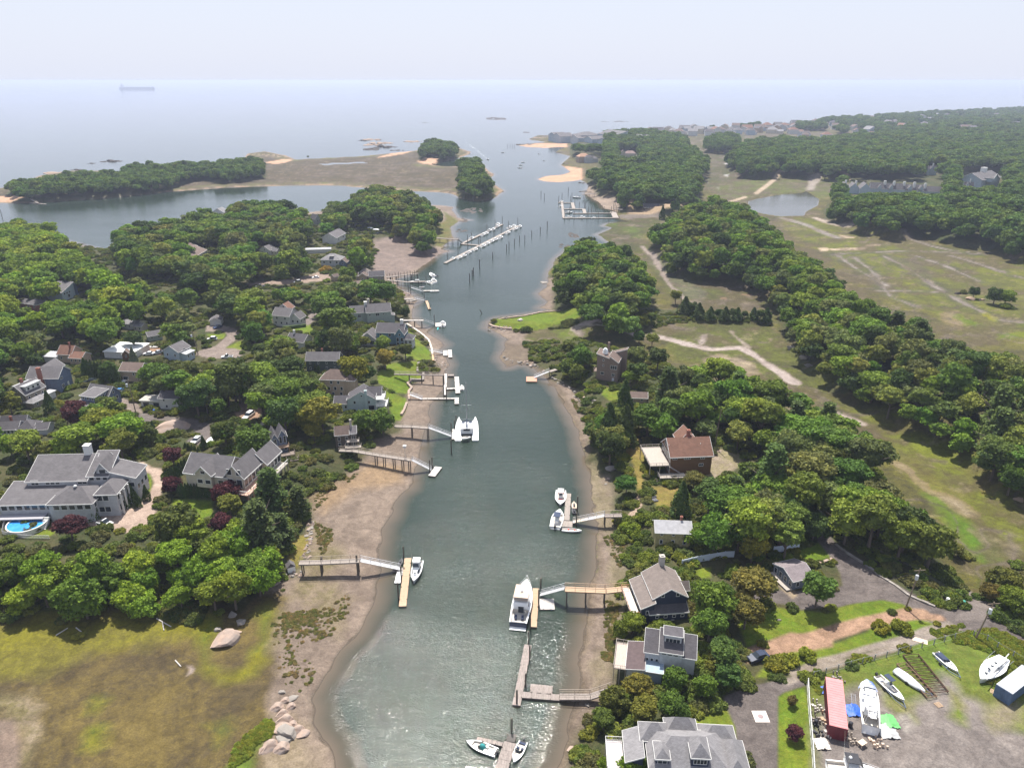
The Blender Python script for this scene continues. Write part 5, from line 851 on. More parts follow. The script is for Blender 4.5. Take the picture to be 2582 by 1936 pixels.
house('grey_narrow_house', 'tall narrow grey roofed house at the edge of the inlet trees', ('M', 1952, 990, 1985, 985), [(0,0,9,12,0,5,'gy',4, [('S',1,3,1.4,1.4)], SG, RD)], SG, RD, eh=5)
house('roadside_house', 'grey roofed house beside the parking lot by the marina', ('M', 2082, 1105, 2140, 1075), [(0,0,14,8,0,3.6,'gx',2.4, [('S',2,2,1.2,1.2)], SW, RG)], SW, RG, eh=3.5)
house('flat_pale_building', 'long low building with pale flat roof by the parking lot', ('M', 1895, 1180, 2050, 1175), [(0,0,30,9,0,3.0,'gx',.8, [], SW, RP)], SW, RP, eh=2.9, cat='building')
house('white_cottage', 'small white cottage with dark roof and end windows on the lawn', ('H', 520, 830, 592, 790), [(0,0,7.2,8.5,0,3.4,'gy',2.4, [('S',2,2.0,.9,1.3)], SW, RD)], SW, RD, chim=[(3.4,6.5,4,7.0,.7,M_WHITE)], eh=3.3, decks=[(.5,-2.2,6.5,-.1,.5,'')])
house('white_farmhouse', 'white two storey house with grey roof and wings beside the hedge', ('H', 275, 615, 405, 625), [(0,0,9.5,9,0,6.0,'gx',3.0, [('S',2,4.4,1.0,1.3),('S',3,1.9,1.0,1.3)], SW, RG), (9,2,14.5,8,0,4.4,'gy',2.6, [('S',2,2.6,1.2,1.4),('E',2,2.6,1.2,1.4)], SW, RG), (-2,9,5,14,0,7.0,'gy',2.6, [('S',1,8,1,1)], SW, RR)], SW, RG, eh=5.8)
house('cupola_house', 'long sage grey house with a white cupola and stone chimney near the river', ('H', 900, 600, 1215, 578), [(0,0,10.5,9,0,6.2,'gx',3.0, [('S',1,4.0,2.0,2.0,1,False,.35,.7)], SGN, RG), (10.5,-2.4,27,8.5,0,6.4,'gx',3.6, [('S',1,4.8,1.2,1.2,0,False,.05,.2),('S',1,4.8,2.6,1.8,1,False,.33,.55),('S',1,4.8,1.0,1.0,0,False,.62,.75),('E',2,4.4,1.4,1.8)], SGN, RG), (27,-2,29.5,4,0,3.6,'sE',.6, [], SGN, RG)], SGN, RG, eh=6.0, chim=[(12.5,5.5,8,12.2,1.4,M_CONC),(10.4,3.6,8,11.2,2.0,M_WHITE)], wid=27)
house('teal_house', 'blue house with dark hipped gables, white trim and screened porch facing the seawall', ('H', 1100, 750, 1330, 757), [(0,0,14.5,11,0,6.6,'gx',3.4, [('S',3,5,1.4,1.5),('E',2,5,1.4,1.5)], siding('teal_siding',(.13,.24,.31)), RD), (11,-2.6,15.5,5,0,6.8,'gy',3.0, [('S',1,6.2,1.2,1.2),('S',2,3.6,1.4,2.2),('S',2,1.4,1.4,1.6)], siding('teal_siding2',(.13,.24,.31)), RD), (15.5,-3.2,20,3,0,4.2,'hip',2.0, [('S',2,2.6,1.4,1.8,1),('E',2,2.6,1.4,1.8,1)], SG, RD), (-8,-3,.5,6,0,3.6,'gy',3.4, [('S',2,1.6,2.6,2.2)], SG, RG)], SG, RD, eh=6.4, chim=[(12.8,5.2,9.5,11.8,1.5,M_WHITE)], wid=15.5)
house('dark_green_house', 'long dark green house with grey gable roof above a stone terrace', ('H', 540, 975, 800, 975), [(0,0,19,9,0,5.8,'gx',2.8, [('S',4,4.4,1.0,1.2),('S',4,1.8,1.0,1.4)], SDG, RG)], SDG, RG, chim=[(8.5,5.8,7,9.6,.8,M_BRICK)], eh=5.6)
house('taupe_hip_house', 'three storey taupe house with brown hipped roof and a skylight', ('H', 655, 1130, 845, 1135), [(0,0,11.5,8.5,0,7.6,'hip',3.4, [('S',2,6.4,1.2,1.5,0,False,.3,.9),('S',3,3.6,1.3,1.7,0,False,.2,1),('S',3,1.2,1.3,1.4)], ST, RB), (11.5,1,16,7,0,7.0,'hip',2.2, [], ST, RB)], ST, RB, eh=7.4)
h = house('aqua_house', 'pale aqua gabled house with stacked white balconies facing the river', ('H', 870, 1290, 1100, 1285), [(0,0,14,9,0,5.4,'gy',3.6, [('S',1,6.8,.9,.9),('S',2,4,1.2,1.4),('S',1,1.5,3.0,2.2,0,False,.7,.95)], SPC, RD), (-6.5,.5,0,8,0,3.6,'gx',2.2, [('S',3,1.9,1.2,1.3)], SPC, RD), (9,3,16,11,0,6.0,'gx',2.6, [('E',3,4.4,1.6,2.0)], SPC, RD)], SPC, RD, chim=[(9.2,-.4,0,9.2,1.2,SPC)], eh=5.2, decks=[(14.05,-1.4,18.2,6.0,5.6,'SENW',M_WHITE,M_WHITE),(14.05,-2.4,19.4,5.5,3.0,'SE',M_WHITE,M_WHITE)])
house('brown_bank_house', 'dark brown timber house with tall chimney and balconies at the head of the second dock', ('I', 400, 270, 505, 262), [(0,0,8.5,8,0,5.2,'gx',2.4, [('S',2,3.4,1.6,1.6),('S',2,1.2,1.6,1.4)], SDK, RB), (8.5,-1.2,12,5,0,5.6,'sS',1.2, [('S',1,4.2,2.2,2.0,1),('S',1,1.4,2.2,2.0,1)], SDK, RD)], SDK, RB, chim=[(9.0,4.2,4,9.6,1.1,M_CONC)], eh=5.0, decks=[(6.5,-3.6,13.5,-1.3,3.0,'SE',M_DECK),(5.5,-6.4,14.5,-3.8,1.4,'SEW',M_DECK)])
house('marina_shed', 'dark blue grey roofed marina shed beside the old pier', ('H', 1045, 305, 1165, 300), [(0,0,11.5,8,0,4.2,'gx',2.6, [('S',3,2.4,1.0,1.2)], SSH, RD)], SSH, RD, eh=4.1, cat='shed')
house('salmon_boathouse', 'salmon walled boathouse with brown hipped roof near the cove', ('H', 975, 275, 1045, 275), [(0,0,7.5,7,0,4.6,'hip',2.4, [('S',1,2.4,1.2,1.4)], siding('salmon_siding',(.50,.28,.19)), RT), (-8,-7,-1,-1,0,3.6,'gx',2.0, [], ST, RB), (0,-9,7,-2,0,3.8,'gy',2.0, [('S',1,2,1,1.2)], ST, RB)], SC_, RT, eh=4.5)
for q in (('H',765,310,805,300,'low brown shed roof left of the tall maple'),('H',820,400,990,380,'pale boat yard shed under the tall maple')): house('yard_shed', q[5], q[:5], [(0,0,8,6,0,3.2,'gx',1.4, [], ST, RB)], ST, RB, eh=3.1, cat='shed')
house('yacht_cabin', 'low dark brown marina cabin with porch on the far sandy point', ('O', 1022, 925, 1145, 925), [(0,0,24,10,0,3.6,'gx',3.2, [('S',5,2,1.6,1.6)], SDK, RD)], SDK, RD, eh=3.5, cat='cabin', pane=False)
house('tiled_mansion', 'large far house with terracotta hipped roof and grey tower above the beach', ('O', 508, 525, 600, 522), [(0,0,24,16,0,10,'hip',5, [('S',4,7,2,2),('S',4,3.4,2,2)], ST, shingle('terracotta',(.48,.28,.18))), (10,-8,26,0,0,9,'hip',4, [('S',3,6,2,2),('S',3,2.6,2,2)], SG, RG), (24,-3,38,9,0,6.5,'hip',4, [('S',3,3,2,2)], SG, RG)], ST, RG, eh=9.8, pane=False)
house('twin_gable_mansion', 'far beige house with brown twin roofs rising from the woods', ('O', 872, 498, 960, 498), [(0,0,26,14,0,6.5,'hip',4.5, [('S',5,4,1.8,2)], SC_, shingle('rosy_shingle',(.36,.25,.22))), (-11,2,2,12,0,7.5,'gy',4.5, [('S',2,4,1.8,2)], SC_, RB)], SC_, RB, eh=6.4, pane=False)
FARH = dict(eh=None, pane=False)
h = house('seaside_condominium', 'long grey seaside condominium with stepped gables on the far point', ('O', 262, 345, 385, 360), [(0,0,16,14,0,14,'gy',5, [('S',3,10,2,2),('S',3,5,2,2)], SLB, RG), (17,-4,33,12,0,14,'gy',6, [('S',3,10,2,2),('S',3,5,2,2)], SLB, RG), (33,10,52,34,0,17,'hip',6, [('S',3,12,2,2),('S',3,6,2,2)], SLB, RG), (52,30,84,60,0,20,'gx',7, [('S',7,17,2,2),('S',7,11,2,2),('S',7,5,2,2)], SLB, RG),
  (84,34,118,64,0,17,'gx',6, [('S',7,13,2,2),('S',7,7,2,2)], SLB, RG), (40,4,56,28,0,13,'gy',5, [('S',3,9,2,2)], SLB, RG), (60,8,76,28,0,13,'gy',5, [('S',3,9,2,2)], SLB, RG), (80,12,98,32,0,12,'gy',5, [('S',3,8,2,2)], SLB, RG), (118,46,140,70,0,14,'gx',5, [('S',4,9,2,2)], SLB, RG)], SLB, RG, eh=14, cat='apartment block', pane=False, wid=33, zk=.9)
h = house('townhouse_row', 'grey terraced townhouses with arched dormers and white chimneys in the far woods', ('Q', 955, 800, 1540, 815), [(0,0,22,12,0,7,'gx',6, [('S',5,4,2,2)], SLB, RG), (22,1,48,13,0,6.4,'gx',6, [('S',5,4,2,2)], SLB, RG), (48,2,74,14,0,5.6,'gx',6, [('S',5,3,2,2)], SLB, RG), (74,2,98,13,0,5,'gx',5, [('S',4,3,2,2)], SLB, RG)]+
  [(x,-1.5,x+5,6,6,8.4,'gy',3.0, [('S',1,8.0,2,2)], SLB, RG) for x in (10,26,52,67)]+[(-42,4,-28,20,0,7,'gy',5, [('S',3,5,2,2)], SLB, RG),(-30,-2,-16,18,0,7,'gy',5, [('S',3,5,2,2)], SLB, RG),(-16,-8,-1,12,0,7,'gy',6, [('S',3,5,2,2)], SLB, RG)], SLB, RG, eh=6, cat='apartment block', pane=False, wid=98,
  chim=[(20,5,8,15,3,M_WHITE),(33,6,8,14.5,3,M_WHITE),(47,6,8,14.5,3,M_WHITE),(61,6,8,14,3,M_WHITE),(76,6,7,13,3,M_WHITE),(-20,6,8,14,2.4,M_WHITE),(-33,12,8,14,2.4,M_WHITE)])
for i, (q, lb) in enumerate(((('Q',1430,640,1500,640),'grey gabled roof with chimney alone in the far woods'),(('Q',1722,775,1800,778),'grey townhouses with two chimneys at the far wood edge'),(('Q',1870,725,2020,700),'long grey townhouse roof high in the far woods'))):
    house('woodland_townhouse', lb, q, [(0,0,20,10,0,8,'gx',4.5, [('S',4,5,2,2)], SLB, RG), (4,-3,9,5,6,9.5,'gy',3, [('S',1,8,2,2)], SLB, RG)], SLB, RG, eh=8, pane=False, wid=20, chim=[(12,5,10,15.5,2.2,M_WHITE)])
rv = random.Random(21); VW = [SLB, SW, SG, SC_, ST, SW, SLB]; VR = [RG, RD, RB, RL, RR, RG, RG]; wc = ['pale blue','white','grey','cream','tan','white','pale blue']; rc = ['grey','dark','brown','light grey','red','slate','grey']
for i, (q, p) in enumerate(VPOS):
    k = rv.randrange(7); w = rv.uniform(14, 24); hh = rv.uniform(8, 11)
    if float(Hat(p.x, p.y)) < .2: continue
    kd = rv.choice(['gx','gy','hip']); b = [(0,0,w,w*.8,0,hh,kd,w*.26, [('S',3,hh-1.6,1.8,1.8),('S',2,hh-4.6,1.8,1.8)], VW[k], VR[(k+i) % 7])]
    if i % 2: b.append((w,2,w*1.55,w*.7,0,hh*.65,'gx',w*.15, [('S',1,2.4,1.8,1.8)], VW[k], VR[(k+i) % 7]))
    house('village_house', '%s village house, %s roof, %s' % (wc[k], rc[(k+i) % 7], 'number %d from left in waterfront row' % (i+1) if i < 56 else 'distant trees, spot %d' % (i-55)), (q[0], q[1], q[2]-4, 0, 0), b, VW[k], RG, eh=hh*.6, yaw=rv.uniform(-.5, .5), group='houses of the far seaside village', pane=False)
# ---------------------------------------------------------------- docks, piers and pilings
M_PILE = mat('piling_wood', (.13,.11,.085), .9, .45, 3); M_PLANK = mat('dock_planks', (.33,.285,.25), .85, .35, 1.0, stretch=(6,1,1)); M_NEW = mat('new_planks', (.43,.30,.195), .8, .15, 1.0, stretch=(6,1,1)); M_OLD = mat('old_planks', (.33,.28,.25), .9, .5, 1.2, stretch=(5,1,1)); M_ALU = mat('aluminium', (.62,.62,.63), .45, .15, 2, metal=.3); M_PALEF = mat('pale_float', (.52,.48,.44), .8, .15, 1); M_BLACK = mat('black_plastic', (.02,.02,.022), .5, .3, 2); M_RAILW = mat('rail_wood', (.38,.32,.26), .85, .3, 2)
WZ = lambda c, x, y, z: at(c, x, y, z, True)
b = MB(); b.tube((0,0,0), (0,0,1), 1, .92, 8); PILE_ME = b.mesh('piling', M_PILE)
def wpx(c, x, y, wp, z=.5): p = WZ(c, x, y, z); return wp*CR[c][2]*proj(p.x, p.y, p.z)[2]/F
def rails(b, A, B, w, h=1.05, n=None, thick=.05, mid=True):
    A = Vector(A); B = Vector(B); d = B-A; d.z = 0; L = d.length; d.normalize(); s = Vector((-d.y, d.x, 0))*w/2; n = n or max(2, int(L/2))
    for sg in (-1, 1):
        b.bar(A+s*sg+Vector((0,0,h)), B+s*sg+Vector((0,0,h)), thick*1.7, thick*1.4)
        if mid: b.bar(A+s*sg+Vector((0,0,h*.55)), B+s*sg+Vector((0,0,h*.55)), thick, thick*1.2)
        for i in range(n+1): q = A.lerp(B, i/n)+s*sg; b.box(q.x-thick*.7, q.y-thick*.7, q.z, q.x+thick*.7, q.y+thick*.7, q.z+h)
def pier(label, c, pts, w, posts=(), m=None, rail=True, name='pier', pr=.16, rm=None, z0=4.0):
    P = [WZ(c, p[0], p[1], p[2] if len(p) > 2 else z0) for p in pts]; O = P[0].copy(); O.z = 0; root = empty(name, O, 0, label, name.replace('_', ' ')); d = MB(); r = MB()
    for A, B in zip(P[:-1], P[1:]):
        A_, B_ = A-O, B-O; d.bar(A_, B_, w, .12); dd = (B_-A_); dd.z = 0; dd.normalize(); s = Vector((-dd.y, dd.x, 0))*(w/2-.12);
        for sg in (-1, 1): d.bar(A_+s*sg-Vector((0,0,.125)), B_+s*sg-Vector((0,0,.125)), .12, .25)
        if rail: rails(r, A_, B_, w-.08)
    d.build('deck', m or M_PLANK, root)
    if rail: r.build('railing', rm or M_RAILW, root)
    for q in posts:                      # pixel on the deck line, at fraction along
        k, t = q; A, B = P[k]-O, P[k+1]-O; C_ = A.lerp(B, t); dd = (B-A); dd.z = 0; dd.normalize(); s = Vector((-dd.y, dd.x, 0))*(w/2-.1)
        for sg in (-1, 1): o = obj('post', PILE_ME, root, C_+s*sg-Vector((0,0,C_.z+1.2))); o.scale = (pr, pr, C_.z+1.0)
        bb = MB(); bb.bar(C_-s*1.05+Vector((0,0,-.4)), C_+s*1.05+Vector((0,0,-.4)), .18, .22); bb.build('cross_beam', M_PILE, root)
    return root
def gangway(label, c, a, bb_, w=1.1, z=(4.0,.6), m=None, rail=True):
    A = WZ(c, *a, z[0]); B = WZ(c, *bb_, z[1]); O = A.copy(); O.z = 0; root = empty('gangway', O, 0, label, 'gangway'); d = MB(); d.bar(A-O, B-O, w, .12); d.build('walkway', m or M_ALU, root); r = MB()
    if rail:
        rails(r, A-O, B-O, w, 1.0, thick=.045)
        L = (B-A).length; n = max(2, int(L/1.6)); dd = (B-A); dd.z = 0; dd.normalize(); s = Vector((-dd.y, dd.x, 0))*w/2
        for sg in (-1, 1):
            for i in range(n): p = (A-O).lerp(B-O, i/n)+s*sg; q = (A-O).lerp(B-O, (i+1)/n)+s*sg+Vector((0,0,1.0)); r.tube(p, q, .022, .022, 4)
        r.build('railing', m or M_ALU, root)
    return root
def flt(label, c, a, bb_, wp, z=.5, m=None, name='floating_dock'):
    A = WZ(c, *a, z); B = WZ(c, *bb_, z); O = (A+B)/2; O.z = 0; w = wpx(c, (a[0]+bb_[0])/2, (a[1]+bb_[1])/2, wp); root = empty(name, O, 0, label, 'dock'); d = MB(); A -= O; B -= O; dd = (B-A).normalized(); s = Vector((-dd.y, dd.x, 0))
    L = (B-A).length; n = max(2, int(L/.9))
    if abs(dd.y) < .35: w *= 1.6
    for i in range(n): p = A+dd*(L*i/n+.015); q = A+dd*(L*(i+1)/n-.015); d.bar(p+Vector((0,0,.012*(i % 2))), q+Vector((0,0,.012*(i % 2))), w, .1)
    d.build('planking', m or M_PLANK, root); f = MB(); f.bar(A+Vector((0,0,-.11)), B+Vector((0,0,-.11)), w-.06, .42);
    for i in range(max(2, int(L/4))):
        t = (i+.5)/max(2, int(L/4));
        for sg in (-1, 1): q = A.lerp(B, t)+s*sg*(w/2-.08); f.box(q.x-.08, q.y-.08, z+.02, q.x+.08, q.y+.08, z+.16)
    f.build('float', M_PILE, root); return root
PILG = 'wooden pilings standing in the river'
def piling(c, x, yt, yb, label, r=.19, tilt=0, cap=False, group=PILG, z=0):
    B = WZ(c, x, yb, z); s0 = px(c, x, yt); fw = proj(B.x, B.y, B.z)[2]; h = (px(c, x, yb)[1]-s0[1])*fw/F/CP*1.02; h = max(1.2, h); o = obj('piling', PILE_ME, None, (B.x, B.y, z-1.5)); o.scale = (r, r, h+1.5); o.rotation_euler = (0, tilt, 0)
    tag(o, label, 'piling', group)
    if cap: k = MB(); k.tube((0,0,1.0), (0,0,1.02), 2.2, 2.2, 8); k.build('cap', M_BLACK, o)
pier('long grey pier on two tall pilings, crossing the left mudflat', 'C', [(132,405,4.0),(270,402,4.0),(500,392,4.0)], 1.7, [(0,.12),(0,.95),(1,.95)], M_PLANK)
gangway('aluminium gangway down to the tan float on the left', 'C', (506,392), (752,443), 1.2); flt('long tan planked float beside the white cruiser', 'C', (795,378), (762,672), 44, m=M_NEW); flt('small landing float at the foot of the left gangway', 'C', (700,450), (775,445), 20, m=M_OLD)
for x, a, b_, l in ((275,362,462,'tall piling carrying the left pier near the shore'),(490,352,468,'tall piling at the river end of the left pier')): piling('C', x, a, b_, l, .26, z=.3)
for x, a, b_, l in ((770,303,378,'piling behind the left tan float'),(755,420,512,'piling beside the white drive-on float'),(738,520,632,'piling beside the near end of the tan float')): piling('C', x, a, b_, l)
pier('tan railed pier with wide posts reaching the navy house', 'C', [(1752,566,4.2),(2000,577,4.2),(2135,562,4.4)], 1.8, [(0,.05),(0,.52),(0,.98)], M_NEW, rm=M_NEW); gangway('sloping grey gangway beside the sport boat', 'C', (1752,560), (1602,600), 1.2, z=(4.2,.6)); flt('tan plank float beside the big sport boat', 'C', (1576,562), (1560,798), 40, m=M_NEW)
flt('small white kayak float beside the gangway foot', 'C', (1596,658), (1688,658), 62, z=.35, m=M_PALEF)
for x, a, b_, l in ((1605,493,560,'piling behind the sport boat gangway'),(1592,560,665,'piling beside the kayak float'),(1540,695,812,'dark piling with a red band at the sport boat float'),(1530,815,902,'piling at the top of the old weathered float'),(1537,900,1000,'piling against the middle of the old weathered float'),(1512,1070,1158,'piling beside the old cross dock'),(1459,1165,1278,'piling at the near end of the old weathered float'),(1427,1338,1442,'piling with a dark box at its foot by the bottom dock')): piling('C', x, a, b_, l)
flt('long weathered float running down river, grey planks', 'C', (1528,905), (1456,1275), 48, m=M_OLD); flt('square weathered platform of the old cross dock', 'C', (1612,1150), (1606,1205), 138, m=M_OLD); flt('weathered lower landing of the old cross dock', 'C', (1492,1210), (1722,1228), 30, m=M_OLD)
pier('weathered railed ramp from the old cross dock to the bank', 'C', [(1718,1222,1.0),(1905,1222,1.4),(2030,1180,3.2)], 1.5, [(0,.9)], M_OLD)
flt('wide weathered bottom dock between two white boats', 'C', (1418,1500), (1365,1665), 78, m=M_OLD); flt('narrow weathered finger float behind the white outboard boat', 'C', (1215,1478), (1372,1512), 18, m=M_OLD); flt('dark square float at the head of the bottom dock', 'C', (1428,1450), (1420,1498), 58, m=mat('dark_planks',(.10,.09,.08),.9)); flt('tip of another pale float at the bottom edge', 'C', (1145,1656), (1210,1668), 18, m=M_PALEF)
flt('long weathered float with boats on both sides near the right bank', 'K', (277,808), (262,1032), 46, m=M_PLANK); flt('square landing float at the foot of the striped gangway', 'K', (268,1038), (262,1088), 95, m=M_PLANK)
gangway('patched blue grey and tan gangway, the striped one', 'K', (578,992), (312,1046), 1.3, z=(3.4,.6), m=mat('patched_planks',(.40,.46,.55),.8,.3,.35,col2=(.62,.48,.33))); pier('short trestle from the striped gangway to the path', 'K', [(578,992,3.4),(722,990,3.5)], 1.6, [(0,.03),(0,.6)], M_OLD)
piling('K', 350, 828, 958, 'piling behind the moored jet skis'); piling('K', 342, 965, 1080, 'piling at the foot of the striped gangway')
pier('pale pier on five trestles with a lamp box, second on the left bank', 'I', [(430,372,4.0),(525,375,4.0),(720,408,4.0),(935,440,4.0)], 1.5, [(1,.82),(2,.1),(2,.42),(2,.7),(2,.92)], M_PLANK); gangway('white gangway down to the small red topped float', 'I', (935,438), (1072,508), 1.1); flt('small float with a red kayak, left bank', 'I', (1122,488), (1074,552), 52, m=M_PALEF)
piling('I', 1062, 438, 525, 'piling left of the gangway foot at the small float'); piling('I', 1079, 418, 498, 'piling right of the gangway foot at the small float')
b = MB(); p = WZ('I', 890, 425, 4.0); b.tube((0,0,0),(0,0,3.4),.06,.05,6); b.box(-.45,-.35,3.4,.45,.35,4.1); b.add([(-.55,-.45,4.1),(.55,-.45,4.1),(.55,.45,4.1),(-.55,.45,4.1),(0,0,4.5)],[(0,1,4),(1,2,4),(2,3,4),(3,0,4),(3,2,1,0)]); tag(b.build('lamp_post', M_WHITE, None), 'white lamp box on a pole rising from the second left pier', 'lamp post').location = p
pier('pale pier behind the catamaran, two trestles', 'I', [(815,203,4.0),(935,207,4.0),(1052,216,4.0)], 1.6, [(0,1.0),(1,.95)], M_PLANK); gangway('white gangway down to the catamaran', 'I', (1052,214), (1215,274), 1.2); flt('small landing float beside the catamaran hull', 'I', (1230,225), (1226,295), 24, m=M_PALEF)
for x, a, b_, l in ((1212,180,270,'piling left of the catamaran float, tall one'),(1234,160,225,'piling behind the catamaran float, middle one'),(1246,130,205,'piling nearest the catamaran port bow'),(1212,302,395,'lone piling below the catamaran float')): piling('I', x, a, b_, l)
pier('thin dark footpier over the stone bulkhead', 'H', [(1245,1083,4.0),(1640,1090,4.0)], .9, [(0,.3),(0,.55),(0,.78),(0,1.0)], M_OLD, rail=True); flt('pale float of the square dock, inner side', 'H', (1655,1080), (1650,1250), 22, m=M_PALEF); flt('pale float of the square dock, river side', 'H', (1742,1105), (1752,1235), 36, m=M_PALEF); flt('pale cross float of the square dock', 'H', (1662,1200), (1735,1196), 16, m=M_PALEF); flt('dark platform inside the square dock', 'H', (1672,1092), (1720,1092), 22, z=.7, m=M_OLD)
gangway('white ramp from the wall to the straight pale float', 'H', (1370,1246), (1468,1282), 1.0, z=(2.2,.6)); flt('long straight pale float below the square dock', 'H', (1465,1279), (1735,1277), 13, m=M_PALEF); flt('pale end piece of the straight float', 'H', (1743,1270), (1743,1320), 34, m=M_PALEF)
for x, a, b_, l in ((1640,1100,1255,'piling at the inner corner of the square dock'),(1662,1190,1290,'piling between the square dock and the straight float')): piling('H', x, a, b_, l)
gangway('thin white gangway below the green seawall', 'H', (1525,893), (1632,916), .9, z=(2.4,.6)); flt('little white float below the seawall, inner one', 'H', (1653,895), (1653,936), 36, m=M_PALEF); flt('little white float below the seawall, outer one', 'H', (1688,890), (1692,950), 30, m=M_PALEF)
pier('white railed pier near the cupola house', 'H', [(1315,655,3.6),(1480,655,3.6)], 1.5, [(0,.55),(0,.9)], M_PALEF); gangway('white gangway to the small boat below the cupola house', 'H', (1480,655), (1562,686), 1.1, z=(3.6,.6)); flt('white float beside the small boat, cupola house pier', 'H', (1592,676), (1594,706), 40, m=M_PALEF); piling('H', 1566, 615, 688, 'piling at the end of the cupola house gangway')
pier('low stone and plank pier beneath the marina bank', 'H', [(1325,485,2.6),(1400,482,2.6)], 2.4, [(0,.5)], M_PLANK, rail=False); gangway('thin gangway below the marina to a narrow float', 'H', (1405,478), (1490,498), .9, z=(2.6,.6)); flt('narrow tan float below the marina', 'H', (1502,500), (1527,566), 22, m=M_NEW); piling('H', 1486, 440, 500, 'piling behind the narrow tan float'); piling('H', 1530, 530, 572, 'piling at the near end of the narrow tan float')
gangway('thin gangway to the white skiff float', 'H', (1378,395), (1475,425), .9, z=(2.8,.6)); flt('pale float with the white skiff, below the old marina', 'H', (1478,420), (1600,418), 14, m=M_PALEF)
pier('old marina pier with rows of tall pilings', 'H', [(1180,312,3.4),(1300,298,3.4),(1435,282,3.4)], 1.2, [(0,.3),(0,.7),(1,.2),(1,.6),(1,.95)], M_PLANK, rail=False); pier('low plank walk in front of the old marina pier', 'H', [(1190,335,2.2),(1350,350,2.2),(1490,345,2.2)], 1.6, [(0,.5),(1,.3),(1,.8)], M_PLANK, rail=False)
for i, (x, a, b_) in enumerate(((1190,290,330),(1212,285,335),(1232,290,345),(1255,282,330),(1282,275,345),(1300,280,340),(1328,275,350),(1352,270,345),(1376,268,350),(1395,275,345),(1410,265,350),(1430,262,340),(1240,340,385),(1275,345,390),(1360,360,440),(1376,362,440),(1440,345,380),(1468,400,440),(1500,300,345))): piling('H', x, a, b_, 'weathered marina piling crowded among others beside the old pier', .16, group='pilings of the old marina')
def fl2(label, c, a, b_, w=2.2): A = WZ(c, *a, .5); B = WZ(c, *b_, .5); O = (A+B)/2; O.z = 0; root = empty('floating_dock', O, 0, label, 'dock'); m = MB(); m.bar(A-O, B-O, w, .12); m.build('planking', M_PLANK, root); m = MB(); m.bar(A-O-Vector((0,0,.13)), B-O-Vector((0,0,.13)), w-.1, .4); m.build('float', M_PILE, root)
pier('timber pier leading to the two diagonal floats', 'N', [(805,965,3.4),(900,972,3.4),(985,978,3.4)], 2.0, [(0,.5),(1,.1),(1,.5),(1,.95)], M_PLANK); gangway('ramp onto the diagonal floats', 'N', (985,980), (1008,1000), 1.6, z=(3.4,.6))
fl2('shorter diagonal float of the midriver marina', 'N', (1005,1008), (1290,872)); fl2('longer diagonal float of the midriver marina', 'N', (890,1142), (1402,882)); fl2('cross float joining the two diagonal floats', 'N', (1005,1009), (1132,1018))
fl2('furthest float of the right marina', 'N', (1680,722), (1765,722)); fl2('second float of the right marina', 'N', (1712,766), (1855,765)); fl2('third long float of the right marina', 'N', (1782,797), (2052,795)); fl2('nearest long float of the right marina', 'N', (1715,829), (2088,828)); fl2('outer spine float of the right marina', 'N', (1705,712), (1718,828)); fl2('inner ramp float of the right marina', 'N', (2062,785), (2082,828), 5); fl2('short link float between first and second floats', 'N', (1778,722), (1788,762), 3); fl2('short link float between second and third floats', 'N', (1858,766), (1866,796), 3)
pier('far trestle pier at the rocky point', 'N', [(1850,665,3.6),(1960,655,3.6)], 2.5, [(0,.1),(0,.4),(0,.7)], M_OLD); pier('timber bulkhead walk beside the sandy marina point', 'N', [(2068,765,3.0),(2130,770,3.0)], 2.0, [(0,.1),(0,.5)], M_OLD, rail=False)
for c, x, a, b_ in (('N',1223,1070,1110),('N',1090,1178,1230),('N',1080,1195,1232),('N',1337,998,1040),('N',1320,1015,1052),('N',1375,978,1012),('N',1410,955,990),('N',1447,952,990),('N',1495,920,952),('N',1555,895,926),('N',1603,857,906),('N',1560,645,672),('N',1583,662,690),('N',1750,620,650),('H',1846,288,350),('H',1868,258,300),('N',1327,315,331),('N',1345,315,331),('N',1363,316,331),('N',1376,316,332),('M',12,935,975)): piling(c, x, a, b_, 'bare channel piling standing alone in open water', .26)
piling('N', 1132, 1125, 1176, 'channel piling with a flat black cap', .3, cap=True); piling('H', 1957, 565, 600, 'leaning broken piling opposite the green point', .2, tilt=-.5)
for x, y in ((908,1125),(982,1085),(1050,1040),(1125,1010),(1137,1010),(1232,965),(1283,935),(1398,880),(1333,905),(1290,872),(1240,895),(1183,930),(1075,985),(1048,1000)): piling('N', x, y-50, y, 'piling pinning the diagonal marina floats', .2, group='pilings of the diagonal marina floats')
for x, y in ((1683,722),(1706,700),(1765,722),(1795,745),(1826,765),(1862,766),(1890,797),(1912,797),(1942,795),(1998,795),(2050,795),(1760,797),(1725,829),(1790,829),(1880,829),(1960,829),(2030,829),(1775,700),(2065,775),(2075,770),(1870,765),(2084,790)): piling('N', x, y-42, y, 'piling pinning the floats of the right marina', .22, group='pilings of the right marina')
flt('rust orange topped float below the observatory house', 'J', (388,966), (388,1000), 75, m=mat('orange_planks',(.55,.27,.18),.8,.15)); gangway('grey gangway down to the rust orange float', 'J', (512,928), (405,972), 1.2, z=(3.0,.6)); pier('short bank platform above the rust orange float', 'J', [(512,930,3.0),(560,915,3.0)], 1.6, [(0,.2)], M_PLANK, rail=False)
flt('small far dock by the peninsula rocks', 'M', (185,888), (285,896), 12); pier('short trestle to the far peninsula dock', 'M', [(195,868,2.5),(235,890,1.0)], 1.5, [(0,.5)], M_PLANK)
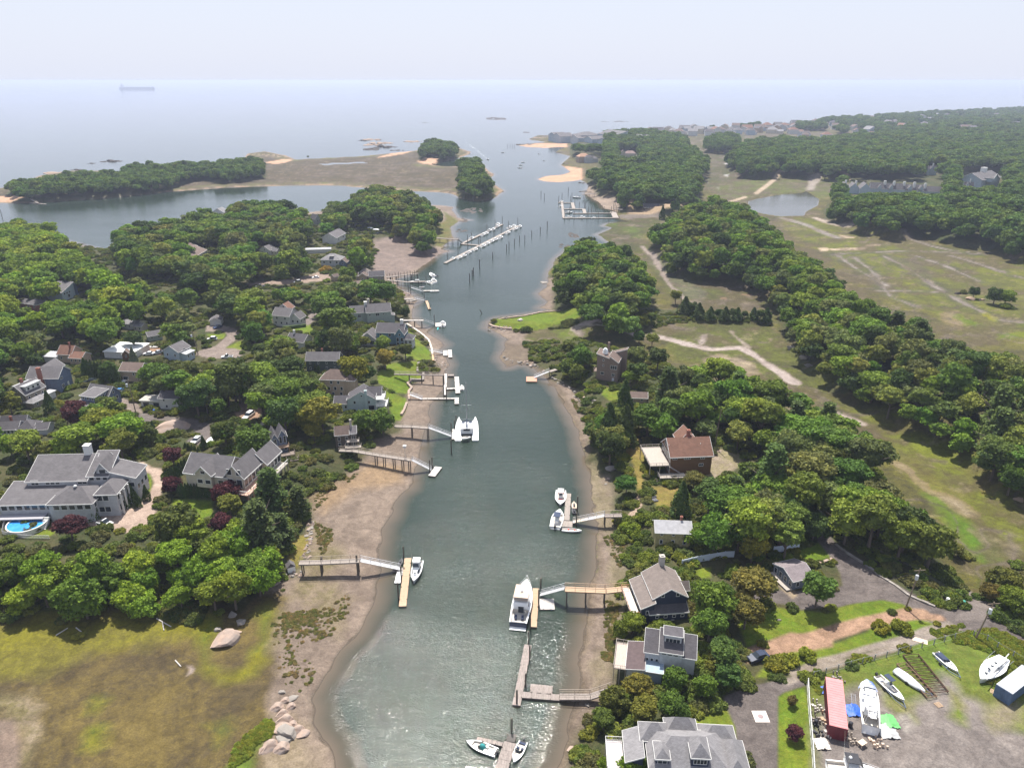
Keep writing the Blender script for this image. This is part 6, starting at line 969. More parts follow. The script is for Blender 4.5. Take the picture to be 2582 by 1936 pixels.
# ---------------------------------------------------------------- boats
M_HULL = mat('boat_white', (.80,.80,.78), .3, .04, 1.5); M_CREAM = mat('boat_cream', (.74,.67,.56), .4, .08, 1.5); M_SHADE = mat('canvas_navy', (.03,.045,.09), .8, .2, 2); M_TEAL = mat('canvas_teal', (.03,.25,.25), .8, .15, 2); M_TRIMR = mat('red_upholstery', (.38,.05,.04), .6, .2); M_SS = mat('stainless', (.7,.7,.7), .25, .05, 1, metal=.8); M_OUT = mat('outboard_black', (.03,.03,.035), .35, .2); M_TAN = mat('canvas_tan', (.60,.47,.36), .8, .12, 1.5); M_INN = mat('cockpit_beige', (.60,.56,.50), .6, .12, 2); M_RED = mat('boat_red', (.55,.05,.03), .4, .1); M_BLUE = mat('tarp_blue', (.03,.12,.50), .55, .25, 1.5); M_BOT = mat('antifouling', (.10,.13,.20), .7, .3, 2); M_TEND = mat('navy_hull', (.02,.03,.07), .3, .1)
def hull(root, L, B, Hh, tc=.5, full=.45, draft=.4, cockpit=True, mh=None, mf=None, transom=.9, name='hull', rim=.16, band=None):
    n = 15; st = []
    for i in range(n):
        t = i/(n-1); w = B/2*(transom+(1-transom)*min(1, t/.35)) if t < .35 else B/2*(1-max(0, (t-full)/(1-full))**2.3); w = max(w, .02); zs = Hh*(.86+.3*max(0, t-.2)**1.6); x = L*t
        st.append((x, w, zs, -draft*(1-t**4), w*(.86-.35*t)))
    b = MB(); V = []
    for x, w, zs, zk, wc in st: V += [(x, -w, zs), (x-.02*L*(x/L)**3, -wc, zk*.35), (x-.06*L*(x/L)**4, 0, zk), (x-.02*L*(x/L)**3, wc, zk*.35), (x, w, zs)]
    fs = [(i*5+j, (i+1)*5+j, (i+1)*5+j+1, i*5+j+1) for i in range(n-1) for j in range(4)]+[(4,3,2,1,0)]
    b.add(V, [f[::-1] for f in fs]); b.build(name, mh or M_HULL, root, True)
    d = MB(); V = []; k = int(tc*(n-1))
    for i, (x, w, zs, zk, wc) in enumerate(st):
        r = max(.0, w-rim) if cockpit else w*.5
        V += [(x, -w, zs+.002), (x, -r, zs+.03), (x, r, zs+.03), (x, w, zs+.002)]
    fs = []
    for i in range(n-1):
        fs += [(i*4, (i+1)*4, (i+1)*4+1, i*4+1), (i*4+2, (i+1)*4+2, (i+1)*4+3, i*4+3)]
        if not cockpit or i >= k: fs.append((i*4+1, (i+1)*4+1, (i+1)*4+2, i*4+2))
    d.add(V, fs); d.build('deck', mh or M_HULL, root)
    if cockpit:
        c = MB(); V = []; fl = Hh*.38
        for i in range(k+1): x, w, zs = st[i][:3]; r = max(.02, w-rim); V += [(x+.1*(i == 0), -r, zs+.03), (x+.1*(i == 0), -r, fl), (x+.1*(i == 0), r, fl), (x+.1*(i == 0), r, zs+.03)]
        c.add(V, [(i*4+j, i*4+j+1, (i+1)*4+j+1, (i+1)*4+j) for i in range(k) for j in range(3)]+[(0,1,2,3), (k*4+3, k*4+2, k*4+1, k*4)]); c.build('cockpit', mf or M_INN, root)
    return st
def outboard(root, x, y, z, s=1, m=None):
    b = MB(); b.box(x-.55*s, y-.22*s, z, x-.02*s, y+.22*s, z+.55*s); b.add([(x-.5*s,y-.18*s,z+.55*s),(x-.06*s,y-.18*s,z+.55*s),(x-.06*s,y+.18*s,z+.55*s),(x-.5*s,y+.18*s,z+.55*s),(x-.42*s,y-.12*s,z+.72*s),(x-.14*s,y-.12*s,z+.72*s),(x-.14*s,y+.12*s,z+.72*s),(x-.42*s,y+.12*s,z+.72*s)], [(0,1,5,4),(1,2,6,5),(2,3,7,6),(3,0,4,7),(4,5,6,7)]); b.box(x-.38*s, y-.08*s, z-.9*s, x-.18*s, y+.08*s, z); b.build('outboard', m or M_OUT, root)
def rail_loop(root, pts, h=.45, m=None, name='bow_rail'):
    b = MB()
    for p, q in zip(pts[:-1], pts[1:]): b.tube((p[0],p[1],p[2]+h), (q[0],q[1],q[2]+h), .03, .03, 5); b.tube(p, (p[0],p[1],p[2]+h), .022, .022, 4)
    b.tube(pts[-1], (pts[-1][0],pts[-1][1],pts[-1][2]+h), .022, .022, 4); b.build(name, m or M_SS, root)
def taper(b, x0, x1, w0, w1, z0, z1, s=.8, fr=.25, m=0):     # cabin block with raked front and narrowed top
    dx = (x1-x0); b.add([(x0,-w0,z0),(x1,-w1,z0),(x1,w1,z0),(x0,w0,z0),(x0+dx*.06,-w0*s,z1),(x1-dx*fr,-w1*s,z1),(x1-dx*fr,w1*s,z1),(x0+dx*.06,w0*s,z1)], [(3,2,1,0),(4,5,6,7),(0,1,5,4),(1,2,6,5),(2,3,7,6),(3,0,4,7)], m)
def boat(label, c, bow, stern, style, Bf=.33, z=.55, water=True, name=None, cat='boat', group=None, L=None, opts=(), lift=0):
    A = at(c, *stern, z+lift, water); Bp = at(c, *bow, z+lift, water)
    if not water: Bp = Vector((*G(*px(c, *bow), A.z), A.z))
    d = Bp-A; L0 = d.length; L = L or L0; O = A.copy(); O.z = (0 if water else A.z-z); yaw = math.atan2(d.y, d.x); B = L*Bf
    cap = {'far': 8, 'skiff': 4.6, 'cuddy': 7.6, 'sail': 10}.get(style)
    if cap and water and L > cap and abs(d.y) > abs(d.x)*.6: O += d.normalized()*(L-cap)/2; L = cap; Bf = min(Bf, .38); B = L*Bf
    H = max(.55, L*.11)
    root = empty(name or 'motorboat', O, yaw, label, cat, group)
    if style == 'far':
        hull(root, L, B, H, .45, rim=.2); b = MB(); taper(b, L*.4, L*.72, B*.3, B*.25, H*.8, H*1.9); b.build('cabin', M_HULL, root); b = MB(); taper(b, L*.42, L*.725, B*.305, B*.26, H*1.3, H*1.65); b.build('windshield', M_GLASS, root)
    elif style == 'console':
        hull(root, L, B, H, .72, rim=.22); b = MB(); b.box(L*.38, -B*.17, H*.4, L*.5, B*.17, H*.4+1.0); b.box(L*.27, -B*.16, H*.4, L*.34, B*.16, H*.4+.7); b.build('console', M_HULL, root)
        b = MB(); b.add([(L*.5,-B*.16,H*.4+1.0),(L*.5,B*.16,H*.4+1.0),(L*.46,B*.14,H*.4+1.5),(L*.46,-B*.14,H*.4+1.5),(L*.49,-B*.16,H*.4+1.0),(L*.49,B*.16,H*.4+1.0),(L*.45,B*.14,H*.4+1.5),(L*.45,-B*.14,H*.4+1.5)], [(0,1,2,3),(7,6,5,4),(0,3,7,4),(1,5,6,2),(3,2,6,7)]); b.build('windshield', M_GLASS, root)
        if 'top' in opts:
            b = MB(); b.box(L*.26, -B*.27, 2.45, L*.54, B*.27, 2.53); b.build('hard_top', M_SHADE if 'dark' in opts else M_HULL, root); b = MB()
            for sx in (.3, .49):
                for sy in (-1, 1): b.tube((L*sx, sy*B*.17, H*.5), (L*sx, sy*B*.23, 2.45), .035, .035, 5)
            b.build('top_frame', M_SS, root)
        for y in ((-.22*B*.5, .22*B*.5) if 'twin' in opts else (0,)): outboard(root, -.02, y, H*.75, max(.8, L/8))
        if 'seat' in opts: b = MB(); b.box(L*.58, -B*.2, H*.4, L*.74, B*.2, H*.4+.35); b.box(L*.1, -B*.28, H*.4, L*.17, B*.28, H*.4+.4); b.build('seat', M_TRIMR, root)
    elif style in ('runabout', 'cuddy'):
        hull(root, L, B, H, .5 if style == 'cuddy' else .85, rim=.2); b = MB(); h = H*1.05; w = B*.40
        b.add([(L*.5,-w,h),(L*.6,-w*.5,h),(L*.6,w*.5,h),(L*.5,w,h),(L*.46,-w*.93,h+.5),(L*.55,-w*.45,h+.5),(L*.55,w*.45,h+.5),(L*.46,w*.93,h+.5)], [(0,1,5,4),(1,2,6,5),(2,3,7,6)]); b.build('windshield', M_GLASS, root)
        b = MB(); b.box(L*.30, B*.1, H*.4, L*.38, B*.34, H*.95); b.box(L*.30, -B*.34, H*.4, L*.38, -B*.1, H*.95); b.box(L*.05, -B*.36, H*.4, L*.13, B*.36, H*.8); b.build('seat', M_HULL if 'white' in opts else M_SHADE, root)
        if style == 'cuddy': b = MB(); taper(b, L*.5, L*.86, B*.36, B*.12, H*.95, H*1.3, .8, .2); b.build('cuddy_cabin', M_HULL, root); b = MB(); b.box(L*.66, -B*.08, H*1.302, L*.71, B*.08, H*1.34); b.build('hatch', M_GLASS, root)
        if 'cover' in opts: b = MB(); taper(b, L*.08, L*.54, B*.42, B*.38, H*1.02, H*1.5, .75, .15); b.build('canvas_cover', M_SHADE, root)
        if 'teal' in opts: b = MB(); b.sphere((L*.46, 0, H*.7), B*.28, 9, 5, (1.1, .9, 1.3), half=True); b.build('console_cover', M_TEAL, root)
        if 'io' not in opts: outboard(root, -.02, 0, H*.7, max(.8, L/7))
    elif style == 'express':      # cabin cruiser with flybridge arch, bow towards the viewer
        hull(root, L, B, H*1.15, .36, rim=.25); h = H*1.15; b = MB(); taper(b, L*.34, L*.80, B*.40, B*.22, h, h+.75, .82, .32); b.build('cabin', M_HULL, root); b = MB(); taper(b, L*.36, L*.70, B*.405, B*.30, h+.25, h+.62, .9, .05); b.build('cabin_window', M_GLASS, root)
        b = MB(); taper(b, L*.28, L*.58, B*.37, B*.33, h+.72, h+1.5, .92, .2); b.build('flybridge', M_HULL, root); b = MB(); b.add([(L*.58,-B*.30,h+1.35),(L*.58,B*.30,h+1.35),(L*.52,B*.26,h+1.95),(L*.52,-B*.26,h+1.95)], [(0,1,2,3)]); b.add([(L*.57,-B*.30,h+1.35),(L*.57,B*.30,h+1.35),(L*.51,B*.26,h+1.95),(L*.51,-B*.26,h+1.95)], [(3,2,1,0)]); b.build('windshield', M_GLASS, root)
        b = MB(); b.box(L*.27, -B*.34, h+2.3, L*.50, B*.34, h+2.4); b.build('hard_top', M_OUT if 'dark' in opts else M_HULL, root); b = MB(); [b.tube((L*x,y*B*.33,h+.6),(L*x,y*B*.32,h+2.3),.04,.04,5) for x in (.29,.48) for y in (-1,1)]; b.build('top_frame', M_SS, root); b = MB(); b.sphere((L*.35,0,h+2.42),.3,9,4,half=True); b.build('radar', M_HULL, root)
        for y in (-1, 1): b = MB(); b.tube((L*.30,y*B*.42,h+.6),(L*.24,y*B*.62,h+6.0),.045,.02,5); b.build('outrigger', M_SS, root)
        rail_loop(root, [(L*t, s*B*.5*(1-max(0,(t-.45)/.55)**2.3)*.93, h*(.86+.3*max(0,t-.2)**1.6)) for s, t in ((-1,.6),(-1,.75),(-1,.9),(-1,.985),(1,.985),(1,.9),(1,.75),(1,.6))])
        b = MB(); b.box(L*.72,-.25,h+.6,L*.76,.25,h+.64); b.build('hatch', M_GLASS, root)
    elif style == 'sport':
        h = H*1.2; hull(root, L, B, h, .34, rim=.3, transom=.86); b = MB(); taper(b, L*.28, L*.72, B*.40, B*.25, h, h+1.1, .88, .3); b.build('saloon', M_HULL, root); b = MB(); taper(b, L*.31, L*.66, B*.402, B*.30, h+.45, h+.85, .95, .08); b.box(L*.275,-B*.15,h*.5,L*.279,B*.12,h+.9); b.build('saloon_window', M_GLASS, root)
        b = MB(); taper(b, L*.24, L*.56, B*.38, B*.33, h+1.1, h+1.9, .97, .15); b.build('flybridge', M_HULL, root); b = MB(); b.box(L*.26,-B*.36,h+3.2,L*.56,B*.36,h+3.3); b.build('canvas_top', M_TAN, root); b = MB(); taper(b, L*.27, L*.56, B*.36, B*.34, h+2.3, h+3.19, 1, .02); b.build('enclosure', mat('clear_vinyl',(.40,.33,.28),.2,.2), root)
        b = MB(); b.sphere((L*.40,0,h+3.55),.35,9,5); b.tube((L*.3,0,h+3.3),(L*.3,0,h+4.6),.05,.04,5); b.build('radar', M_HULL, root)
        rail_loop(root, [(L*t, s*B*.5*(1-max(0,(t-.45)/.55)**2.3)*.95, h*(.86+.3*max(0,t-.2)**1.6)) for s, t in ((-1,.45),(-1,.6),(-1,.75),(-1,.88),(-1,.96),(-1,1.02),(1,1.02),(1,.96),(1,.88),(1,.75),(1,.6),(1,.45))], .7)
        b = MB(); b.box(-.9,-B*.40,.25,-.02,B*.40,.38); b.build('swim_platform', M_HULL, root); b = MB(); b.box(-.03,-B*.42,.45,.0,B*.42,h*.82); b.build('transom', M_TEND, root)
        for y in (-.22, .12): b = MB(); b.box(L*.12, B*y, h*.4, L*.12+.55, B*y+.55, h*.4+.55); b.box(L*.12+.45, B*y, h*.4+.5, L*.12+.55, B*y+.55, h*.4+1.1); b.build('deck_chair', M_SHADE, root)
        b = MB(); [b.box(L*.235-.1*i, -B*.30, h*.45+.28*i, L*.235-.1*i+.3, -B*.18, h*.45+.28*i+.06) for i in range(6)]; b.build('ladder', M_SS, root)
    elif style == 'wrap':
        hull(root, L, B, H, .1, cockpit=False, mh=M_HULL); b = MB(); n = 9; V = []
        for i in range(n): t = i/(n-1); w = B*.5*(1-max(0,(t-.45)/.55)**2.3)*1.01+.02; zt = H*1.0+.9*math.sin(math.pi*(.15+.75*(1-t)))*(1-t*.6); V += [(L*t,-w,H*.75),(L*t,-w*.95,H*(.95+.1*t)),(L*t,-w*.35,zt),(L*t,w*.35,zt),(L*t,w*.95,H*(.95+.1*t)),(L*t,w,H*.75)]
        b.add(V, [(i*6+j, (i+1)*6+j, (i+1)*6+j+1, i*6+j+1)[::-1] for i in range(n-1) for j in range(5)]+[(0,1,2,3,4,5), tuple((n-1)*6+5-j for j in range(6))]); b.build('shrink_wrap', mat('shrink_wrap',(.82,.82,.84),.5,.05,1,bump=.5), root, True)
    elif style == 'sailyard':
        hull(root, L, B, H*1.25, .12, cockpit=False, draft=1.3, mh=M_HULL, transom=.55, full=.38); h = H*1.25; b = MB(); taper(b, L*.28, L*.68, B*.28, B*.18, h, h+.45, .85, .25); b.build('cabin', M_HULL, root); b = MB(); b.box(L*.06,-B*.2,h+.04,L*.26,B*.2,h+.08); b.build('cockpit', M_INN, root)
        b = MB(); [b.box(L*x,-B*y,h+.46,L*x+.5,-B*y+.5,h+.5) for x,y in ((.36,.09),(.5,.09),(.62,.1))]; [b.box(L*x,s*B*.245-.04,h+.15,L*x+.6,s*B*.245+.04,h+.32) for x in (.33,.43,.53) for s in (-1,1)]; b.box(L*.75,-.25,h*1.15,L*.79,.25,h*1.15+.06); b.build('hatch', M_GLASS, root)
        b = MB(); b.tube((L*-.02,B*.12,h+.9),(L*1.02,B*.28,h+.9),.1,.1,8); b.build('laid_mast', mat('spar',(.75,.72,.68),.4,.1), root); rail_loop(root, [(L*t, s*B*.46*(1-max(0,(t-.38)/.62)**2.3), h*(.9+.25*t)) for s, t in ((-1,.05),(-1,.3),(-1,.55),(-1,.8),(-1,.98),(1,.98),(1,.8),(1,.55),(1,.3),(1,.05))], .6); b = MB(); b.box(L*.35,-.12,-1.9,L*.6,.12,-.6); b.build('keel', M_BOT, root)
    elif style == 'sail':
        hull(root, L, B, H*1.1, .3, rim=.3, transom=.7); h = H*1.1; b = MB(); taper(b, L*.35, L*.7, B*.28, B*.16, h, h+.45); b.build('cabin', M_HULL, root); b = MB(); b.tube((L*.55,0,h),(L*.55,0,h+L*1.25),.09,.06,6); b.build('mast', M_SS, root); b = MB(); b.tube((L*.1,0,h+1.2),(L*.54,0,h+1.3),.14,.12,6); b.build('boom', M_SHADE, root)
    elif style == 'skiff':
        hull(root, L, B, H, .85, rim=.14); b = MB(); b.box(L*.3,-B*.35,H*.5,L*.37,B*.35,H*.78); b.box(L*.6,-B*.3,H*.5,L*.66,B*.3,H*.78); b.build('seat', M_RED if 'red' in opts else M_HULL, root)
        if 'motor' in opts: outboard(root, -.02, 0, H*.5, .7)
    elif style == 'jetski':
        hull(root, L, B, .6, .1, cockpit=False, mh=M_TAN if 'tan' in opts else M_OUT); b = MB(); taper(b, L*.15, L*.6, B*.2, B*.18, .55, .95, .8, .2); b.build('saddle', M_OUT, root); b = MB(); b.tube((L*.62,-B*.28,1.05),(L*.62,B*.28,1.05),.04,.04,5); b.tube((L*.7,0,.5),(L*.62,0,1.05),.07,.05,5); b.build('handlebar', M_OUT, root)
    elif style == 'kayak':
        b = MB(); b.sphere((L/2,0,.22), L/2, 14, 6, (1, Bf, .05)); b.build('hull', M_RED if 'red' in opts else mat('kayak_'+opts[0], {'orange':(.75,.22,.03),'blue':(.03,.25,.55),'teal':(.05,.40,.40)}[opts[0]], .4, .1) , root, True); b = MB(); b.sphere((L*.48,0,.22+L*.022), L*.1, 9, 4, (1.2,.6,.05)); b.build('seat_opening', M_OUT, root)
    return root, L, B
boat('white cabin cruiser with two outriggers, bow down river, at the tan float', 'C', (829,522), (862,392), 'express', .31, z=.9, name='cabin_cruiser')
boat('big cream and white sportfishing boat with tan canvas top', 'C', (1521,522), (1466,782), 'sport', .30, z=1.2, name='sportfishing_boat')
boat('white outboard boat with a teal covered console at the bottom dock', 'C', (1152,1492), (1335,1562), 'runabout', .36, opts=('teal','white')); boat('white bowrider with dark outboard right of the bottom dock', 'C', (1440,1622), (1500,1492), 'runabout', .38)
boat('white boat with red seats, bow pointing at the viewer, right bank float', 'K', (208,905), (214,782), 'console', .40, z=.7, opts=('top','seat')); boat('white centre console boat with dark top left of the square landing', 'K', (205,945), (165,1092), 'console', .38, z=.7, opts=('top','dark')); boat('small white skiff lying crosswise below the square landing', 'K', (388,1118), (222,1105), 'skiff', .28, opts=('motor','red'))
boat('tan and red jet ski moored behind the float', 'K', (322,880), (326,935), 'jetski', .42, z=.4, name='jet_ski', cat='jet ski', opts=('tan',)); boat('black jet ski moored behind the float', 'K', (312,935), (328,978), 'jetski', .42, z=.4, name='jet_ski', cat='jet ski')
boat('black jet ski on the float behind the left gangway foot', 'C', (758,380), (745,415), 'jetski', .45, z=.6, name='jet_ski', cat='jet ski')
boat('orange and yellow kayak on the white kayak float', 'C', (1655,628), (1638,688), 'kayak', .14, name='kayak', cat='kayak', opts=('orange',)); boat('blue kayak on the white kayak float', 'C', (1678,620), (1672,690), 'kayak', .13, name='kayak', cat='kayak', opts=('blue',)); boat('red kayak on the little float of the second left pier', 'I', (1112,482), (1095,522), 'kayak', .13, name='kayak', cat='kayak', opts=('red',)); boat('teal kayak beside the small boat near the cupola house', 'H', (1590,728), (1594,705), 'kayak', .2, name='kayak', cat='kayak', opts=('teal',))
flt('white drive on jet ski float beside the tan float', 'C', (748,450), (730,530), 36, z=.35, m=M_HULL)
boat('white boat at the cupola house pier', 'H', (1632,655), (1632,712), 'cuddy', .55, opts=('white',)); boat('small white boat beside the square dock', 'H', (1782,1165), (1786,1212), 'skiff', .6, opts=('motor',)); boat('white skiff on the pale float below the old marina', 'H', (1530,425), (1603,418), 'skiff', .3)
boat('long white boat in front of the old marina pier', 'H', (1365,352), (1500,352), 'far', .22); boat('dark hulled white boat at the end of the old marina', 'H', (1505,345), (1550,362), 'far', .42); boat('round white boat furthest out of the old marina', 'H', (1548,322), (1572,358), 'far', .5); boat('white boat with blue cover behind the old marina', 'H', (1555,295), (1590,302), 'runabout', .4, opts=('cover','white')); boat('sloop with bare mast at the old marina', 'H', (1540,290), (1560,310), 'sail', .35, name='sailboat', L=9); boat('red skiff in the mud slip of the old marina', 'H', (1442,392), (1485,386), 'skiff', .3, opts=('red',))
ORD = 'first,second,third,fourth,fifth,sixth,seventh,eighth,ninth,tenth,eleventh,twelfth,thirteenth'.split(',')
MG = 'boats along the diagonal marina floats'
for i, (x, y) in enumerate(((945,1110),(992,1102),(1022,1090),(1060,1065),(1103,1047),(1155,1022),(1186,1005),(1215,990),(1240,978),(1278,962),(1330,930),(1380,905),(1412,888),(1370,885),(1340,895))): boat('small white boat on the longer diagonal float, %s' % (ORD[i]+' from its near end' if i < 13 else ['across from the last','across, second from the last'][i-13]), 'N', (x+12+i%3*3, y-6), (x-12-i%3*3, y+7), 'far', .45, group=MG)
for i, (x, y) in enumerate(((1075,970),(1156,945),(1178,936),(1200,915),(1226,908),(1255,888),(1258,872))): boat('small white boat on the shorter diagonal float, %s from its shore end' % ORD[i], 'N', (x+14, y-8), (x-12, y+7), 'far', .45, group=MG)
for x, y, l, w in ((1752,790,'white cruiser at the third float of the right marina',28),(1752,823,'dark topped cruiser at the nearest float end, right marina',28),(1842,824,'white cruiser in the middle of the nearest float, right marina',28),(1925,826,'small white boat near the middle of the nearest float',16),(1697,745,'small white boat outside the spine of the right marina',12),(1700,712,'white boat at the far corner of the right marina',16)): boat(l, 'N', (x+w, y-2), (x-w, y+3), 'far', .32)
boat('white launch moored in the channel, nearest of three', 'N', (1397,478), (1430,479), 'far', .4); boat('dark hulled launch moored in the channel, middle of three', 'N', (1405,459), (1432,460), 'far', .4); boat('launch moored in the channel, farthest of three', 'N', (1422,440), (1446,439), 'far', .45); boat('pair masted small boat off the rocky point', 'N', (1806,685), (1838,687), 'sail', .3, name='sailboat', L=9)
boat('dark workboat in mid channel beyond the launches', 'N', (1280,371), (1306,372), 'far', .3); boat('tiny skiff near the far beach', 'N', (1536,381), (1550,382), 'skiff', .35); boat('tiny skiff off the sand spit', 'N', (1573,429), (1589,429), 'skiff', .35); boat('white speedboat heading in with a wake behind it', 'N', (1200,424), (1182,416), 'far', .4, name='speedboat')
def wake():
    b = MB(); P = [WZ('N', x, y, .03) for x, y in ((1182,417),(1150,396),(1110,362),(1060,325),(1035,303))]; Q = [WZ('N', x, y, .03) for x, y in ((1184,414),(1160,392),(1128,362),(1075,322),(1037,302))]
    for i in range(4): b.add([P[i], P[i+1], Q[i+1], Q[i]], [(0,1,2,3)])
    m, nt, bs = base('foam'); bs.inputs['Base Color'].default_value = (.6,.66,.7,1); bs.inputs['Roughness'].default_value = .8; g = nd(nt, 'ShaderNodeNewGeometry').outputs['Position']; nt.links.new(ramp(nt, noise(nt, .12, 5, .7, g), .48, .8), bs.inputs['Alpha']); o = b.build('wake', m); tag(o, 'white foam wake trailing the incoming speedboat', 'wake')
wake()
def catamaran():
    A = WZ('I', 1318, 290, 1.2); Bp = WZ('I', 1322, 152, 1.2); d = Bp-A; L = d.length; yaw = math.atan2(d.y, d.x); O = A.copy(); O.z = 0; r = empty('catamaran', O, yaw, 'large white sailing catamaran with tall mast and dinghy on its stern, tied near the pier', 'catamaran'); W2 = wpx('I', 1320, 240, 150)/2
    for s in (-1, 1):
        e = MB(); n = 11; V = []
        for i in range(n): t = i/(n-1); w = W2*.27*(1-max(0,(t-.4)/.6)**2)+.05; z = 1.9 if t > .22 else .5+1.4*t/.22; cy = s*W2*.78; V += [(L*t,cy-w,z),(L*t,cy-w*.7,-.4),(L*t,cy+w*.7,-.4),(L*t,cy+w,z)]
        e.add(V, [(i*4+j, i*4+(j+1)%4, (i+1)*4+(j+1)%4, (i+1)*4+j) for i in range(n-1) for j in range(4)]+[(3,2,1,0), tuple((n-1)*4+j for j in range(4))]); e.build('hull', M_HULL, r)
    b = MB(); b.box(L*.2,-W2*.8,1.35,L*.78,W2*.8,1.92); b.build('bridge_deck', M_HULL, r); b = MB(); taper(b, L*.26, L*.72, W2*.62, W2*.5, 1.92, 3.0, .9, .35); b.build('saloon', M_HULL, r); b = MB(); taper(b, L*.38, L*.715, W2*.63, W2*.5, 2.25, 2.75, .95, .1); b.box(L*.258,-W2*.3,2.0,L*.2585,W2*.3,2.9); b.build('saloon_window', M_GLASS, r)
    b = MB(); b.box(L*.18,-W2*.6,3.3,L*.42,W2*.6,3.4); b.build('hard_top', M_HULL, r); b = MB(); [b.tube((L*x,y*W2*.55,1.9),(L*x,y*W2*.55,3.3),.05,.05,5) for x in (.19,.4) for y in (-1,1)]; b.build('top_frame', M_SS, r); b = MB(); [b.box(L*.5,y*W2*.32-.45,3.005,L*.5+.9,y*W2*.32+.45,3.03) for y in (-1,1)]; b.build('solar_panel', M_SHADE, r)
    hm = 17.5; b = MB(); b.tube((L*.56,0,2.9),(L*.56,0,hm),.16,.10,8); b.tube((L*.56,-1.7,9.3),(L*.56,1.7,9.3),.06,.06,5); b.build('mast', mat('mast_grey',(.35,.35,.36),.4,.1), r); b = MB(); [b.tube((L*.56,0,hm-.3),(L*x,y,z),.018,.018,3) for x,y,z in ((.98,0,1.9),(.45,W2*.95,1.9),(.45,-W2*.95,1.9))]; b.build('rigging', M_SS, r)
    b = MB(); b.tube((L*.14,0,4.4),(L*.55,0,4.1),.22,.18,8); b.build('furled_sail', M_SHADE, r); b = MB(); b.box(L*.82,-W2*.75,1.5,L*.83,W2*.75,1.62); b.tube((L*.9,-W2*.75,1.7),(L*.9,W2*.75,1.7),.08,.08,6); b.build('crossbeam', M_SS, r)
    t = empty('dinghy', O+Matrix.Rotation(yaw, 3, 'Z') @ Vector((L*.02, W2*.45, .9)), yaw-1.45, 'white inflatable dinghy hung across the catamaran stern', 'dinghy'); hull(t, 3.0, 1.5, .5, .85, rim=.25)
catamaran()
def ship():
    A = G(*px('M', 768, 186), 0); B = G(*px('M', 938, 187), 0); L = B[0]-A[0]; r = empty('tanker', (A[0], (A[1]+B[1])/2, 0), 0, 'long dark tanker far out near the horizon', 'ship'); b = MB(); k = L*.065; b.prism([(0,-L*.07),(L*.9,-L*.07),(L,0),(L*.9,L*.07),(0,L*.07)], -1, k*.8, top=[(0,-L*.075),(L*.93,-L*.075),(L*1.01,0),(L*.93,L*.075),(0,L*.075)]); b.build('hull', mat('ship_hull',(.05,.06,.09),.7,.1,.01), r); b = MB(); b.box(L*.03,-L*.06,k*.8,L*.09,L*.06,k*1.75); b.box(L*.045,-L*.03,k*1.75,L*.07,L*.03,k*2.3); b.build('superstructure', mat('ship_white',(.45,.47,.5),.6,.1,.01), r); b = MB(); b.box(L*.93,-L*.02,k*.8,L*.98,L*.02,k*1.1); b.box(L*.15,-L*.02,k*.8,L*.9,L*.02,k*.95); b.build('deck_gear', mat('ship_hull'), r) if False else b.build('deck_gear', MATS['ship_hull'], r)
ship()
# ---------------------------------------------------------------- vehicles, yard things, fences, poles, rocks
def car(label, c, nose, tail, col, kind='car', name='parked_car', h=.7, L=None):
    A = at(c, *tail, h); Bp = Vector((*G(*px(c, *nose), A.z), A.z)); d = Bp-A; L = L or min(5.6, max(4.3, d.length)); mid = (A+Bp)/2; g = A.z-h; yaw = math.atan2(d.y, d.x); r = empty(name, (mid.x, mid.y, g), yaw, label, 'pickup truck' if kind == 'pickup' else 'car'); m = mat('car_'+'_'.join('%d' % (v*100) for v in col), col, .25, .05, 1); w = .92; x0 = -L/2; b = MB()
    prof = [(0,.35),(0,.85),(.04*L,.95),(.30*L,1.0),(.68*L,.98),(.97*L,.78),(L,.6),(L,.35)]
    vs = [(x0+x, -w, z) for x, z in prof]+[(x0+x, w, z) for x, z in prof]; n = len(prof); b.add(vs, [tuple(range(n)), tuple(range(2*n-1, n-1, -1))]+[(i, n+i, n+(i+1) % n, (i+1) % n) for i in range(n)])
    a0, a1, hh = {'car': (.12, .72, 1.5), 'suv': (.03, .74, 1.75), 'pickup': (.36, .72, 1.8)}[kind]
    b.box(x0+L*(a0+.12), -w*.78, hh-.06, x0+L*(a1-.17), w*.78, hh); b.build('body', m, r)
    g_ = MB(); X0, X1 = x0+L*a0, x0+L*a1; g_.add([(X0,-w*.93,.97),(X1,-w*.93,.97),(X1,w*.93,.97),(X0,w*.93,.97),(X0+L*.11,-w*.76,hh-.06),(X1-L*.15,-w*.76,hh-.06),(X1-L*.15,w*.76,hh-.06),(X0+L*.11,w*.76,hh-.06)], [(4,5,6,7),(0,1,5,4),(1,2,6,5),(2,3,7,6),(3,0,4,7)]); g_.build('window', M_GLASS, r)
    if kind == 'pickup': q = MB(); q.box(x0+.15, -w*.8, .86, x0+L*.34, w*.8, 1.02); q.build('truck_bed', M_OUT, r)
    wl = MB(); wl.tube((0,-.11,0),(0,.11,0),.34,.34,12); me = wl.mesh('wheel', M_OUT)
    for x in (x0+L*.17, x0+L*.82):
        for y in (-w+.1, w-.1): obj('wheel', me, r, (x, y, .34))
    hl = MB(); hl.box(-.04,-.16,-.07,.03,.16,.07); me = hl.mesh('headlight', M_SS)
    for y in (-.65,.65): obj('headlight', me, r, (L/2-.02, y, .68))
    return r
WH = (.78,.78,.78); car('white crossover with a dark glass roof on the shaded parking pad', 'B', (1697,432), (1770,378), WH, 'suv'); car('white car parked by the rock garden, left of the covered boat', 'B', (1335,605), (1400,550), WH); car('dark navy sedan parked on the dirt at the hedge end', 'D', (1012,940), (1135,905), (.03,.04,.07)); car('dark car beneath the arborvitae screen', 'B', (590,168), (665,160), (.02,.03,.035))
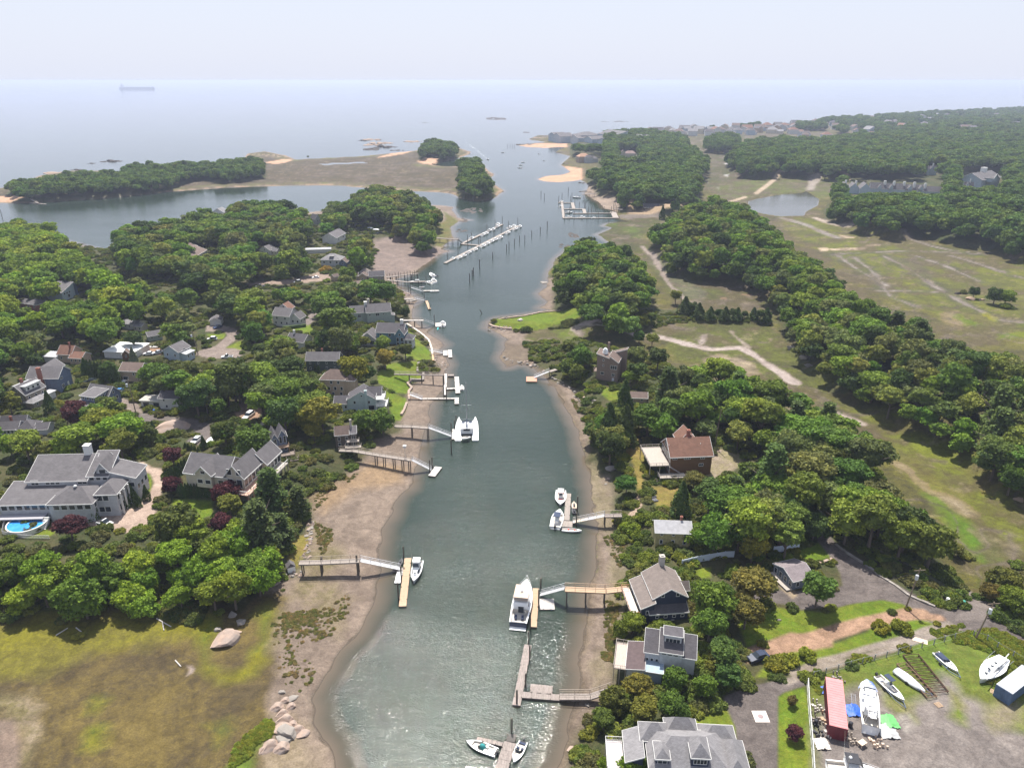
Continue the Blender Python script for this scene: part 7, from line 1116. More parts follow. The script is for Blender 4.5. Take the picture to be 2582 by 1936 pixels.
car('white pickup truck at the road corner', 'G', (1762,945), (1855,942), WH, 'pickup'); car('dark car beside the white pickup, under trees', 'G', (1860,975), (1925,965), (.02,.02,.03)); car('white car at the loop of the small green island', 'G', (1655,805), (1722,800), WH, 'suv'); car('dark blue car before the small white garage', 'G', (1710,715), (1755,700), (.03,.05,.12))
car('silver car beside the white flat roofed building', 'G', (1225,915), (1285,905), (.5,.52,.55)); car('white car half hidden by the pale blue house', 'G', (1150,920), (1215,918), WH); car('white pickup at the edge of the gravel turning circle', 'B', (770,1165), (690,1145), WH, 'pickup'); car('silver pickup on the dusty lot left of the yellow tree', 'H', (140,388), (215,378), (.4,.4,.42), 'pickup'); car('white sedan on the lane by the hip roofed house', 'H', (590,316), (645,310), WH); car('white van on the dusty lot', 'H', (455,350), (490,345), WH, 'suv'); car('dark car in the marina lot beneath the trees', 'N', (410,935), (458,930), (.02,.03,.04)); car('dark car on the lot near the pale long building', 'N', (60,1000), (95,995), (.03,.03,.04)); car('blue car parked beside the small blue cape', 'B', (825,245), (840,228), (.08,.2,.4)); car('white car between the shaded garage posts', 'G', (995,1135), (1030,1120), WH)
boat('covered silver boat on the pad beside the white car', 'B', (1428,610), (1488,560), 'wrap', .4, water=False); boat('white boat on a trailer in the dirt yard by the brown shed', 'G', (1258,868), (1170,862), 'cuddy', .25, water=False, opts=('io','white')); boat('boat with blue tarp stored in the far marina lot', 'N', (345,898), (390,905), 'wrap', .3, water=False); boat('white boat stored behind the tarped one in the marina lot', 'N', (380,910), (432,912), 'wrap', .3, water=False)
def pool():
    C0 = at('B', 190, 1150, 1.3); rx = wpx('B', 190, 1150, 128, C0.z); g = C0.z-1.3; r = empty('swimming_pool', (C0.x, C0.y, g), 0, 'round above ground pool with bright blue cover at the pool house', 'pool'); w = MB(); n = 40; P = lambda R_, z: [(R_*math.cos(6.28318*i/n), R_*math.sin(6.28318*i/n), z) for i in range(n)]
    w.add(P(rx, -.3)+P(rx, 1.3)+P(rx-.12, 1.3)+P(rx-.12, .9), [(i, (i+1) % n, n+(i+1) % n, n+i) for i in range(n)]+[(n+i, n+(i+1) % n, 2*n+(i+1) % n, 2*n+i) for i in range(n)]+[(2*n+i, 2*n+(i+1) % n, 3*n+(i+1) % n, 3*n+i) for i in range(n)]); w.build('pool_wall', mat('pool_wall',(.55,.55,.55),.5,.1,3), r)
    t = MB(); t.add(P(rx+.1, 1.33)+P(rx-.22, 1.33), [(i, (i+1) % n, n+(i+1) % n, n+i) for i in range(n)]); t.build('top_rail', M_WHITE, r); s = MB(); s.add(P(rx-.13, 1.08), [tuple(range(n))]); s.build('pool_cover', mat('pool_cover', (.015,.20,.58), .3, .25, .6, col2=(.06,.32,.68)), r)
pool()
for a, l in (((-15,1190,20,1240,350,1268),'white picket fence curving round the pool lawn'),):
    pts = [at('B', x, y, 0) for x, y in ((60,1090),(30,1180),(20,1235),(90,1255),(200,1265),(350,1268))]
    r = empty('picket_fence', pts[0], 0, l, 'fence'); b = MB(); q = MB()
    for A, B in zip(pts[:-1], pts[1:]):
        A_, B_ = A-pts[0], B-pts[0]; q.bar(A_+Vector((0,0,.95)), B_+Vector((0,0,.95)), .06, .1); q.bar(A_+Vector((0,0,.35)), B_+Vector((0,0,.35)), .06, .1); n = max(2, int((B-A).length/.35))
        for i in range(n): p = A_.lerp(B_, i/n); b.box(p.x-.07, p.y-.03, p.z, p.x+.07, p.y+.03, p.z+1.1)
    b.build('pickets', M_WHITE, r); q.build('rail', M_WHITE, r)
def panel_fence(label, c, pts, h=1.8, m=None, step=2.4, name='vinyl_fence', solid=True):
    P = [at(c, x, y, h) for x, y in pts]; O = P[0]-Vector((0,0,h)); r = empty(name, O, 0, label, 'fence'); b = MB(); s = MB(); pm_ = MB(); pm_.box(-.08,-.08,-.2,.08,.08,h+.12); me = pm_.mesh('post', m or M_WHITE)
    for A, B in zip(P[:-1], P[1:]):
        n = max(1, round((B-A).length/step));
        for i in range(n):
            p = A.lerp(B, i/n)-O; q = A.lerp(B, (i+1)/n)-O; obj('post', me, r, p-Vector((0,0,h)))
            if solid: b.bar(p-Vector((0,0,.02)), q-Vector((0,0,.02)), .05, h-.1); s.bar(p+Vector((0,0,.02)), q+Vector((0,0,.02)), .1, .12); s.bar(p-Vector((0,0,h-.25)), q-Vector((0,0,h-.25)), .1, .12)
            else: b.tube(p, q, .025, .025, 4); b.tube(p-Vector((0,0,h-.2)), q-Vector((0,0,h-.2)), .015, .015, 3)
    if solid: b.build('panel', m or M_WHITE, r); s.build('rail', m or M_WHITE, r)
    else: b.build('rail', m, r)
VW_ = mat('vinyl_blue_white', (.56,.62,.70), .5, .08, .8)
panel_fence('long white vinyl fence below the woods, left of the olive tree', 'D', [(575,292),(700,262),(860,235),(920,232)], m=VW_); panel_fence('white vinyl fence section right of the olive tree', 'D', [(1180,203),(1348,185)], m=VW_); panel_fence('white vinyl fence along the boat yard, seen end on', 'D', [(1405,1070),(1412,1200),(1425,1350),(1440,1540),(1450,1700)])
panel_fence('thin chain link fence between the track and the boat yard', 'E', [(200,735),(440,665),(675,600),(905,540),(1130,480),(1360,420),(1560,368),(1660,340)], 1.5, mat('galvanised',(.25,.26,.25),.6,.2), 3.6, 'chain_link_fence', False); panel_fence('chain link fence along the road edge of the boat yard', 'E', [(1740,345),(1870,385),(1970,455),(2120,540),(2300,650)], 1.5, MATS['galvanised'], 3.6, 'chain_link_fence', False)
M_POLE = mat('pole_wood', (.22,.17,.12), .9, .3, 2)
def upole(label, c, base, top, gear=True, lean=0):
    A = at(c, *base, 0); sx, sy = px(c, *top); fw = proj(A.x, A.y, A.z)[2]; h = (px(c, *base)[1]-sy)*fw/F/CP*1.08; h = min(max(h, 6), 14); r = empty('utility_pole', A, 0, label, 'pole'); b = MB(); b.tube((0,0,-.5),(lean*h,0,h),.19,.12,8); b.build('pole', M_POLE, r)
    if gear: b = MB(); b.bar((lean*h-1.2,0,h-.5),(lean*h+1.2,0,h-.3),.1,.12); b.build('crossarm', M_POLE, r); b = MB(); b.tube((lean*h-.5,-.35,h-2.6),(lean*h-.5,-.35,h-1.5),.34,.34,10); b.build('transformer', mat('transformer_grey',(.5,.52,.54),.5,.1), r)
    return A+Vector((lean*h, 0, h-.35))
t1 = upole('tall brown utility pole at the curve of the asphalt road', 'F', (1366,1508), (1420,1215), True, .10); t2 = upole('grey utility pole with a transformer at the boat yard corner', 'E', (1742,420), (1845,45), True, .17); t3 = upole('thin pole behind the chalet', 'K', (1497,425), (1528,128), False, .06); t4 = upole('pole with transformer at the shaded lane bend', 'B', (955,420), (925,140), True, -.03); t5 = upole('pole with street gear beside the pale blue house', 'G', (1580,930), (1543,760), True, -.08)
t6 = upole('pole on the lawn edge at the island knoll', 'J', (870,575), (870,478), False); t7 = upole('pole beside the cedars of the causeway', 'J', (1423,530), (1428,420), False); t8 = upole('pole by the lane near the white farmhouse', 'H', (655,605), (652,520), False)
def wire(label, A, B, sag=1.2, m=None):
    b = MB(); n = 12; P = [A.lerp(B, i/n)-Vector((0,0,4*sag*(i/n)*(1-i/n))) for i in range(n+1)]
    for p, q in zip(P[:-1], P[1:]): b.tube(p, q, .022, .022, 4)
    tag(b.build('overhead_wire', m or M_OUT), label, 'wire')
wire('overhead wire between the two utility poles by the road', t1, t2); wire('overhead wire from the road curve pole into the woods', t1, at('F', 740, 800, 9)); wire('overhead wire from the road curve pole toward the cottage', t1, at('F', 1020, 1320, 5)); wire('overhead wire leaving the boat yard pole to the right', t2, at('E', 2400, 480, 9)); wire('striped guy wire running down behind the chalet', t3, at('K', 1745, 470, 0), .2, mat('guy_yellow',(.5,.42,.15),.6)); wire('dark wire from the thin pole into the trees behind the chalet', t3, at('K', 1830, 430, 3), .6)
def container(label, c, p1, p2, w, h, col, top):
    A = at(c, *p1, h); g = A.z-h; B = Vector((*G(*px(c, *p2), A.z), A.z)); d = B-A; L = d.length; r = empty('shipping_container', (A.x, A.y, g), math.atan2(d.y, d.x), label, 'container'); m1 = mat(label.split()[0]+'_steel', col, .6, .3, 1.2); m2 = mat(label.split()[0]+'_roof', top, .6, .22, .8); b = MB(); b.box(.05,.05,.1,L-.05,w-.05,h-.06)
    for i in range(int(L/.3)): x = .15+i*.3; b.box(x, 0, .2, x+.15, .05, h-.1); b.box(x, w-.05, .2, x+.15, w, h-.1)
    b.build('side_wall', m1, r); t = MB(); t.box(0,0,h-.06,L,w,h); [t.box(.1+i*.6, .1, h, .35+i*.6, w-.1, h+.03) for i in range(int(L/.6))]; t.build('roof', m2, r); f = MB(); [f.box(x,y,0,x+.12,y+.12,h-.06) for x in (-.01,L-.11) for y in (-.01,w-.11)]; f.box(-.02,0,.02,.0,w,.2); f.build('frame', m1, r)
    dr = MB(); [dr.box(-.05,w*k+.05,.2,.0,w*(k+.5)-.05,h-.12) for k in (0,.5)]; [dr.tube((-.08,w*k,.15),(-.08,w*k,h-.1),.03,.03,5) for k in (.2,.4,.6,.8)]; dr.build('door', m1, r)
container('maroon sided container trailer with faded pink roof standing in the boat yard', 'E', (527,1285), (475,815), 3.0, 2.9, (.16,.02,.03), (.60,.22,.22)); container('blue steel container with pale grey roof at the right edge', 'E', (2105,948), (2350,755), 2.9, 2.8, (.10,.16,.28), (.44,.46,.50))
def stands(label, c, x, y, L, yaw):
    pass
boat('white centre console boat on a trailer with dark canvas top', 'E', (1075,975), (815,735), 'console', .30, z=1.5, water=False, opts=('top','dark')); boat('white shrink wrapped boat on a trailer', 'E', (1270,895), (990,685), 'wrap', .30, z=1.3, water=False); boat('white runabout with a dark navy cover on a trailer', 'E', (1590,700), (1375,510), 'cuddy', .33, z=1.4, water=False, opts=('cover','io','white'))
boat('white sailing yacht ashore with its mast laid along the deck', 'E', (1815,735), (2050,520), 'sailyard', .36, z=3.2, water=False, name='sailboat', lift=0); boat('big white motor yacht with black canvas at the bottom edge', 'E', (905,1668), (340,1585), 'express', .34, opts=('dark',), z=2.2, water=False, name='motor_yacht')
def trailer(label, c, a, b_, w=1.5):
    A = at(c, *a, .5); B = Vector((*G(*px(c, *b_), A.z), A.z)); d = B-A; r = empty('boat_trailer', (A.x, A.y, A.z-.5), math.atan2(d.y, d.x), label, 'trailer'); L = d.length; b = MB(); b.bar((0,-w/2,.55),(L*.75,-w/2,.55),.1,.12); b.bar((0,w/2,.55),(L*.75,w/2,.55),.1,.12); b.bar((L*.75,-w/2,.55),(L*1.08,0,.55),.1,.12); b.bar((L*.75,w/2,.55),(L*1.08,0,.55),.1,.12); b.box(.2,-w/2,.4,.35,w/2,.52); b.box(L*.5,-w/2,.4,L*.5+.12,w/2,.52); b.build('frame', M_BOT, r); q = MB(); q.tube((0,-.12,0),(0,.12,0),.34,.34,12); me = q.mesh('wheel', M_OUT)
    for y in (-w/2-.2, w/2+.2): obj('wheel', me, r, (L*.3, y, .34))
trailer('trailer under the centre console boat', 'E', (850,810), (1065,1060)); trailer('trailer under the shrink wrapped boat', 'E', (1030,760), (1320,950)); trailer('trailer under the navy covered runabout', 'E', (1390,590), (1590,775))
def old_cruiser():
    A = at('E', 745, 1270, 1.6); B = Vector((*G(*px('E', 712, 850), A.z), A.z)); d = B-A; L = d.length; r = empty('motor_yacht', (A.x, A.y, A.z-1.6), math.atan2(d.y, d.x), 'long white cabin cruiser under repair with blue tarp over its bow', 'boat'); W2 = L*.15; h = 2.3
    hull(r, L, W2*2, h, .3, rim=.2, full=.6); b = MB(); taper(b, L*.22, L*.78, W2*.72, W2*.6, h*.85, h+1.0, .9, .12); b.build('cabin', M_HULL, r); b = MB(); taper(b, L*.60, L*.77, W2*.73, W2*.62, h+.3, h+.95, .95, .1); b.build('cabin_window', M_GLASS, r); m = MB()
    random.seed(4)
    for i in range(26): x = L*random.uniform(.02,.6); y = random.uniform(-.6,.6)*W2; s = random.uniform(.3,.9); m.add([(x,y,h+.8+random.uniform(.2,.5)),(x+s,y+.2,h+1.1),(x+s*.8,y+s,h+.95),(x-.1,y+s*.9,h+1.25)], [(0,1,2,3)])
    m.build('loose_sheeting', mat('plastic_sheet',(.80,.80,.83),.4,.1), r); t = MB(); n = 8; V = []
    for i in range(n+1):
        x = L*(.80+.2*i/n); w = W2*(1.02-.5*(i/n)**2)
        for j in range(9): a = math.pi*j/8; V.append((x+.15*math.sin(j*2+i), math.cos(a)*w*1.03, h*.75+math.sin(a)*(.9+.1*math.sin(i*3+j))))
    t.add(V, [(i*9+j, (i+1)*9+j, (i+1)*9+j+1, i*9+j+1) for i in range(n) for j in range(8)]); t.build('tarp', mat('tarp_patchy',(.04,.14,.50),.55,.2,.5,col2=(.75,.72,.68)), r)
    f = MB(); [f.tube((L*x,s*W2*.7,h*.9),(L*x,s*W2*.5,h+1.9),.04,.04,4) for x in (.02,.12,.22) for s in (-1,1)]; [f.tube((L*x,-W2*.5,h+1.9),(L*x,W2*.5,h+1.9),.04,.04,4) for x in (.02,.12,.22)]; f.tube((0,W2*.5,h+1.9),(L*.3,W2*.5,h+1.9),.04,.04,4); f.tube((0,-W2*.5,h+1.9),(L*.3,-W2*.5,h+1.9),.04,.04,4); f.build('frame', M_WHITE, r)
old_cruiser()
def lattice(label, c, pts, w, m, zt=.5):
    A = at(c, *pts[0], zt); B = Vector((*G(*px(c, *pts[1]), A.z), A.z)); d = B-A; L = d.length; r = empty('steel_frame', (A.x, A.y, A.z-zt), math.atan2(d.y, d.x), label, 'frame'); b = MB(); n = max(4, int(L/1.0))
    for s in (0, w): b.bar((0,s,zt),(L,s,zt),.14,.16); b.bar((0,s,.14),(L,s,.14),.10,.1)
    b.build('side_beam', m, r); b = MB()
    for i in range(n+1): x = L*i/n; b.bar((x,0,zt-.02),(x,w,zt-.02),.08,.08)
    for i in range(n): b.bar((L*i/n,0,zt-.03),(L*(i+1)/n,w,zt-.03),.07,.07)
    b.build('lattice', m, r)
RUST = mat('rusty_steel', (.09,.04,.025), .9, .5, 2); lattice('rusty narrow lattice frame lying beside the wrapped boat', 'E', [(1380,965),(1080,640)], 2.0, mat('light_rust',(.20,.12,.075),.9,.4,2)); lattice('dark rusty trailer frame lying in the weeds', 'E', [(1490,920),(1200,560)], 3.2, RUST)
def thing_box(name, label, c, x, y, s, m, rot=0, cat=None, group=None, parts=None):
    p = at(c, x, y, 0); b = MB(); b.box(-s[0]/2,-s[1]/2,0,s[0]/2,s[1]/2,s[2]) if not parts else parts(b); o = b.build(name, m); o.location = p; o.rotation_euler = (0,0,rot); return tag(o, label, cat or name.replace('_',' '), group)
def pal(b): [b.box(-.6,-.5+i*.2,.1,.6,-.38+i*.2,.13) for i in range(6)]; [b.box(x,-.5,0,x+.1,.62,.1) for x in (-.6,-.05,.5)]
thing_box('pallet', 'wooden pallet lying alone on the gravel', 'E', 1395, 1055, None, M_NEW, .3, parts=pal); thing_box('pallet', 'broken pallet beside the blue container', 'E', 1925, 930, None, M_NEW, .9, parts=pal)
def tbl(b): b.box(-.7,-.5,.75,.7,.5,.82); [b.box(x,y,0,x+.1,y+.1,.75) for x in (-.6,.5) for y in (-.4,.3)]
thing_box('work_table', 'square beige table on the gravel below the container', 'E', 655, 1440, None, M_TAN, .5, 'table', parts=tbl); thing_box('picnic_table', 'picnic table on the green point', 'J', 308, 577, None, M_PALEF, 1, 'table', parts=lambda b: (b.box(-1.2,-.5,.7,1.2,.5,.8), b.box(-1.2,-1.1,.4,1.2,-.8,.48), b.box(-1.2,.8,.4,1.2,1.1,.48), [b.box(x,-1,0,x+.15,1,.7) for x in (-.8,.7)])); thing_box('bench', 'reddish bench near the tip of the green point', 'J', 215, 562, None, M_RAILW, 1, parts=lambda b: (b.box(-1,-.3,.4,1,.3,.5), b.box(-1,.25,.5,1,.35,1), [b.box(x,-.3,0,x+.1,.3,.4) for x in (-.9,.8)]))
def heap(b):
    rg = random.Random(9)
    for i in range(14): x, y = rg.uniform(-1,1), rg.uniform(-1.6,1.6); s = rg.uniform(.15,.5); b.box(x,y,0,x+s,y+s*.7,rg.uniform(.2,.8))
def crump(b):
    rg = random.Random(3); n = 10; V = [(i/n*2-1+rg.uniform(-.08,.08), j/n*2-1+rg.uniform(-.08,.08), .15+.5*rg.random()*(1-abs(i/n*2-1))) for i in range(n+1) for j in range(n+1)]; b.add(V, [(i*(n+1)+j, (i+1)*(n+1)+j, (i+1)*(n+1)+j+1, i*(n+1)+j+1) for i in range(n) for j in range(n)])
for nm, lb, x, y, sc, m in (('tarp','crumpled blue tarp between container and cruiser',575,1110,1.4,M_BLUE),('tarp','blue plastic heap left of the container',300,915,.9,M_BLUE),('tarp','green tarp spread at the cruiser stern',915,1215,1.5,mat('tarp_green',(.12,.42,.12),.6,.2)),('tarp','grey sail bundle by the white fence',275,1430,1.2,M_PALEF),('tarp','grey tarp corner under the cruiser stern',905,1310,1.6,mat('tarp_grey',(.4,.4,.4),.7,.2))):
    b = MB(); crump(b); o = b.build(nm, m, None, True); o.location = at('E', x, y, 0); o.scale = (sc, sc, 1); tag(o, lb, 'tarp')
for lb, x, y, sc, m in (('heap of boxes and boards under the cruiser stern',790,1385,1.3,M_TAN),('pile of planks left of the container',330,1190,1.3,M_NEW),('clutter of tools along the white fence, upper pile',225,1060,1.0,M_PALEF),('clutter along the white fence, middle pile',210,1180,1.0,M_OLD),('clutter of drums along the white fence, lower pile',240,1310,1.0,M_OUT),('scrap heap beside the container doors',560,1380,.9,M_RAILW),('boards stacked behind the container',420,790,1.0,M_OLD),('scrap pile left of the container front',350,1310,1.0,M_PALEF)):
    b = MB(); heap(b); o = b.build('scrap_pile', m); o.location = at('E', x, y, 0); o.scale = (sc, sc, 1); tag(o, lb, 'pile')
for lb, x, y, m in (('black wheeled bin right of the container',545,1260,M_OUT),('black drum by the white fence',215,1235,M_OUT),('green hydrant shaped cover beside the side lane',1628,90,mat('green_plastic',(.05,.30,.22),.5,.1)),('white utility cabinet beside the side lane',1478,65,M_HULL),('blue plastic bin by the lane',0,0,M_BLUE)):
    b = MB(); b.tube((0,0,0),(0,0,1.0),.42,.34,12); b.tube((0,0,1.0),(0,0,1.12),.38,.2,12); b.tube((0,0,0),(0,0,.12),.8 if 'hydrant' in lb else .44,.7 if 'hydrant' in lb else .44,12); o = b.build('bin' if 'bin' in lb or 'drum' in lb else 'utility_cover', m); o.location = at('E', x, y, 0) if x else at('B', 1075, 385, 0); tag(o, lb, 'bin')
o = MB(); o.bar((0,-.35,.2),(7.5,-.35,.2),.06,.08); o.bar((0,.35,.2),(7.5,.35,.2),.06,.08); [o.bar((.3+i*.5,-.35,.2),(.3+i*.5,.35,.2),.05,.05) for i in range(15)]; o = o.build('ladder', M_SS); A = at('E', 590, 1120, 0); B = at('E', 572, 950, 0); o.location = A; o.rotation_euler = (0,0,math.atan2((B-A).y,(B-A).x)); o.scale = ((B-A).length/7.5,1,1); tag(o, 'long ladder lying between the container and the cruiser', 'ladder')
b = MB(); b.box(-1.3,-1.3,0,1.3,1.3,.06); o = b.build('concrete_slab', mat('pale_slab',(.66,.58,.52),.8,.1)); o.location = at('D', 1090, 1320, .0)+Vector((0,0,.02)); b = MB(); b.tube((0,0,.06),(0,0,.10),.5,.5,16); b.build('manhole_cover', mat('cover_mauve',(.30,.22,.22)), o); tag(o, 'square pale slab with round cover in the asphalt drive', 'slab')
b = MB(); b.box(-1.4,-.7,0,1.4,.7,.08); o = b.build('board', M_TAN); o.location = at('E', 1215, 435, 0); o.rotation_euler = (0,0,-.5); tag(o, 'pale plywood sheet lying across the gravel track', 'board')
for lb, a, b_ in (('white beam lying crosswise on the salt marsh, upper of two',(1030,675),(1125,728)),('short white beam leaning on the crossed beam',(1068,695),(1078,752)),('lone white post lying in the marsh near the small pool',(1153,950),(1190,990)),('pale driftwood log at the reed edge',(500,735),(548,772)),('thin pale driftwood branch left of the log',(368,785),(445,738))):
    A = at('A', *a, .15); B = at('A', *b_, .15); t = MB(); t.tube(A, B, .13, .11, 6); tag(t.build('driftwood', M_PALEF), lb, 'beam')
b = MB(); b.box(-.9,-.8,0,.9,.8,1.6); b.add([(-1.05,-.95,1.55),(1.05,-.95,1.55),(1.05,.95,1.55),(-1.05,.95,1.55),(0,-.95,2.6),(0,.95,2.6)], [(0,1,4),(2,3,5),(1,2,5,4),(3,0,4,5),(3,2,1,0)], 1); o = b.build('dock_hut', [M_HULL, RG]); o.location = at('A', 1915, 360, 0); o.rotation_euler = (0,0,.5); tag(o, 'tiny white hut with pointed roof at the shore end of the left pier', 'hut')
for i, (x, y) in enumerate(((965,785),(975,808),(985,838),(998,870))): thing_box('lawn_bench', 'slatted box bench in a row beside the dry lawn, number counted from above: '+['first','second','third','fourth'][i], 'K', x, y, None, M_PALEF if i < 2 else mat('grey_slats',(.15,.15,.17)), -1.2, 'bench', parts=lambda b: (b.box(-.7,-.8,0,.7,.8,.25), [b.box(-.65,-.75+k*.3,.25,.65,-.55+k*.3,.4) for k in range(5)]))
def steps():
    A = at('B', 1770, 440, .1); B = at('B', 1845, 495, .1); r = MB(); n = 9; d = (B-A); s = Vector((-d.y, d.x, 0)).normalized()*1.9
    for i in range(n): p = A.lerp(B, i/n); q = A.lerp(B, (i+.62)/n); r.add([p-s,q-s,q+s,p+s]+[v-Vector((0,0,.35)) for v in (p-s,q-s,q+s,p+s)], [(0,1,2,3),(7,6,5,4),(0,4,5,1),(1,5,6,2),(2,6,7,3),(3,7,4,0)])
    tag(r.build('garden_steps', mat('pale_stone',(.62,.55,.46),.8,.15)), 'broad pale stone steps below the parked white crossover', 'steps')
steps()
M_STONE = mat('pink_granite', (.42,.29,.215), .9, .25, 1.1, col2=(.24,.21,.19), bump=.4); M_STONE2 = mat('grey_granite', (.30,.27,.24), .9, .4, .5, col2=(.17,.15,.13), bump=.4); M_LEDGE = mat('tan_ledge', (.40,.28,.19), .9, .3, .10, col2=(.12,.09,.07), bump=.4); M_DARKR = mat('seaweed_rock', (.035,.027,.02), .9, .4, .3, col2=(.065,.05,.04))
def wall(label, c, pts, h, w, m, name='stone_wall'):
    P = [at(c, x, y, h) for x, y in pts]; b = MB(); rg = random.Random(len(label))
    for A, B in zip(P[:-1], P[1:]):
        n = max(1, int((B-A).length/1.3))
        for i in range(n): p = A.lerp(B, i/n); q = A.lerp(B, (i+1)/n-.02/n); dz = Vector((0,0,rg.uniform(-.08,.08))); b.bar(p+dz, q+dz, w*rg.uniform(.85,1.1), h+.7)
    tag(b.build(name, m), label, 'wall')
wall('long pale seawall capping the green river lawn', 'H', [(1345,680),(1400,715),(1465,760),(1520,810),(1545,880),(1550,925)], .5, .9, mat('pale_cap',(.62,.54,.46),.8,.15)); wall('orange tinted end of the river seawall', 'H', [(1550,925),(1556,972)], .5, .7, mat('orange_stone',(.62,.40,.22),.8,.2)); wall('dark stone bulkhead below the thin footpier', 'H', [(1370,1118),(1475,1125),(1478,1060),(1430,1055),(1440,985)], .8, .9, M_STONE2); wall('rounded stone bulkhead beside the square dock', 'H', [(1375,1130),(1350,1150),(1385,1185),(1360,1215),(1365,1280)], .8, .9, M_STONE); wall('stone wall of the lawn below the aqua house', 'H', [(1345,1305),(1325,1360),(1300,1400)], .8, .8, M_STONE)
wall('stone seawall along the far edge of the green point', 'J', [(115,570),(200,556),(330,540),(450,515),(590,503)], .5, .8, M_STONE); wall('stacked stone bulkhead at the near tip of the green point', 'J', [(95,598),(130,615),(200,625),(250,628)], .8, 1.2, M_STONE); wall('low stone edge of the garden wall beside the asphalt road', 'F', [(870,1045),(950,1110),(1080,1190),(1200,1280),(1300,1340),(1390,1410),(1480,1450),(1580,1490)], .3, .6, M_STONE2); wall('stone edge behind the cottage lawn', 'F', [(735,1185),(790,1170),(845,1150)], .4, .6, M_STONE); wall('dark block wall under the creek edge path', 'J', [(690,610),(760,608),(830,600),(940,610)], .6, .8, M_STONE2)
wall('clipped green hedge along the white farmhouse garden', 'H', [(355,705),(440,698),(540,685)], 1.3, 1.2, mat('hedge_green',(.06,.10,.02),.9,.4,1.5,bump=.8), 'hedge'); wall('hedge bend beside the white farmhouse drive', 'H', [(400,670),(480,655),(520,620)], 1.3, 1.2, MATS['hedge_green'], 'hedge')
def rock_mesh(seed, m, facets=2):
    rg = random.Random(seed); bm_n = 3; b = MB(); import bmesh
    bm = bmesh.new(); bmesh.ops.create_icosphere(bm, subdivisions=facets, radius=1); ax = [(Vector((rg.gauss(0,1),rg.gauss(0,1),rg.gauss(0,.8))).normalized(), rg.uniform(.42,.85)) for _ in range(15)]
    for v in bm.verts:
        for a, d in ax:
            t = v.co.dot(a)
            if t > d: v.co -= a*(t-d)
        v.co += Vector((rg.uniform(-1,1),rg.uniform(-1,1),rg.uniform(-1,1)))*.025
    me = bpy.data.meshes.new('rock'); bm.to_mesh(me); bm.free(); me.materials.append(m); return me
ROCK = {k: [rock_mesh(i*7+j, m, 3) for i in range(4)] for j, (k, m) in enumerate((('p', M_STONE), ('g', M_STONE2), ('l', M_LEDGE), ('d', M_DARKR)))}
def rock(label, c, x, y, rp, k, flat=.6, group=None, asp=1.0, name='boulder', water=False, rot=None):
    p = at(c, x, y, 0, water); p.z = max(p.z, -.3); s = rp*CR[c][2]*proj(p.x, p.y, p.z)[2]/F; o = obj(name, rr_.choice(ROCK[k]), None, p); o.scale = (s*asp, s, s*flat); o.rotation_euler = (0, 0, rr_.uniform(-.4, .4) if rot is None else rot); return tag(o, label, 'rock', group)
rock('huge smooth pink boulder in the salt marsh', 'A', 1470, 812, 108, 'p', .75, asp=1.0, rot=.3); rock('flat pink slab behind the huge boulder', 'A', 1555, 770, 45, 'p', .5); rock('grey rock at the back of the pink boulder group', 'A', 1590, 705, 45, 'g', .6); rock('grey rock at the left shoulder of the huge boulder', 'A', 1440, 750, 32, 'g', .6); rock('rough grey outcrop under the shrubs behind the boulder', 'A', 1530, 650, 40, 'g', .6)
for x, y, r, k in ((1860,1160,22,'g'),(1920,1198,34,'g'),(1875,1215,34,'p'),(1912,1255,36,'p'),(1822,1260,48,'p'),(1860,1300,42,'p'),(1880,1345,60,'p'),(1850,1390,58,'p'),(1920,1375,38,'p'),(1905,1430,70,'g'),(1960,1410,50,'p'),(1985,1430,40,'p'),(1860,1470,52,'g'),(1780,1515,62,'p'),(1850,1530,60,'p'),(1730,1540,30,'p')): rock('tumbled pinkish granite block of the bottom left riprap', 'A', x, y, r*1.2, k, .6, 'granite blocks of the bottom left riprap', 1.15)
RG_ = 'riprap stones of the left bank'
for i in range(70):
    t = i/70
    if t < .5: u = t*2; x = 2050-u*40+rr_.uniform(-22, 22); y = 40+u*250
    else: u = t*2-1; x = 2000-u*260+rr_.uniform(-20, 20); y = 370+u*85+rr_.uniform(-25, 25)
    rock('small stone of the riprap bank '+('beside the dry lawn' if t < .5 else 'below the tiny white hut'), 'A', x, y, rr_.uniform(9, 20), rr_.choice('ppg'), .7, RG_, name='stone')
for i in range(64):
    sg = rr_.choice([[(185,825),(280,870)],[(280,850),(400,895)],[(350,870),(460,920)],[(540,980),(640,1040)],[(720,1080),(820,1150)],[(680,1090),(760,1150)]]); t = rr_.random(); (xa, ya), (xb, yb) = sg; rock('dark stone of the rocky shore below the observatory house', 'J', xa+(xb-xa)*t+rr_.uniform(-18, 18), ya+(yb-ya)*t+rr_.uniform(-18, 18), rr_.uniform(7, 17), rr_.choice('gggp'), .7, 'stones of the rocky shore below the observatory house', name='stone')
for i in range(30): rock('rough stone at the tip of the green point', 'J', rr_.uniform(85, 260), rr_.uniform(612, 650), rr_.uniform(7, 14), rr_.choice('gp'), .7, 'stones around the green point', name='stone')
for i in range(34): x = rr_.uniform(1560, 1660); rock('pale stone on the rocky spit below the river seawall', 'H', x, 935+(x-1560)*.9+rr_.uniform(-25, 45), rr_.uniform(7, 14), rr_.choice('ggp'), .6, 'stones of the rocky spit below the seawall', name='stone')
for x, y, r in ((1910,1560,34),(1885,1300+200,1)): pass
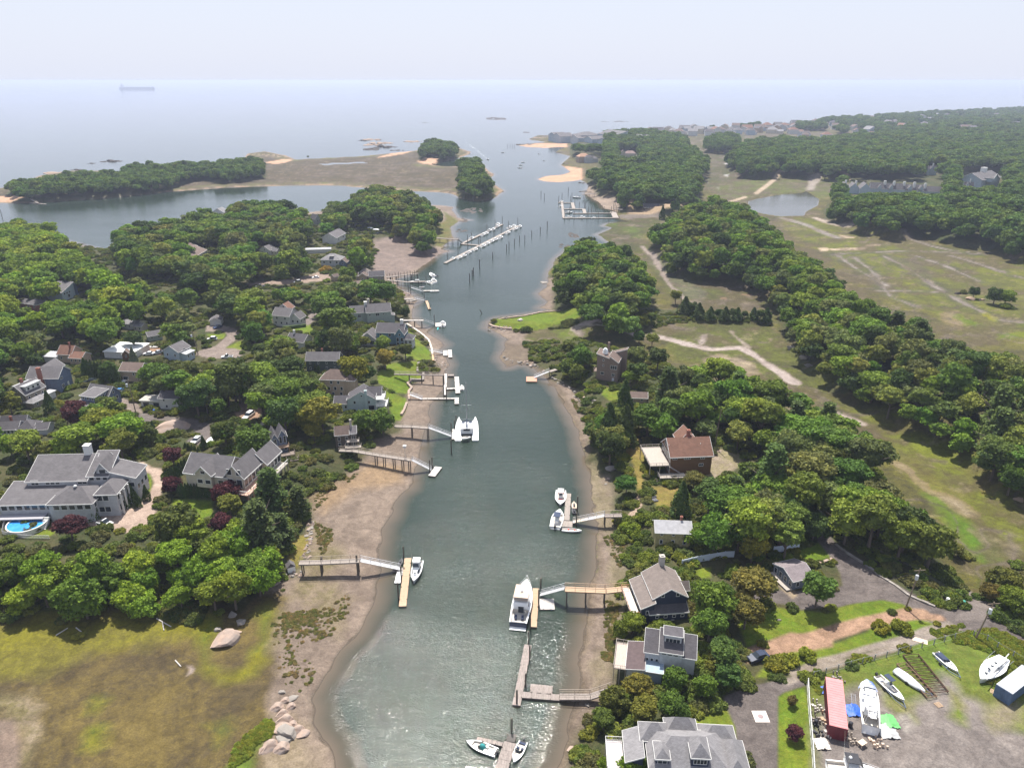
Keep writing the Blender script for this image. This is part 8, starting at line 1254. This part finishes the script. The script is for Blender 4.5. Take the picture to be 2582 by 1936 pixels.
for c, x, y, r, k, l in (('C',1795,1540,36,'p','pink boulder on the right bank beside the bottom tree'),('C',1895,1275,22,'g','grey boulder under the old cross dock ramp'),('K',640,600,55,'g','grey rock face on the right bank'),('K',590,730,14,'g','dark rock on the mud below the rock face'),('K',605,688,16,'p','pale rock on the mud below the rock face'),('K',1005,700,40,'p','pink rock under the corner of the chalet deck'),('K',920,570,22,'p','pink rock beside the chalet deck posts'),('K',1540,455,30,'p','pale flat rocks on the chalet drive'),('L',1110,1308,36,'l','pale tan boulder lying out in the marsh'),('L',560,930,40,'g','cliff rock at the left foot of the ridge'),('L',650,1000,46,'g','grey cliff rock by the creek marsh'),('L',680,1050,40,'g','low cliff slab by the creek marsh'),('L',1080,1210,120,'d','big dark brown rock face under the ridge trees'),('L',1000,1010,40,'p','pink ledge among the ridge trees'),('F',1745,235,45,'d','dark rock face at the right ridge foot'),('F',2180,735,50,'l','pale rock slab at the right edge of the marsh'),('J',1480,150,90,'d','brown cliff under the left end of the ridge'),('J',1570,190,80,'d','brown cliff under the ridge, right part'),('L',1735,540,30,'d','dark rock at the left of the marsh hummock'),('L',1830,580,36,'l','pale rock at the foot of the marsh hummock'),('L',1910,585,30,'l','pale ledge in the middle of the marsh hummock'),('B',1200,490,130,'p','broad pink bedrock outcrop in the lane island'),('H',1350,455,36,'p','pink boulder at the marina bank'),('H',1385,500,42,'g','dark rock under the stone pier'),('H',1455,62,40,'d','dark rock on the cove mud, nearer one'),('H',1390,35,48,'d','dark rock on the cove mud, farther one'),('D',1215,685,16,'g','small pale rock on the weedy lawn')):
    rock(l, c, x, y, r, k, .35 if 'bedrock' in l or 'slab' in l or 'flat' in l else .75 if 'cliff' in l or 'face' in l else .55, asp=1.5 if 'bedrock' in l else 1.15)
def ledge_mesh(seed, m):
    rg = random.Random(seed); b = MB()
    for i in range(16):
        x = rg.uniform(-.85, .85); y = rg.uniform(-.6, .6)*(1-x*x*.6); s = rg.uniform(.16, .42)*(1.1-abs(x)*.6); me = ROCK['g'][i % 4]; T = Matrix.Translation((x, y, 0)) @ Matrix.Rotation(rg.uniform(0, 6), 4, 'Z') @ Matrix.Diagonal((s*1.3, s, s*rg.uniform(.5, 2.0), 1)); b.add([T @ v.co for v in me.vertices], [tuple(f.vertices) for f in me.polygons])
    return b.mesh('rock_ledge', m)
ROCK['L'] = [ledge_mesh(i, M_LEDGE) for i in range(3)]; ROCK['D'] = [ledge_mesh(i+9, M_DARKR) for i in range(3)]
LD = [('N',380,285,70,'l','pink tan ledge islet off the marsh, back part'),('N',430,310,90,'l','pink tan ledge islet off the marsh, middle'),('N',330,290,45,'d','dark seaweed ledge left of the islet'),('N',480,335,90,'d','dark lower ledge of the islet, right part'),('N',400,350,80,'d','dark lower ledge of the islet, near part'),('N',380,322,60,'l','tan hump inside the islet'),('N',560,358,50,'d','dark end of the islet ledge'),('N',665,297,70,'l','low tan islet with a thin marker'),
 ('N',1030,370,45,'l','tan ledge at the river end of the round islet'),('N',1060,385,30,'d','dark low ledge beside the round islet'),('N',900,405,60,'l','shore ledge under the round islet trees'),('N',1200,520,40,'l','tan rock behind the channel bend islet'),('N',1120,690,70,'l','tan rocks at the near foot of the channel bend islet'),('N',1030,670,50,'l','tan rocks left of the channel bend islet foot'),('N',1250,645,55,'d','dark ledge at the right tip of the channel bend islet'),('N',1180,700,50,'d','dark low ledge in front of the channel bend islet'),('N',1160,668,45,'l','pale boulder group below the islet trees'),
 ('M',570,645,28,'d','small dark rock off the far peninsula'),('M',700,632,70,'d','long brown rock off the far peninsula'),('M',480,685,40,'d','dark ledge close to the far peninsula'),('M',340,705,80,'l','tan shore ledge of the far peninsula, left part'),('M',430,700,50,'l','tan shore ledge of the far peninsula, right part'),('M',290,735,50,'d','dark wet ledge at the far peninsula shore'),('M',1600,595,70,'l','pink headland rock beyond the peninsula wood, left part'),('M',1690,600,75,'l','pink headland rock beyond the peninsula wood, middle'),('M',1740,610,55,'l','pink headland rock beyond the peninsula wood, right part'),('M',1680,622,60,'d','darker rock at the headland foot'),
 ('M',650,840,50,'l','tan rock on the near peninsula shore'),('M',700,835,45,'l','second tan rock on the near peninsula shore'),('M',450,858,50,'l','low rock bank left on the near peninsula shore'),('M',350,862,45,'l','low rock bank further left on the near peninsula shore'),('M',130,878,50,'d','dark rock bank by the far small dock'),('M',540,850,40,'d','dark rock between two tan banks'),('M',930,797,25,'l','pinkish rock at the peninsula marsh edge'),('M',500,1145,35,'d','dark rock by the small inlet'),
 ('N',1275,137,100,'d','long low dark reef out at sea, left one'),('N',755,165,28,'d','tiny reef far out at sea'),('N',1465,233,32,'d','small reef off the condominium point'),('O',715,245,35,'d','low reef behind the far houses, short part'),('O',840,243,60,'d','low reef behind the far houses, long part'),('N',1555,272,60,'l','tan rocks below the seaside condominium'),('N',1470,318,80,'d','rock jetty in front of the first beach'),('N',1700,375,35,'d','dark rocks at the second cove'),('N',1740,455,40,'d','dark rocks above the curved sand spit'),('N',1870,645,45,'d','dark rocks by the trestle pier'),('N',1930,655,50,'d','dark ledge behind the trestle pier'),('N',1850,585,35,'d','dark rocks at the root of the sand spit'),
 ('N',1080,776,80,'d','long mud bar in the channel above the diagonal marina'),('N',1010,918,45,'d','small mud bar by the marina pier'),('N',1030,845,45,'d','mud bar off the grassy headland'),('N',1800,950,50,'d','curved mud bar near the right marsh'),('N',1730,1025,50,'d','mud bar in front of the island knoll'),('N',880,1057,45,'d','mud spit at the cove mouth'),('J',470,310,35,'g','grassy rock at the knoll shore')]
for c, x, y, r, k, l in LD: o = rock(l, c, x, y, r, k.upper() if k in 'ld' else k, .05 if 'bar' in l or 'spit at' in l or 'reef' in l else .18, asp=1.0, name='rock_ledge', water=True, rot=0); s_ = o.scale.x; o.scale = (s_, s_*(2.2 if 'bar' in l or 'reef' in l else 1.2), s_*(.05 if 'bar' in l or 'spit at' in l or 'reef' in l else .2));
def scatter(polys, n, r0, r1, key, hmin=.05):
    L = []
    for c, pts, k in polys:
        P = wpoly(c, pts, .6); x0, y0 = P.min(0); x1, y1 = P.max(0); gx = RNG.uniform(x0, x1, n*k*4); gy = RNG.uniform(y0, y1, n*k*4); ok = (sdist(P, gx, gy) > .2) & (vnoise(gx, gy, 7, 77) > .52); gx, gy = gx[ok][:n*k], gy[ok][:n*k]
        for x, y in zip(gx, gy):
            h = float(Hat(x, y))
            if h < hmin: continue
            r = rr_.uniform(r0, r1); L.append((0, x, y, h-.08, r, 1.62*r*.86, 0, 1, 3))
    return L
# ---------------------------------------------------------------- single trees and bushes that stand out
def mtree(c, x, y, rp, kind, tint, label, hf=None, group=None, lod=None, name=None):
    s = px(c, x, y); R_ = rp*CR[c][2]; g = 3.0; r = 5.0
    for _ in range(10):
        h = r*(hf or {'broad':1.95,'pine':2.5,'cone':4.8,'shrub':1.3}[kind]); zc = g+h*(.62 if kind == 'broad' else .5 if kind != 'shrub' else .35)
        wx, wy = G(s[0], s[1], zc); fw = proj(wx, wy, zc)[2]; r = R_*fw/F; g = max(.1, float(Hat(wx, wy)))
    m = F/fw; ti = TINT[tint] if isinstance(tint, str) else [tint]; tn = jit_tint(rr_.choice(ti), rr_, .08)
    if kind == 'shrub':
        o = obj(name or 'shrub', rr_.choice(CROWN['shrub']), None, (wx, wy, g-.1)); o.scale = (r, r, max(.7, h/1.3)); o.rotation_euler = (0, 0, rr_.uniform(0, 6)); o['tint'] = tn; return tag(o, label, 'bush', group)
    t = tree_obj((wx, wy, g-.15), r, h, kind, lod or ('near' if m > 4 else 'mid'), tn, label, group, name, rr_); return t
PUR = 'purple'; GG = (0.142,0.168,0.033); DKG = (0.074,0.112,0.027); LT = (0.176,0.213,0.033); YG = (.16,.19,.03)
ML = [('B',530,385,130,'broad',PUR,'huge dark purple beech between the small blue cape and the dormered house'),
('B',690,430,135,'broad',YG,'big yellow green tree right of the dark purple beech'),('B',830,590,135,'broad',GG,'feathery grey green tree above the curved gravel drive'),('B',895,470,80,'broad',GG,'slender pale green tree by the shaded lane bend'),('B',720,320,80,'broad',DKG,'rounded bluish tree in front of the small blue cape'),
('B',170,600,130,'broad','mid','broad green tree behind the pool house chimney, left one'),('B',450,610,105,'broad','bright','light green tree just behind the pool house roof'),('B',320,640,90,'broad','mid','mid green tree above the pool house roof between two others'),
('B',1200,690,95,'broad',PUR,'purple plum tree at the top of the gravel drive'),('B',1195,870,80,'broad',PUR,'thin purple tree overhanging the gravel drive'),('B',1570,925,115,'broad',PUR,'purple tree under the long balcony of the cream house'),('B',1530,1150,85,'broad',PUR,'deep purple tree on the lawn above the cream blossom tree'),('B',480,1180,115,'broad',PUR,'dark purple tree beside the round pool'),('B',1130,1028,34,'shrub',PUR,'small reddish purple bush at the drive edge'),
('B',1025,530,85,'broad',DKG,'dark tree left of the bare rock garden'),('B',1560,510,105,'broad',DKG,'dark green tree beside the parked white cars'),('B',1760,580,140,'broad','mid','large green tree between the cream house and the tiered blue house'),('B',1435,300,95,'broad',LT,'upright bright green tree behind the shaded lane'),('B',1620,140,170,'broad',DKG,'tall open crowned oak above the shaded lane'),('B',1085,120,120,'broad','mid','large tree hiding the right side of the tan house'),('B',1300,110,120,'broad',DKG,'dark tree between the tan house and the open oak'),
('B',1950,230,160,'broad',(0.081,0.157,0.027),'dense dark maple right of the parked white car'),('B',2150,420,120,'broad',YG,'yellow green tree beside the tiered blue house'),('B',2130,200,110,'broad','mid','tree in front of the taupe hip roofed house, lower left'),
('B',1880,930,140,'pine','pine','spreading dark pine below the tiered blue house'),('B',2080,1010,100,'pine','pine','dark pine nearest the mudflat on the left bank'),('B',1800,1190,170,'pine','pine','large dark pine above the stone bank'),('B',1960,1210,110,'pine','pine','dark pine beside the dry lawn on the left bank'),('B',1230,1170,190,'broad',DKG,'big dark green tree below the long lawn'),('B',1600,1030,105,'broad',GG,'grey green tree between two purple trees'),('B',1400,1290,120,'broad',DKG,'dark tree left of the cream blossom tree'),
('B',1565,1290,55,'broad',(.85,.80,.45),'cream flowering dogwood in the dark trees'),('B',700,1200,75,'shrub',DKG,'dark rounded bush below the parked white pickup'),('B',990,860,75,'shrub',(0.135,0.157,0.033),'weeping bush on the oval lawn inside the drive'),('B',910,945,32,'cone','cedar','clipped evergreen cone beside the porch columns, left one'),('B',1015,942,26,'cone','cedar','clipped evergreen cone on the point of the oval lawn'),('B',952,988,26,'cone','cedar','clipped evergreen cone nearest the turning circle'),('B',875,992,26,'cone','cedar','clipped evergreen cone at the house corner'),
('B',645,1065,32,'cone','cedar','tall narrow cedar against the pool house corner'),('B',1415,590,22,'cone','cedar','columnar evergreen between the two white cars'),('B',335,310,36,'cone','cedar','columnar evergreen in front of the dormered house'),('B',1062,475,16,'cone','cedar','thin columnar evergreen beside the rock garden'),('B',60,600,90,'broad','yel','green tree at the left edge behind the pool house'),('B',60,310,90,'broad',YG,'yellowish tree at the left edge beside the dormered house'),
('H',875,290,90,'broad',(0.101,0.190,0.028),'bright round maple standing by the marina sheds'),('H',1050,430,120,'broad',(0.074,0.146,0.028),'large dark maple behind the cupola house, left half'),('H',1180,430,110,'broad',(0.074,0.146,0.028),'large dark maple behind the cupola house, river side'),('H',1290,450,45,'shrub',LT,'bright bush above the seawall rocks'),('H',1330,580,55,'broad','mid','small tree at the river corner of the cupola house'),('H',1255,560,60,'broad',DKG,'dark tree against the river end of the cupola house'),
('H',790,670,180,'broad',(0.088,0.140,0.028),'great round oak left of the blue gabled house'),('H',905,1030,150,'broad',(0.176,0.224,0.033),'light green tree right of the taupe hip roofed house'),('H',1170,950,90,'broad',(0.189,0.190,0.043),'vase shaped olive tree on the river lawn'),('H',1330,890,75,'broad',DKG,'dark tree on the lawn below the blue gabled house'),('H',1150,830,75,'broad','mid','leafy tree close under the blue gabled house'),('H',1000,1450,110,'broad',(0.095,0.179,0.028),'bright maple below the aqua house, left one'),('H',1150,1450,120,'broad',(0.095,0.179,0.028),'bright maple beside the catamaran dock'),('H',660,1400,170,'broad',YG,'big yellow green tree above the second pier'),('H',600,1540,90,'broad',YG,'yellow green tree by the tiered blue house decks'),
('H',400,1150,150,'broad',(0.074,0.134,0.027),'dense green tree left of the taupe hip roofed house'),('H',450,1330,140,'broad',(0.074,0.134,0.027),'dark green tree above the parked white car'),('H',650,1210,80,'broad',GG,'silvery green tree below the taupe hip roofed house'),('H',440,430,85,'broad',(0.176,0.190,0.028),'yellowish tree beside the white farmhouse'),('H',690,430,105,'broad','mid','tall open tree above the white farmhouse drive'),('H',580,850,60,'broad',DKG,'dark tree beside the little white cottage'),('H',330,860,110,'broad','mid','leafy tree on the lawn left of the white cottage'),('H',130,500,140,'broad','mid','large tree left of the white farmhouse'),('H',190,650,110,'broad','mid','spreading tree shading the white farmhouse wall'),('H',120,740,100,'broad','mid','tree above the road end on the left'),
('H',1210,640,40,'shrub','mid','round bush against the cupola house wall'),('H',700,240,60,'shrub',(.28,.22,.05),'golden yellow bush by the hip roofed house'),('H',1000,820,60,'broad',GG,'pale tree left of the blue gabled house garage'),
('D',790,520,170,'broad',(0.101,0.168,0.030),'great leafy maple right of the navy house'),('D',760,700,130,'broad',(0.088,0.157,0.028),'lower leafy crown beside the navy house corner'),('D',1040,440,150,'broad',(0.128,0.134,0.038),'dull olive tree behind the great maple'),('D',1000,620,130,'broad',(0.115,0.129,0.033),'sparse olive tree over the weedy lawn'),('D',850,900,130,'broad',(0.068,0.134,0.033),'blue green maple behind the lichened house'),('D',880,1040,100,'broad',(0.068,0.134,0.033),'blue green maple above the asphalt drive bend'),('D',530,1060,95,'broad',(0.081,0.157,0.028),'upright maple in front of the lichened house'),('D',520,1230,110,'broad',(0.074,0.134,0.028),'dark tree below the lichened house deck'),('D',725,1110,95,'broad',(0.108,0.179,0.028),'green tree between the lichened house and the drive'),('D',280,1120,110,'broad',(0.135,0.134,0.028),'olive tree on the bank below the planked deck'),('D',130,1210,115,'broad',(0.095,0.123,0.028),'dark green tree on the right bank near the old float dock'),('D',330,1270,110,'broad',(0.121,0.146,0.028),'tree on the bank above the pale grey roofs'),('D',60,1330,90,'broad',(0.081,0.123,0.028),'tree at the water edge left of the grey deck'),
('D',1045,185,120,'broad',(0.176,0.179,0.028),'olive green oval tree in front of the white vinyl fence'),('D',690,110,95,'broad',(0.128,0.213,0.028),'bright tree beside the derelict yellow house'),('D',250,690,90,'broad',(0.121,0.190,0.024),'bright bushy tree below the navy house porch'),('D',170,740,80,'broad',(0.108,0.168,0.024),'bright tree at the bank beside the planked deck'),('D',250,1640,120,'broad',(0.135,0.213,0.019),'bright green tree at the bottom edge below the grey deck'),('D',80,1640,90,'broad',(0.135,0.213,0.019),'bright green tree at the bottom edge nearest the river'),('D',420,1680,90,'broad',(0.135,0.213,0.019),'bright green tree covering the slate roof corner'),
('F',750,1360,150,'broad',(0.088,0.157,0.033),'lone leaning tree on the grass in front of the cottage'),('D',1300,1210,42,'broad',(.11,.10,.04),'small bronze green tree in the narrow lawn strip'),('D',1318,1415,60,'broad',PUR,'small purple plum tree in the narrow lawn strip'),
('E',850,290,110,'shrub',LT,'wide bright bush between the grass tracks, left half'),('E',1030,290,130,'shrub',(0.149,0.190,0.028),'wide bright bush between the grass tracks, right half'),('E',1390,265,50,'shrub',LT,'small low bush in the grass wedge by the road'),('E',950,150,55,'shrub',DKG,'dark dwarf bush behind the wide bright bush'),('E',1100,120,40,'shrub',LT,'little bush at the foot of the utility pole'),
('D',1190,960,85,'shrub',LT,'bright bush of the hedge beside the dark car'),('D',1290,930,85,'shrub',LT,'bright bush in the middle of the hedge by the dirt drive'),('D',1390,900,80,'shrub',LT,'bright bush at the far end of the hedge by the dirt drive'),
('K',765,720,100,'broad',(0.061,0.134,0.028),'compact dark green tree beside the path to the dock'),('K',1330,680,100,'broad',(0.121,0.123,0.043),'scraggly tree leaning against the chalet'),('K',1225,860,75,'cone','cedar','dark cedar on the dry lawn below the chalet'),('K',590,430,80,'shrub',(0.135,0.157,0.028),'bush above the rocky outcrop on the right bank'),('K',740,500,75,'shrub',(0.135,0.179,0.028),'green bush beside the grassy path, upper one'),('K',960,630,60,'shrub',(0.176,0.224,0.019),'bright bush under the chalet deck'),('K',700,1040,70,'shrub',LT,'bright bush beside the gangway landing'),('K',800,1080,100,'shrub',(0.135,0.190,0.024),'bright bush below the dock path'),('K',920,1010,90,'shrub',(0.121,0.179,0.024),'bush left of the derelict house'),('K',880,1180,90,'shrub',(0.108,0.157,0.024),'dark bush left of the derelict house wall'),('K',1130,1230,70,'shrub',(.20,.22,.10),'pale flowering bush in front of the derelict house'),('K',930,1330,90,'shrub',(0.135,0.190,0.028),'bush left of the square stone chimney'),('K',1200,1330,70,'shrub',(0.149,0.202,0.028),'bright bush right of the square stone chimney'),('K',1040,1010,60,'shrub',(0.135,0.157,0.038),'greyish bush above the derelict roof'),
('K',620,250,90,'cone','cedar','dark cedar on the bank above the left bend'),('K',760,240,80,'cone','cedar','dark cedar beside the grassy path top'),('K',520,280,75,'broad','dark','small dark tree leaning over the rocky shore'),('K',690,150,90,'broad',(0.108,0.157,0.028),'tree on the bank below the small shed'),('K',870,180,100,'broad',DKG,'dark tree above the chalet lawn'),('K',1000,200,100,'broad','mid','tree behind the chalet deck, left one'),('K',1120,200,110,'broad','mid','tree behind the chalet deck, right one'),
('J',770,840,60,'broad',(0.135,0.190,0.028),'pale green tree left of the observatory house'),('J',1080,960,65,'broad',(0.135,0.202,0.028),'bright small tree right of the observatory house'),('J',1140,680,55,'broad','mid','round tree near the creek above the observatory house'),('J',1230,700,55,'broad',GG,'grey green tree near the creek, right of the round one'),('J',1120,820,90,'broad','mid','dark tree behind the observatory house, right side'),('J',1270,830,90,'broad','mid','broad tree right of the observatory house grove'),('J',1040,1110,55,'cone','cedar','bushy cedar left of the garden shed'),
('J',350,630,50,'shrub',(0.061,0.095,0.028),'dark juniper bush on the stone point'),('J',280,640,28,'shrub',(0.095,0.134,0.028),'small bush beside the juniper on the stone point'),('J',125,570,26,'shrub',(0.095,0.134,0.028),'bush at the tip of the green point'),('J',720,1000,34,'shrub',(0.135,0.213,0.024),'clipped bush on the slope, top left'),('J',770,1020,34,'shrub',(0.135,0.213,0.024),'clipped bush on the slope, second from top'),('J',800,1060,34,'shrub',(0.135,0.213,0.024),'clipped bush on the slope, lowest one'),('J',770,1060,30,'shrub',(0.135,0.213,0.024),'clipped bush on the slope, lower left'),('J',650,860,50,'shrub',(0.135,0.213,0.024),'bright bushes in the little clearing above the gangway'),
('J',1150,570,55,'broad',LT,'yellow green tree at the foot of the island knoll'),('J',1230,560,45,'broad','mid','small tree at the foot of the island knoll, right one'),('J',1395,400,55,'broad',GG,'slim tree standing alone beside the upper creek'),
('L',1860,520,45,'broad','cedar','cedar on the rocky hummock in the far marsh'),('L',1780,520,35,'shrub',(0.108,0.146,0.038),'low bush left of the cedar on the marsh hummock'),('L',2010,540,65,'broad','mid','leafy tree on the marsh hummock, left one'),('L',2090,550,65,'broad','mid','leafy tree on the marsh hummock, right one'),('L',2090,620,50,'shrub','mid','bush in front of the marsh hummock trees'),
('F',1730,1080,60,'broad',(0.189,0.213,0.076),'silvery willow at the corner of the wood'),('F',1800,1120,60,'shrub',(0.189,0.213,0.076),'silvery bush at the corner of the wood'),('F',2080,1290,120,'broad',(0.095,0.123,0.028),'olive tree at the right edge by the side lane'),('F',2150,1420,110,'broad',(0.121,0.190,0.024),'bright tree at the right edge above the road'),('F',1980,1380,80,'broad',(0.135,0.123,0.038),'bronze tree beside the side lane'),('F',2040,1540,90,'shrub',(0.081,0.123,0.028),'dark bush above the road at the right edge'),('F',1740,1310,60,'shrub',(0.068,0.112,0.028),'dark bush left of the side lane'),('F',1720,1420,60,'shrub',(0.135,0.190,0.028),'bush beside the green hydrant, road side'),('F',1550,1390,70,'shrub',(0.081,0.123,0.028),'dark bush behind the tall utility pole'),('F',1590,1450,50,'shrub',(0.108,0.157,0.028),'low bush at the road curve'),
('M',1908,603,9,'broad','dark','tiny lone tree on the far marsh shore',),('O',1172,965,24,'cone','cedar','dark cedar beside the marina cabin'),('O',865,915,24,'broad','mid','small tree on the sandy point left of the marina cabin'),('O',970,900,45,'broad','mid','tree shading the marina cabin, left one'),('G',1060,950,36,'cone',(0.135,0.190,0.152),'blue spruce beside the brown shed'),('G',1060,800,90,'broad','mid','tree in front of the white flat roof')]
for a in ML: mtree(*a[:7])
def row(c, x0, y0, x1, y1, n, rp, lb, hf=4.8, tint='cedar', jy=0):
    for i in range(n): t = i/(n-1); rag = 'causeway' in lb; mtree(c, x0+(x1-x0)*t+rr_.uniform(-2, 2)*(5 if rag else 1), y0+(y1-y0)*t+rr_.uniform(-jy, jy), rp*(rr_.uniform(.7, 1.25) if rag else rr_.uniform(.9, 1.1)), 'broad' if rag and i % 2 else 'cone', tint, lb, 1.9 if rag and i % 2 else hf, lb.replace('cedar ', 'cedars ').replace('one of the ', ''))
row('B',1250,925,1465,925,11,22,'arborvitae in the clipped hedge before the cream house',5.0)
row('B',1205,800,1290,745,5,24,'arborvitae in the short row above the gravel drive',4.0)
row('B',590,70,810,120,10,26,'tall arborvitae in the screen behind the small blue cape',5.0)
row('J',1455,470,1560,500,3,45,'ragged cedar in the causeway row, near the pole',2.8,jy=6)
row('J',1640,520,2030,535,9,36,'ragged cedar along the causeway between the two marshes',2.6,jy=8)
row('B',1290,615,1380,650,5,14,'small arborvitae beside the parked white car',4.2)
row('H',590,1020,640,1040,3,16,'slim evergreen at the dark green house wall',4.6)
# ---------------------------------------------------------------- the woods beyond the nearest trees
pm = proto_of('mid') or proto_of('near')
S1 = [t for t in STUFF if t[8] > 1.4]; S2 = [t for t in STUFF if t[8] <= 1.4]
woods('woodland', S1, pm, 'leafy woods of the hills and neighbourhood behind the nearest trees')
pf = proto_of('far')
woods('far_woodland', S2, pf if pf else pm, 'distant bluish green woods towards the shore')
def undergrowth():
    """low bushes and brambles over the wooded ground"""
    L = []; rng = random.Random(11)
    for c, pts, n, r0, r1 in (('Z', UPL_L, 7500, 1.3, 3.1), ('Z', UPL_R, 3600, 1.1, 2.7), ('J', [(720,560),(1250,520),(1500,560),(2060,570),(2060,610),(1400,590),(1150,640),(800,590)], 260, 1, 1.8)):
        P = wpoly(c, pts, 1.0); P = np.clip(P, [-420, 60], [420, 640]); x0, y0 = P.min(0); x1, y1 = P.max(0)
        gx = RNG.uniform(x0, x1, n*3); gy = y0+(y1-y0)*RNG.uniform(0, 1, n*3)**1.3; d = sdist(P, gx, gy); ok = d > .5; gx, gy = gx[ok][:n], gy[ok][:n]
        for x, y in zip(gx, gy):
            if zone_at(x, y) != 3: continue
            sx, sy, fw = proj(x, y, 3.5)
            if sx < -100 or sx > 2700 or sy > 2050: continue
            if any(b[0] < x < b[2] and b[1] < y < b[3] for b in FOOT): continue
            r = rng.uniform(r0, r1); L.append((0, x, y, float(Hat(x, y))-.15, r, 1.62*r*.86, 0, 1, 3))
    return L
TINTU = [(.085,.13,.03),(.11,.16,.03),(.07,.11,.03),(.13,.17,.035),(.10,.12,.05)]
UG = undergrowth(); sh = []
for i, me in enumerate(CROWN['shrub']):
    p = at('A', [1300, 1450, 1180, 520][i], [700, 640, 560, 800][i]); t = obj('shrub', me, None, p); t.scale = (1.6, 1.6, 1.3); t['tint'] = jit_tint(TINTU[i], rr_)
    tag(t, ['low grey green shrub left of the big pink boulder', 'spiky shrub growing behind the pink boulder', 'yellow green shrub at the foot of the thicket', 'round reedy tussock beside the fallen white post'][i], 'shrub'); sh.append(t)
FORSV = FOR; FOR = [('u','Z',[],0,(1,2),'under')]; TINT['under'] = TINTU
TINT['tuft'] = [(.15,.16,.07),(.11,.14,.05),(.2,.18,.1)]; TINT['green'] = [(.13,.19,.03),(.16,.2,.035)]; TINT['reed'] = [(.085,.115,.035),(.06,.09,.03),(.11,.125,.045)]
woods('undergrowth', UG, sh, 'low bushes and brambles under and between the trees')
FOR = [('u','Z',[],0,(1,2),'tuft')]
woods('marsh_grass', scatter([('A',[(1750,720),(2087,500),(2087,1100),(1980,1150),(1850,1100),(1800,900)],1),('A',[(1850,480),(2087,480),(2087,700),(1850,760)],2),('C',[(60,560),(440,560),(440,700),(370,930),(280,900),(120,860)],1),('C',[(210,150),(340,200),(330,340),(260,360)],1),('I',[(240,700),(560,480),(560,560),(420,640),(250,800)],1),('C',[(1990,620),(2090,650),(2060,1000),(1940,1150),(1990,900)],2),('K',[(540,1150),(700,1130),(840,1300),(850,1420),(700,1420)],1),('J',[(620,1040),(700,1080),(760,1180),(700,1200)],1),('A',[(120,1340),(260,1280),(330,1440),(240,1600),(140,1600)],1)], 150, .2, .65, 'tuft'), sh, 'tufts of salt grass on the mudflats')
FOR = [('u','Z',[],0,(1,2),'green')]
woods('tall_weeds', scatter([('E',[(150,760),(400,720),(700,640),(1000,560),(1300,440),(1600,370),(1600,480),(1300,540),(1000,640),(600,760),(330,800),(320,1000),(180,1100)],2),('E',[(1450,470),(1900,420),(2212,560),(2212,700),(1900,1000),(1750,900),(1620,760),(1500,560)],2),('A',[(1500,1659),(1560,1500),(1700,1380),(1790,1320),(1800,1420),(1700,1560)],1)], 260, .35, 1.0, 'g', .05), sh, 'rank green weeds around the boat yard and bottom marsh edge')
FOR = [('u','Z',[],0,(1,2),'reed')]
woods('reeds', scatter([('A',[(-300,500),(0,450),(200,480),(330,470),(560,520),(860,560),(1200,580),(1330,600),(1300,720),(1000,640),(860,640),(600,700),(300,730),(0,790),(-300,800)],12),('I',[(130,520),(250,450),(450,430),(560,480),(430,580),(260,660),(160,620)],3),('J',[(750,560),(1100,560),(1100,600),(420,640),(420,610)],3)], 130, .9, 1.9, 'r', .05), sh, 'dense reeds along the foot of the thicket and shore')
FOR = FORSV
relabel()
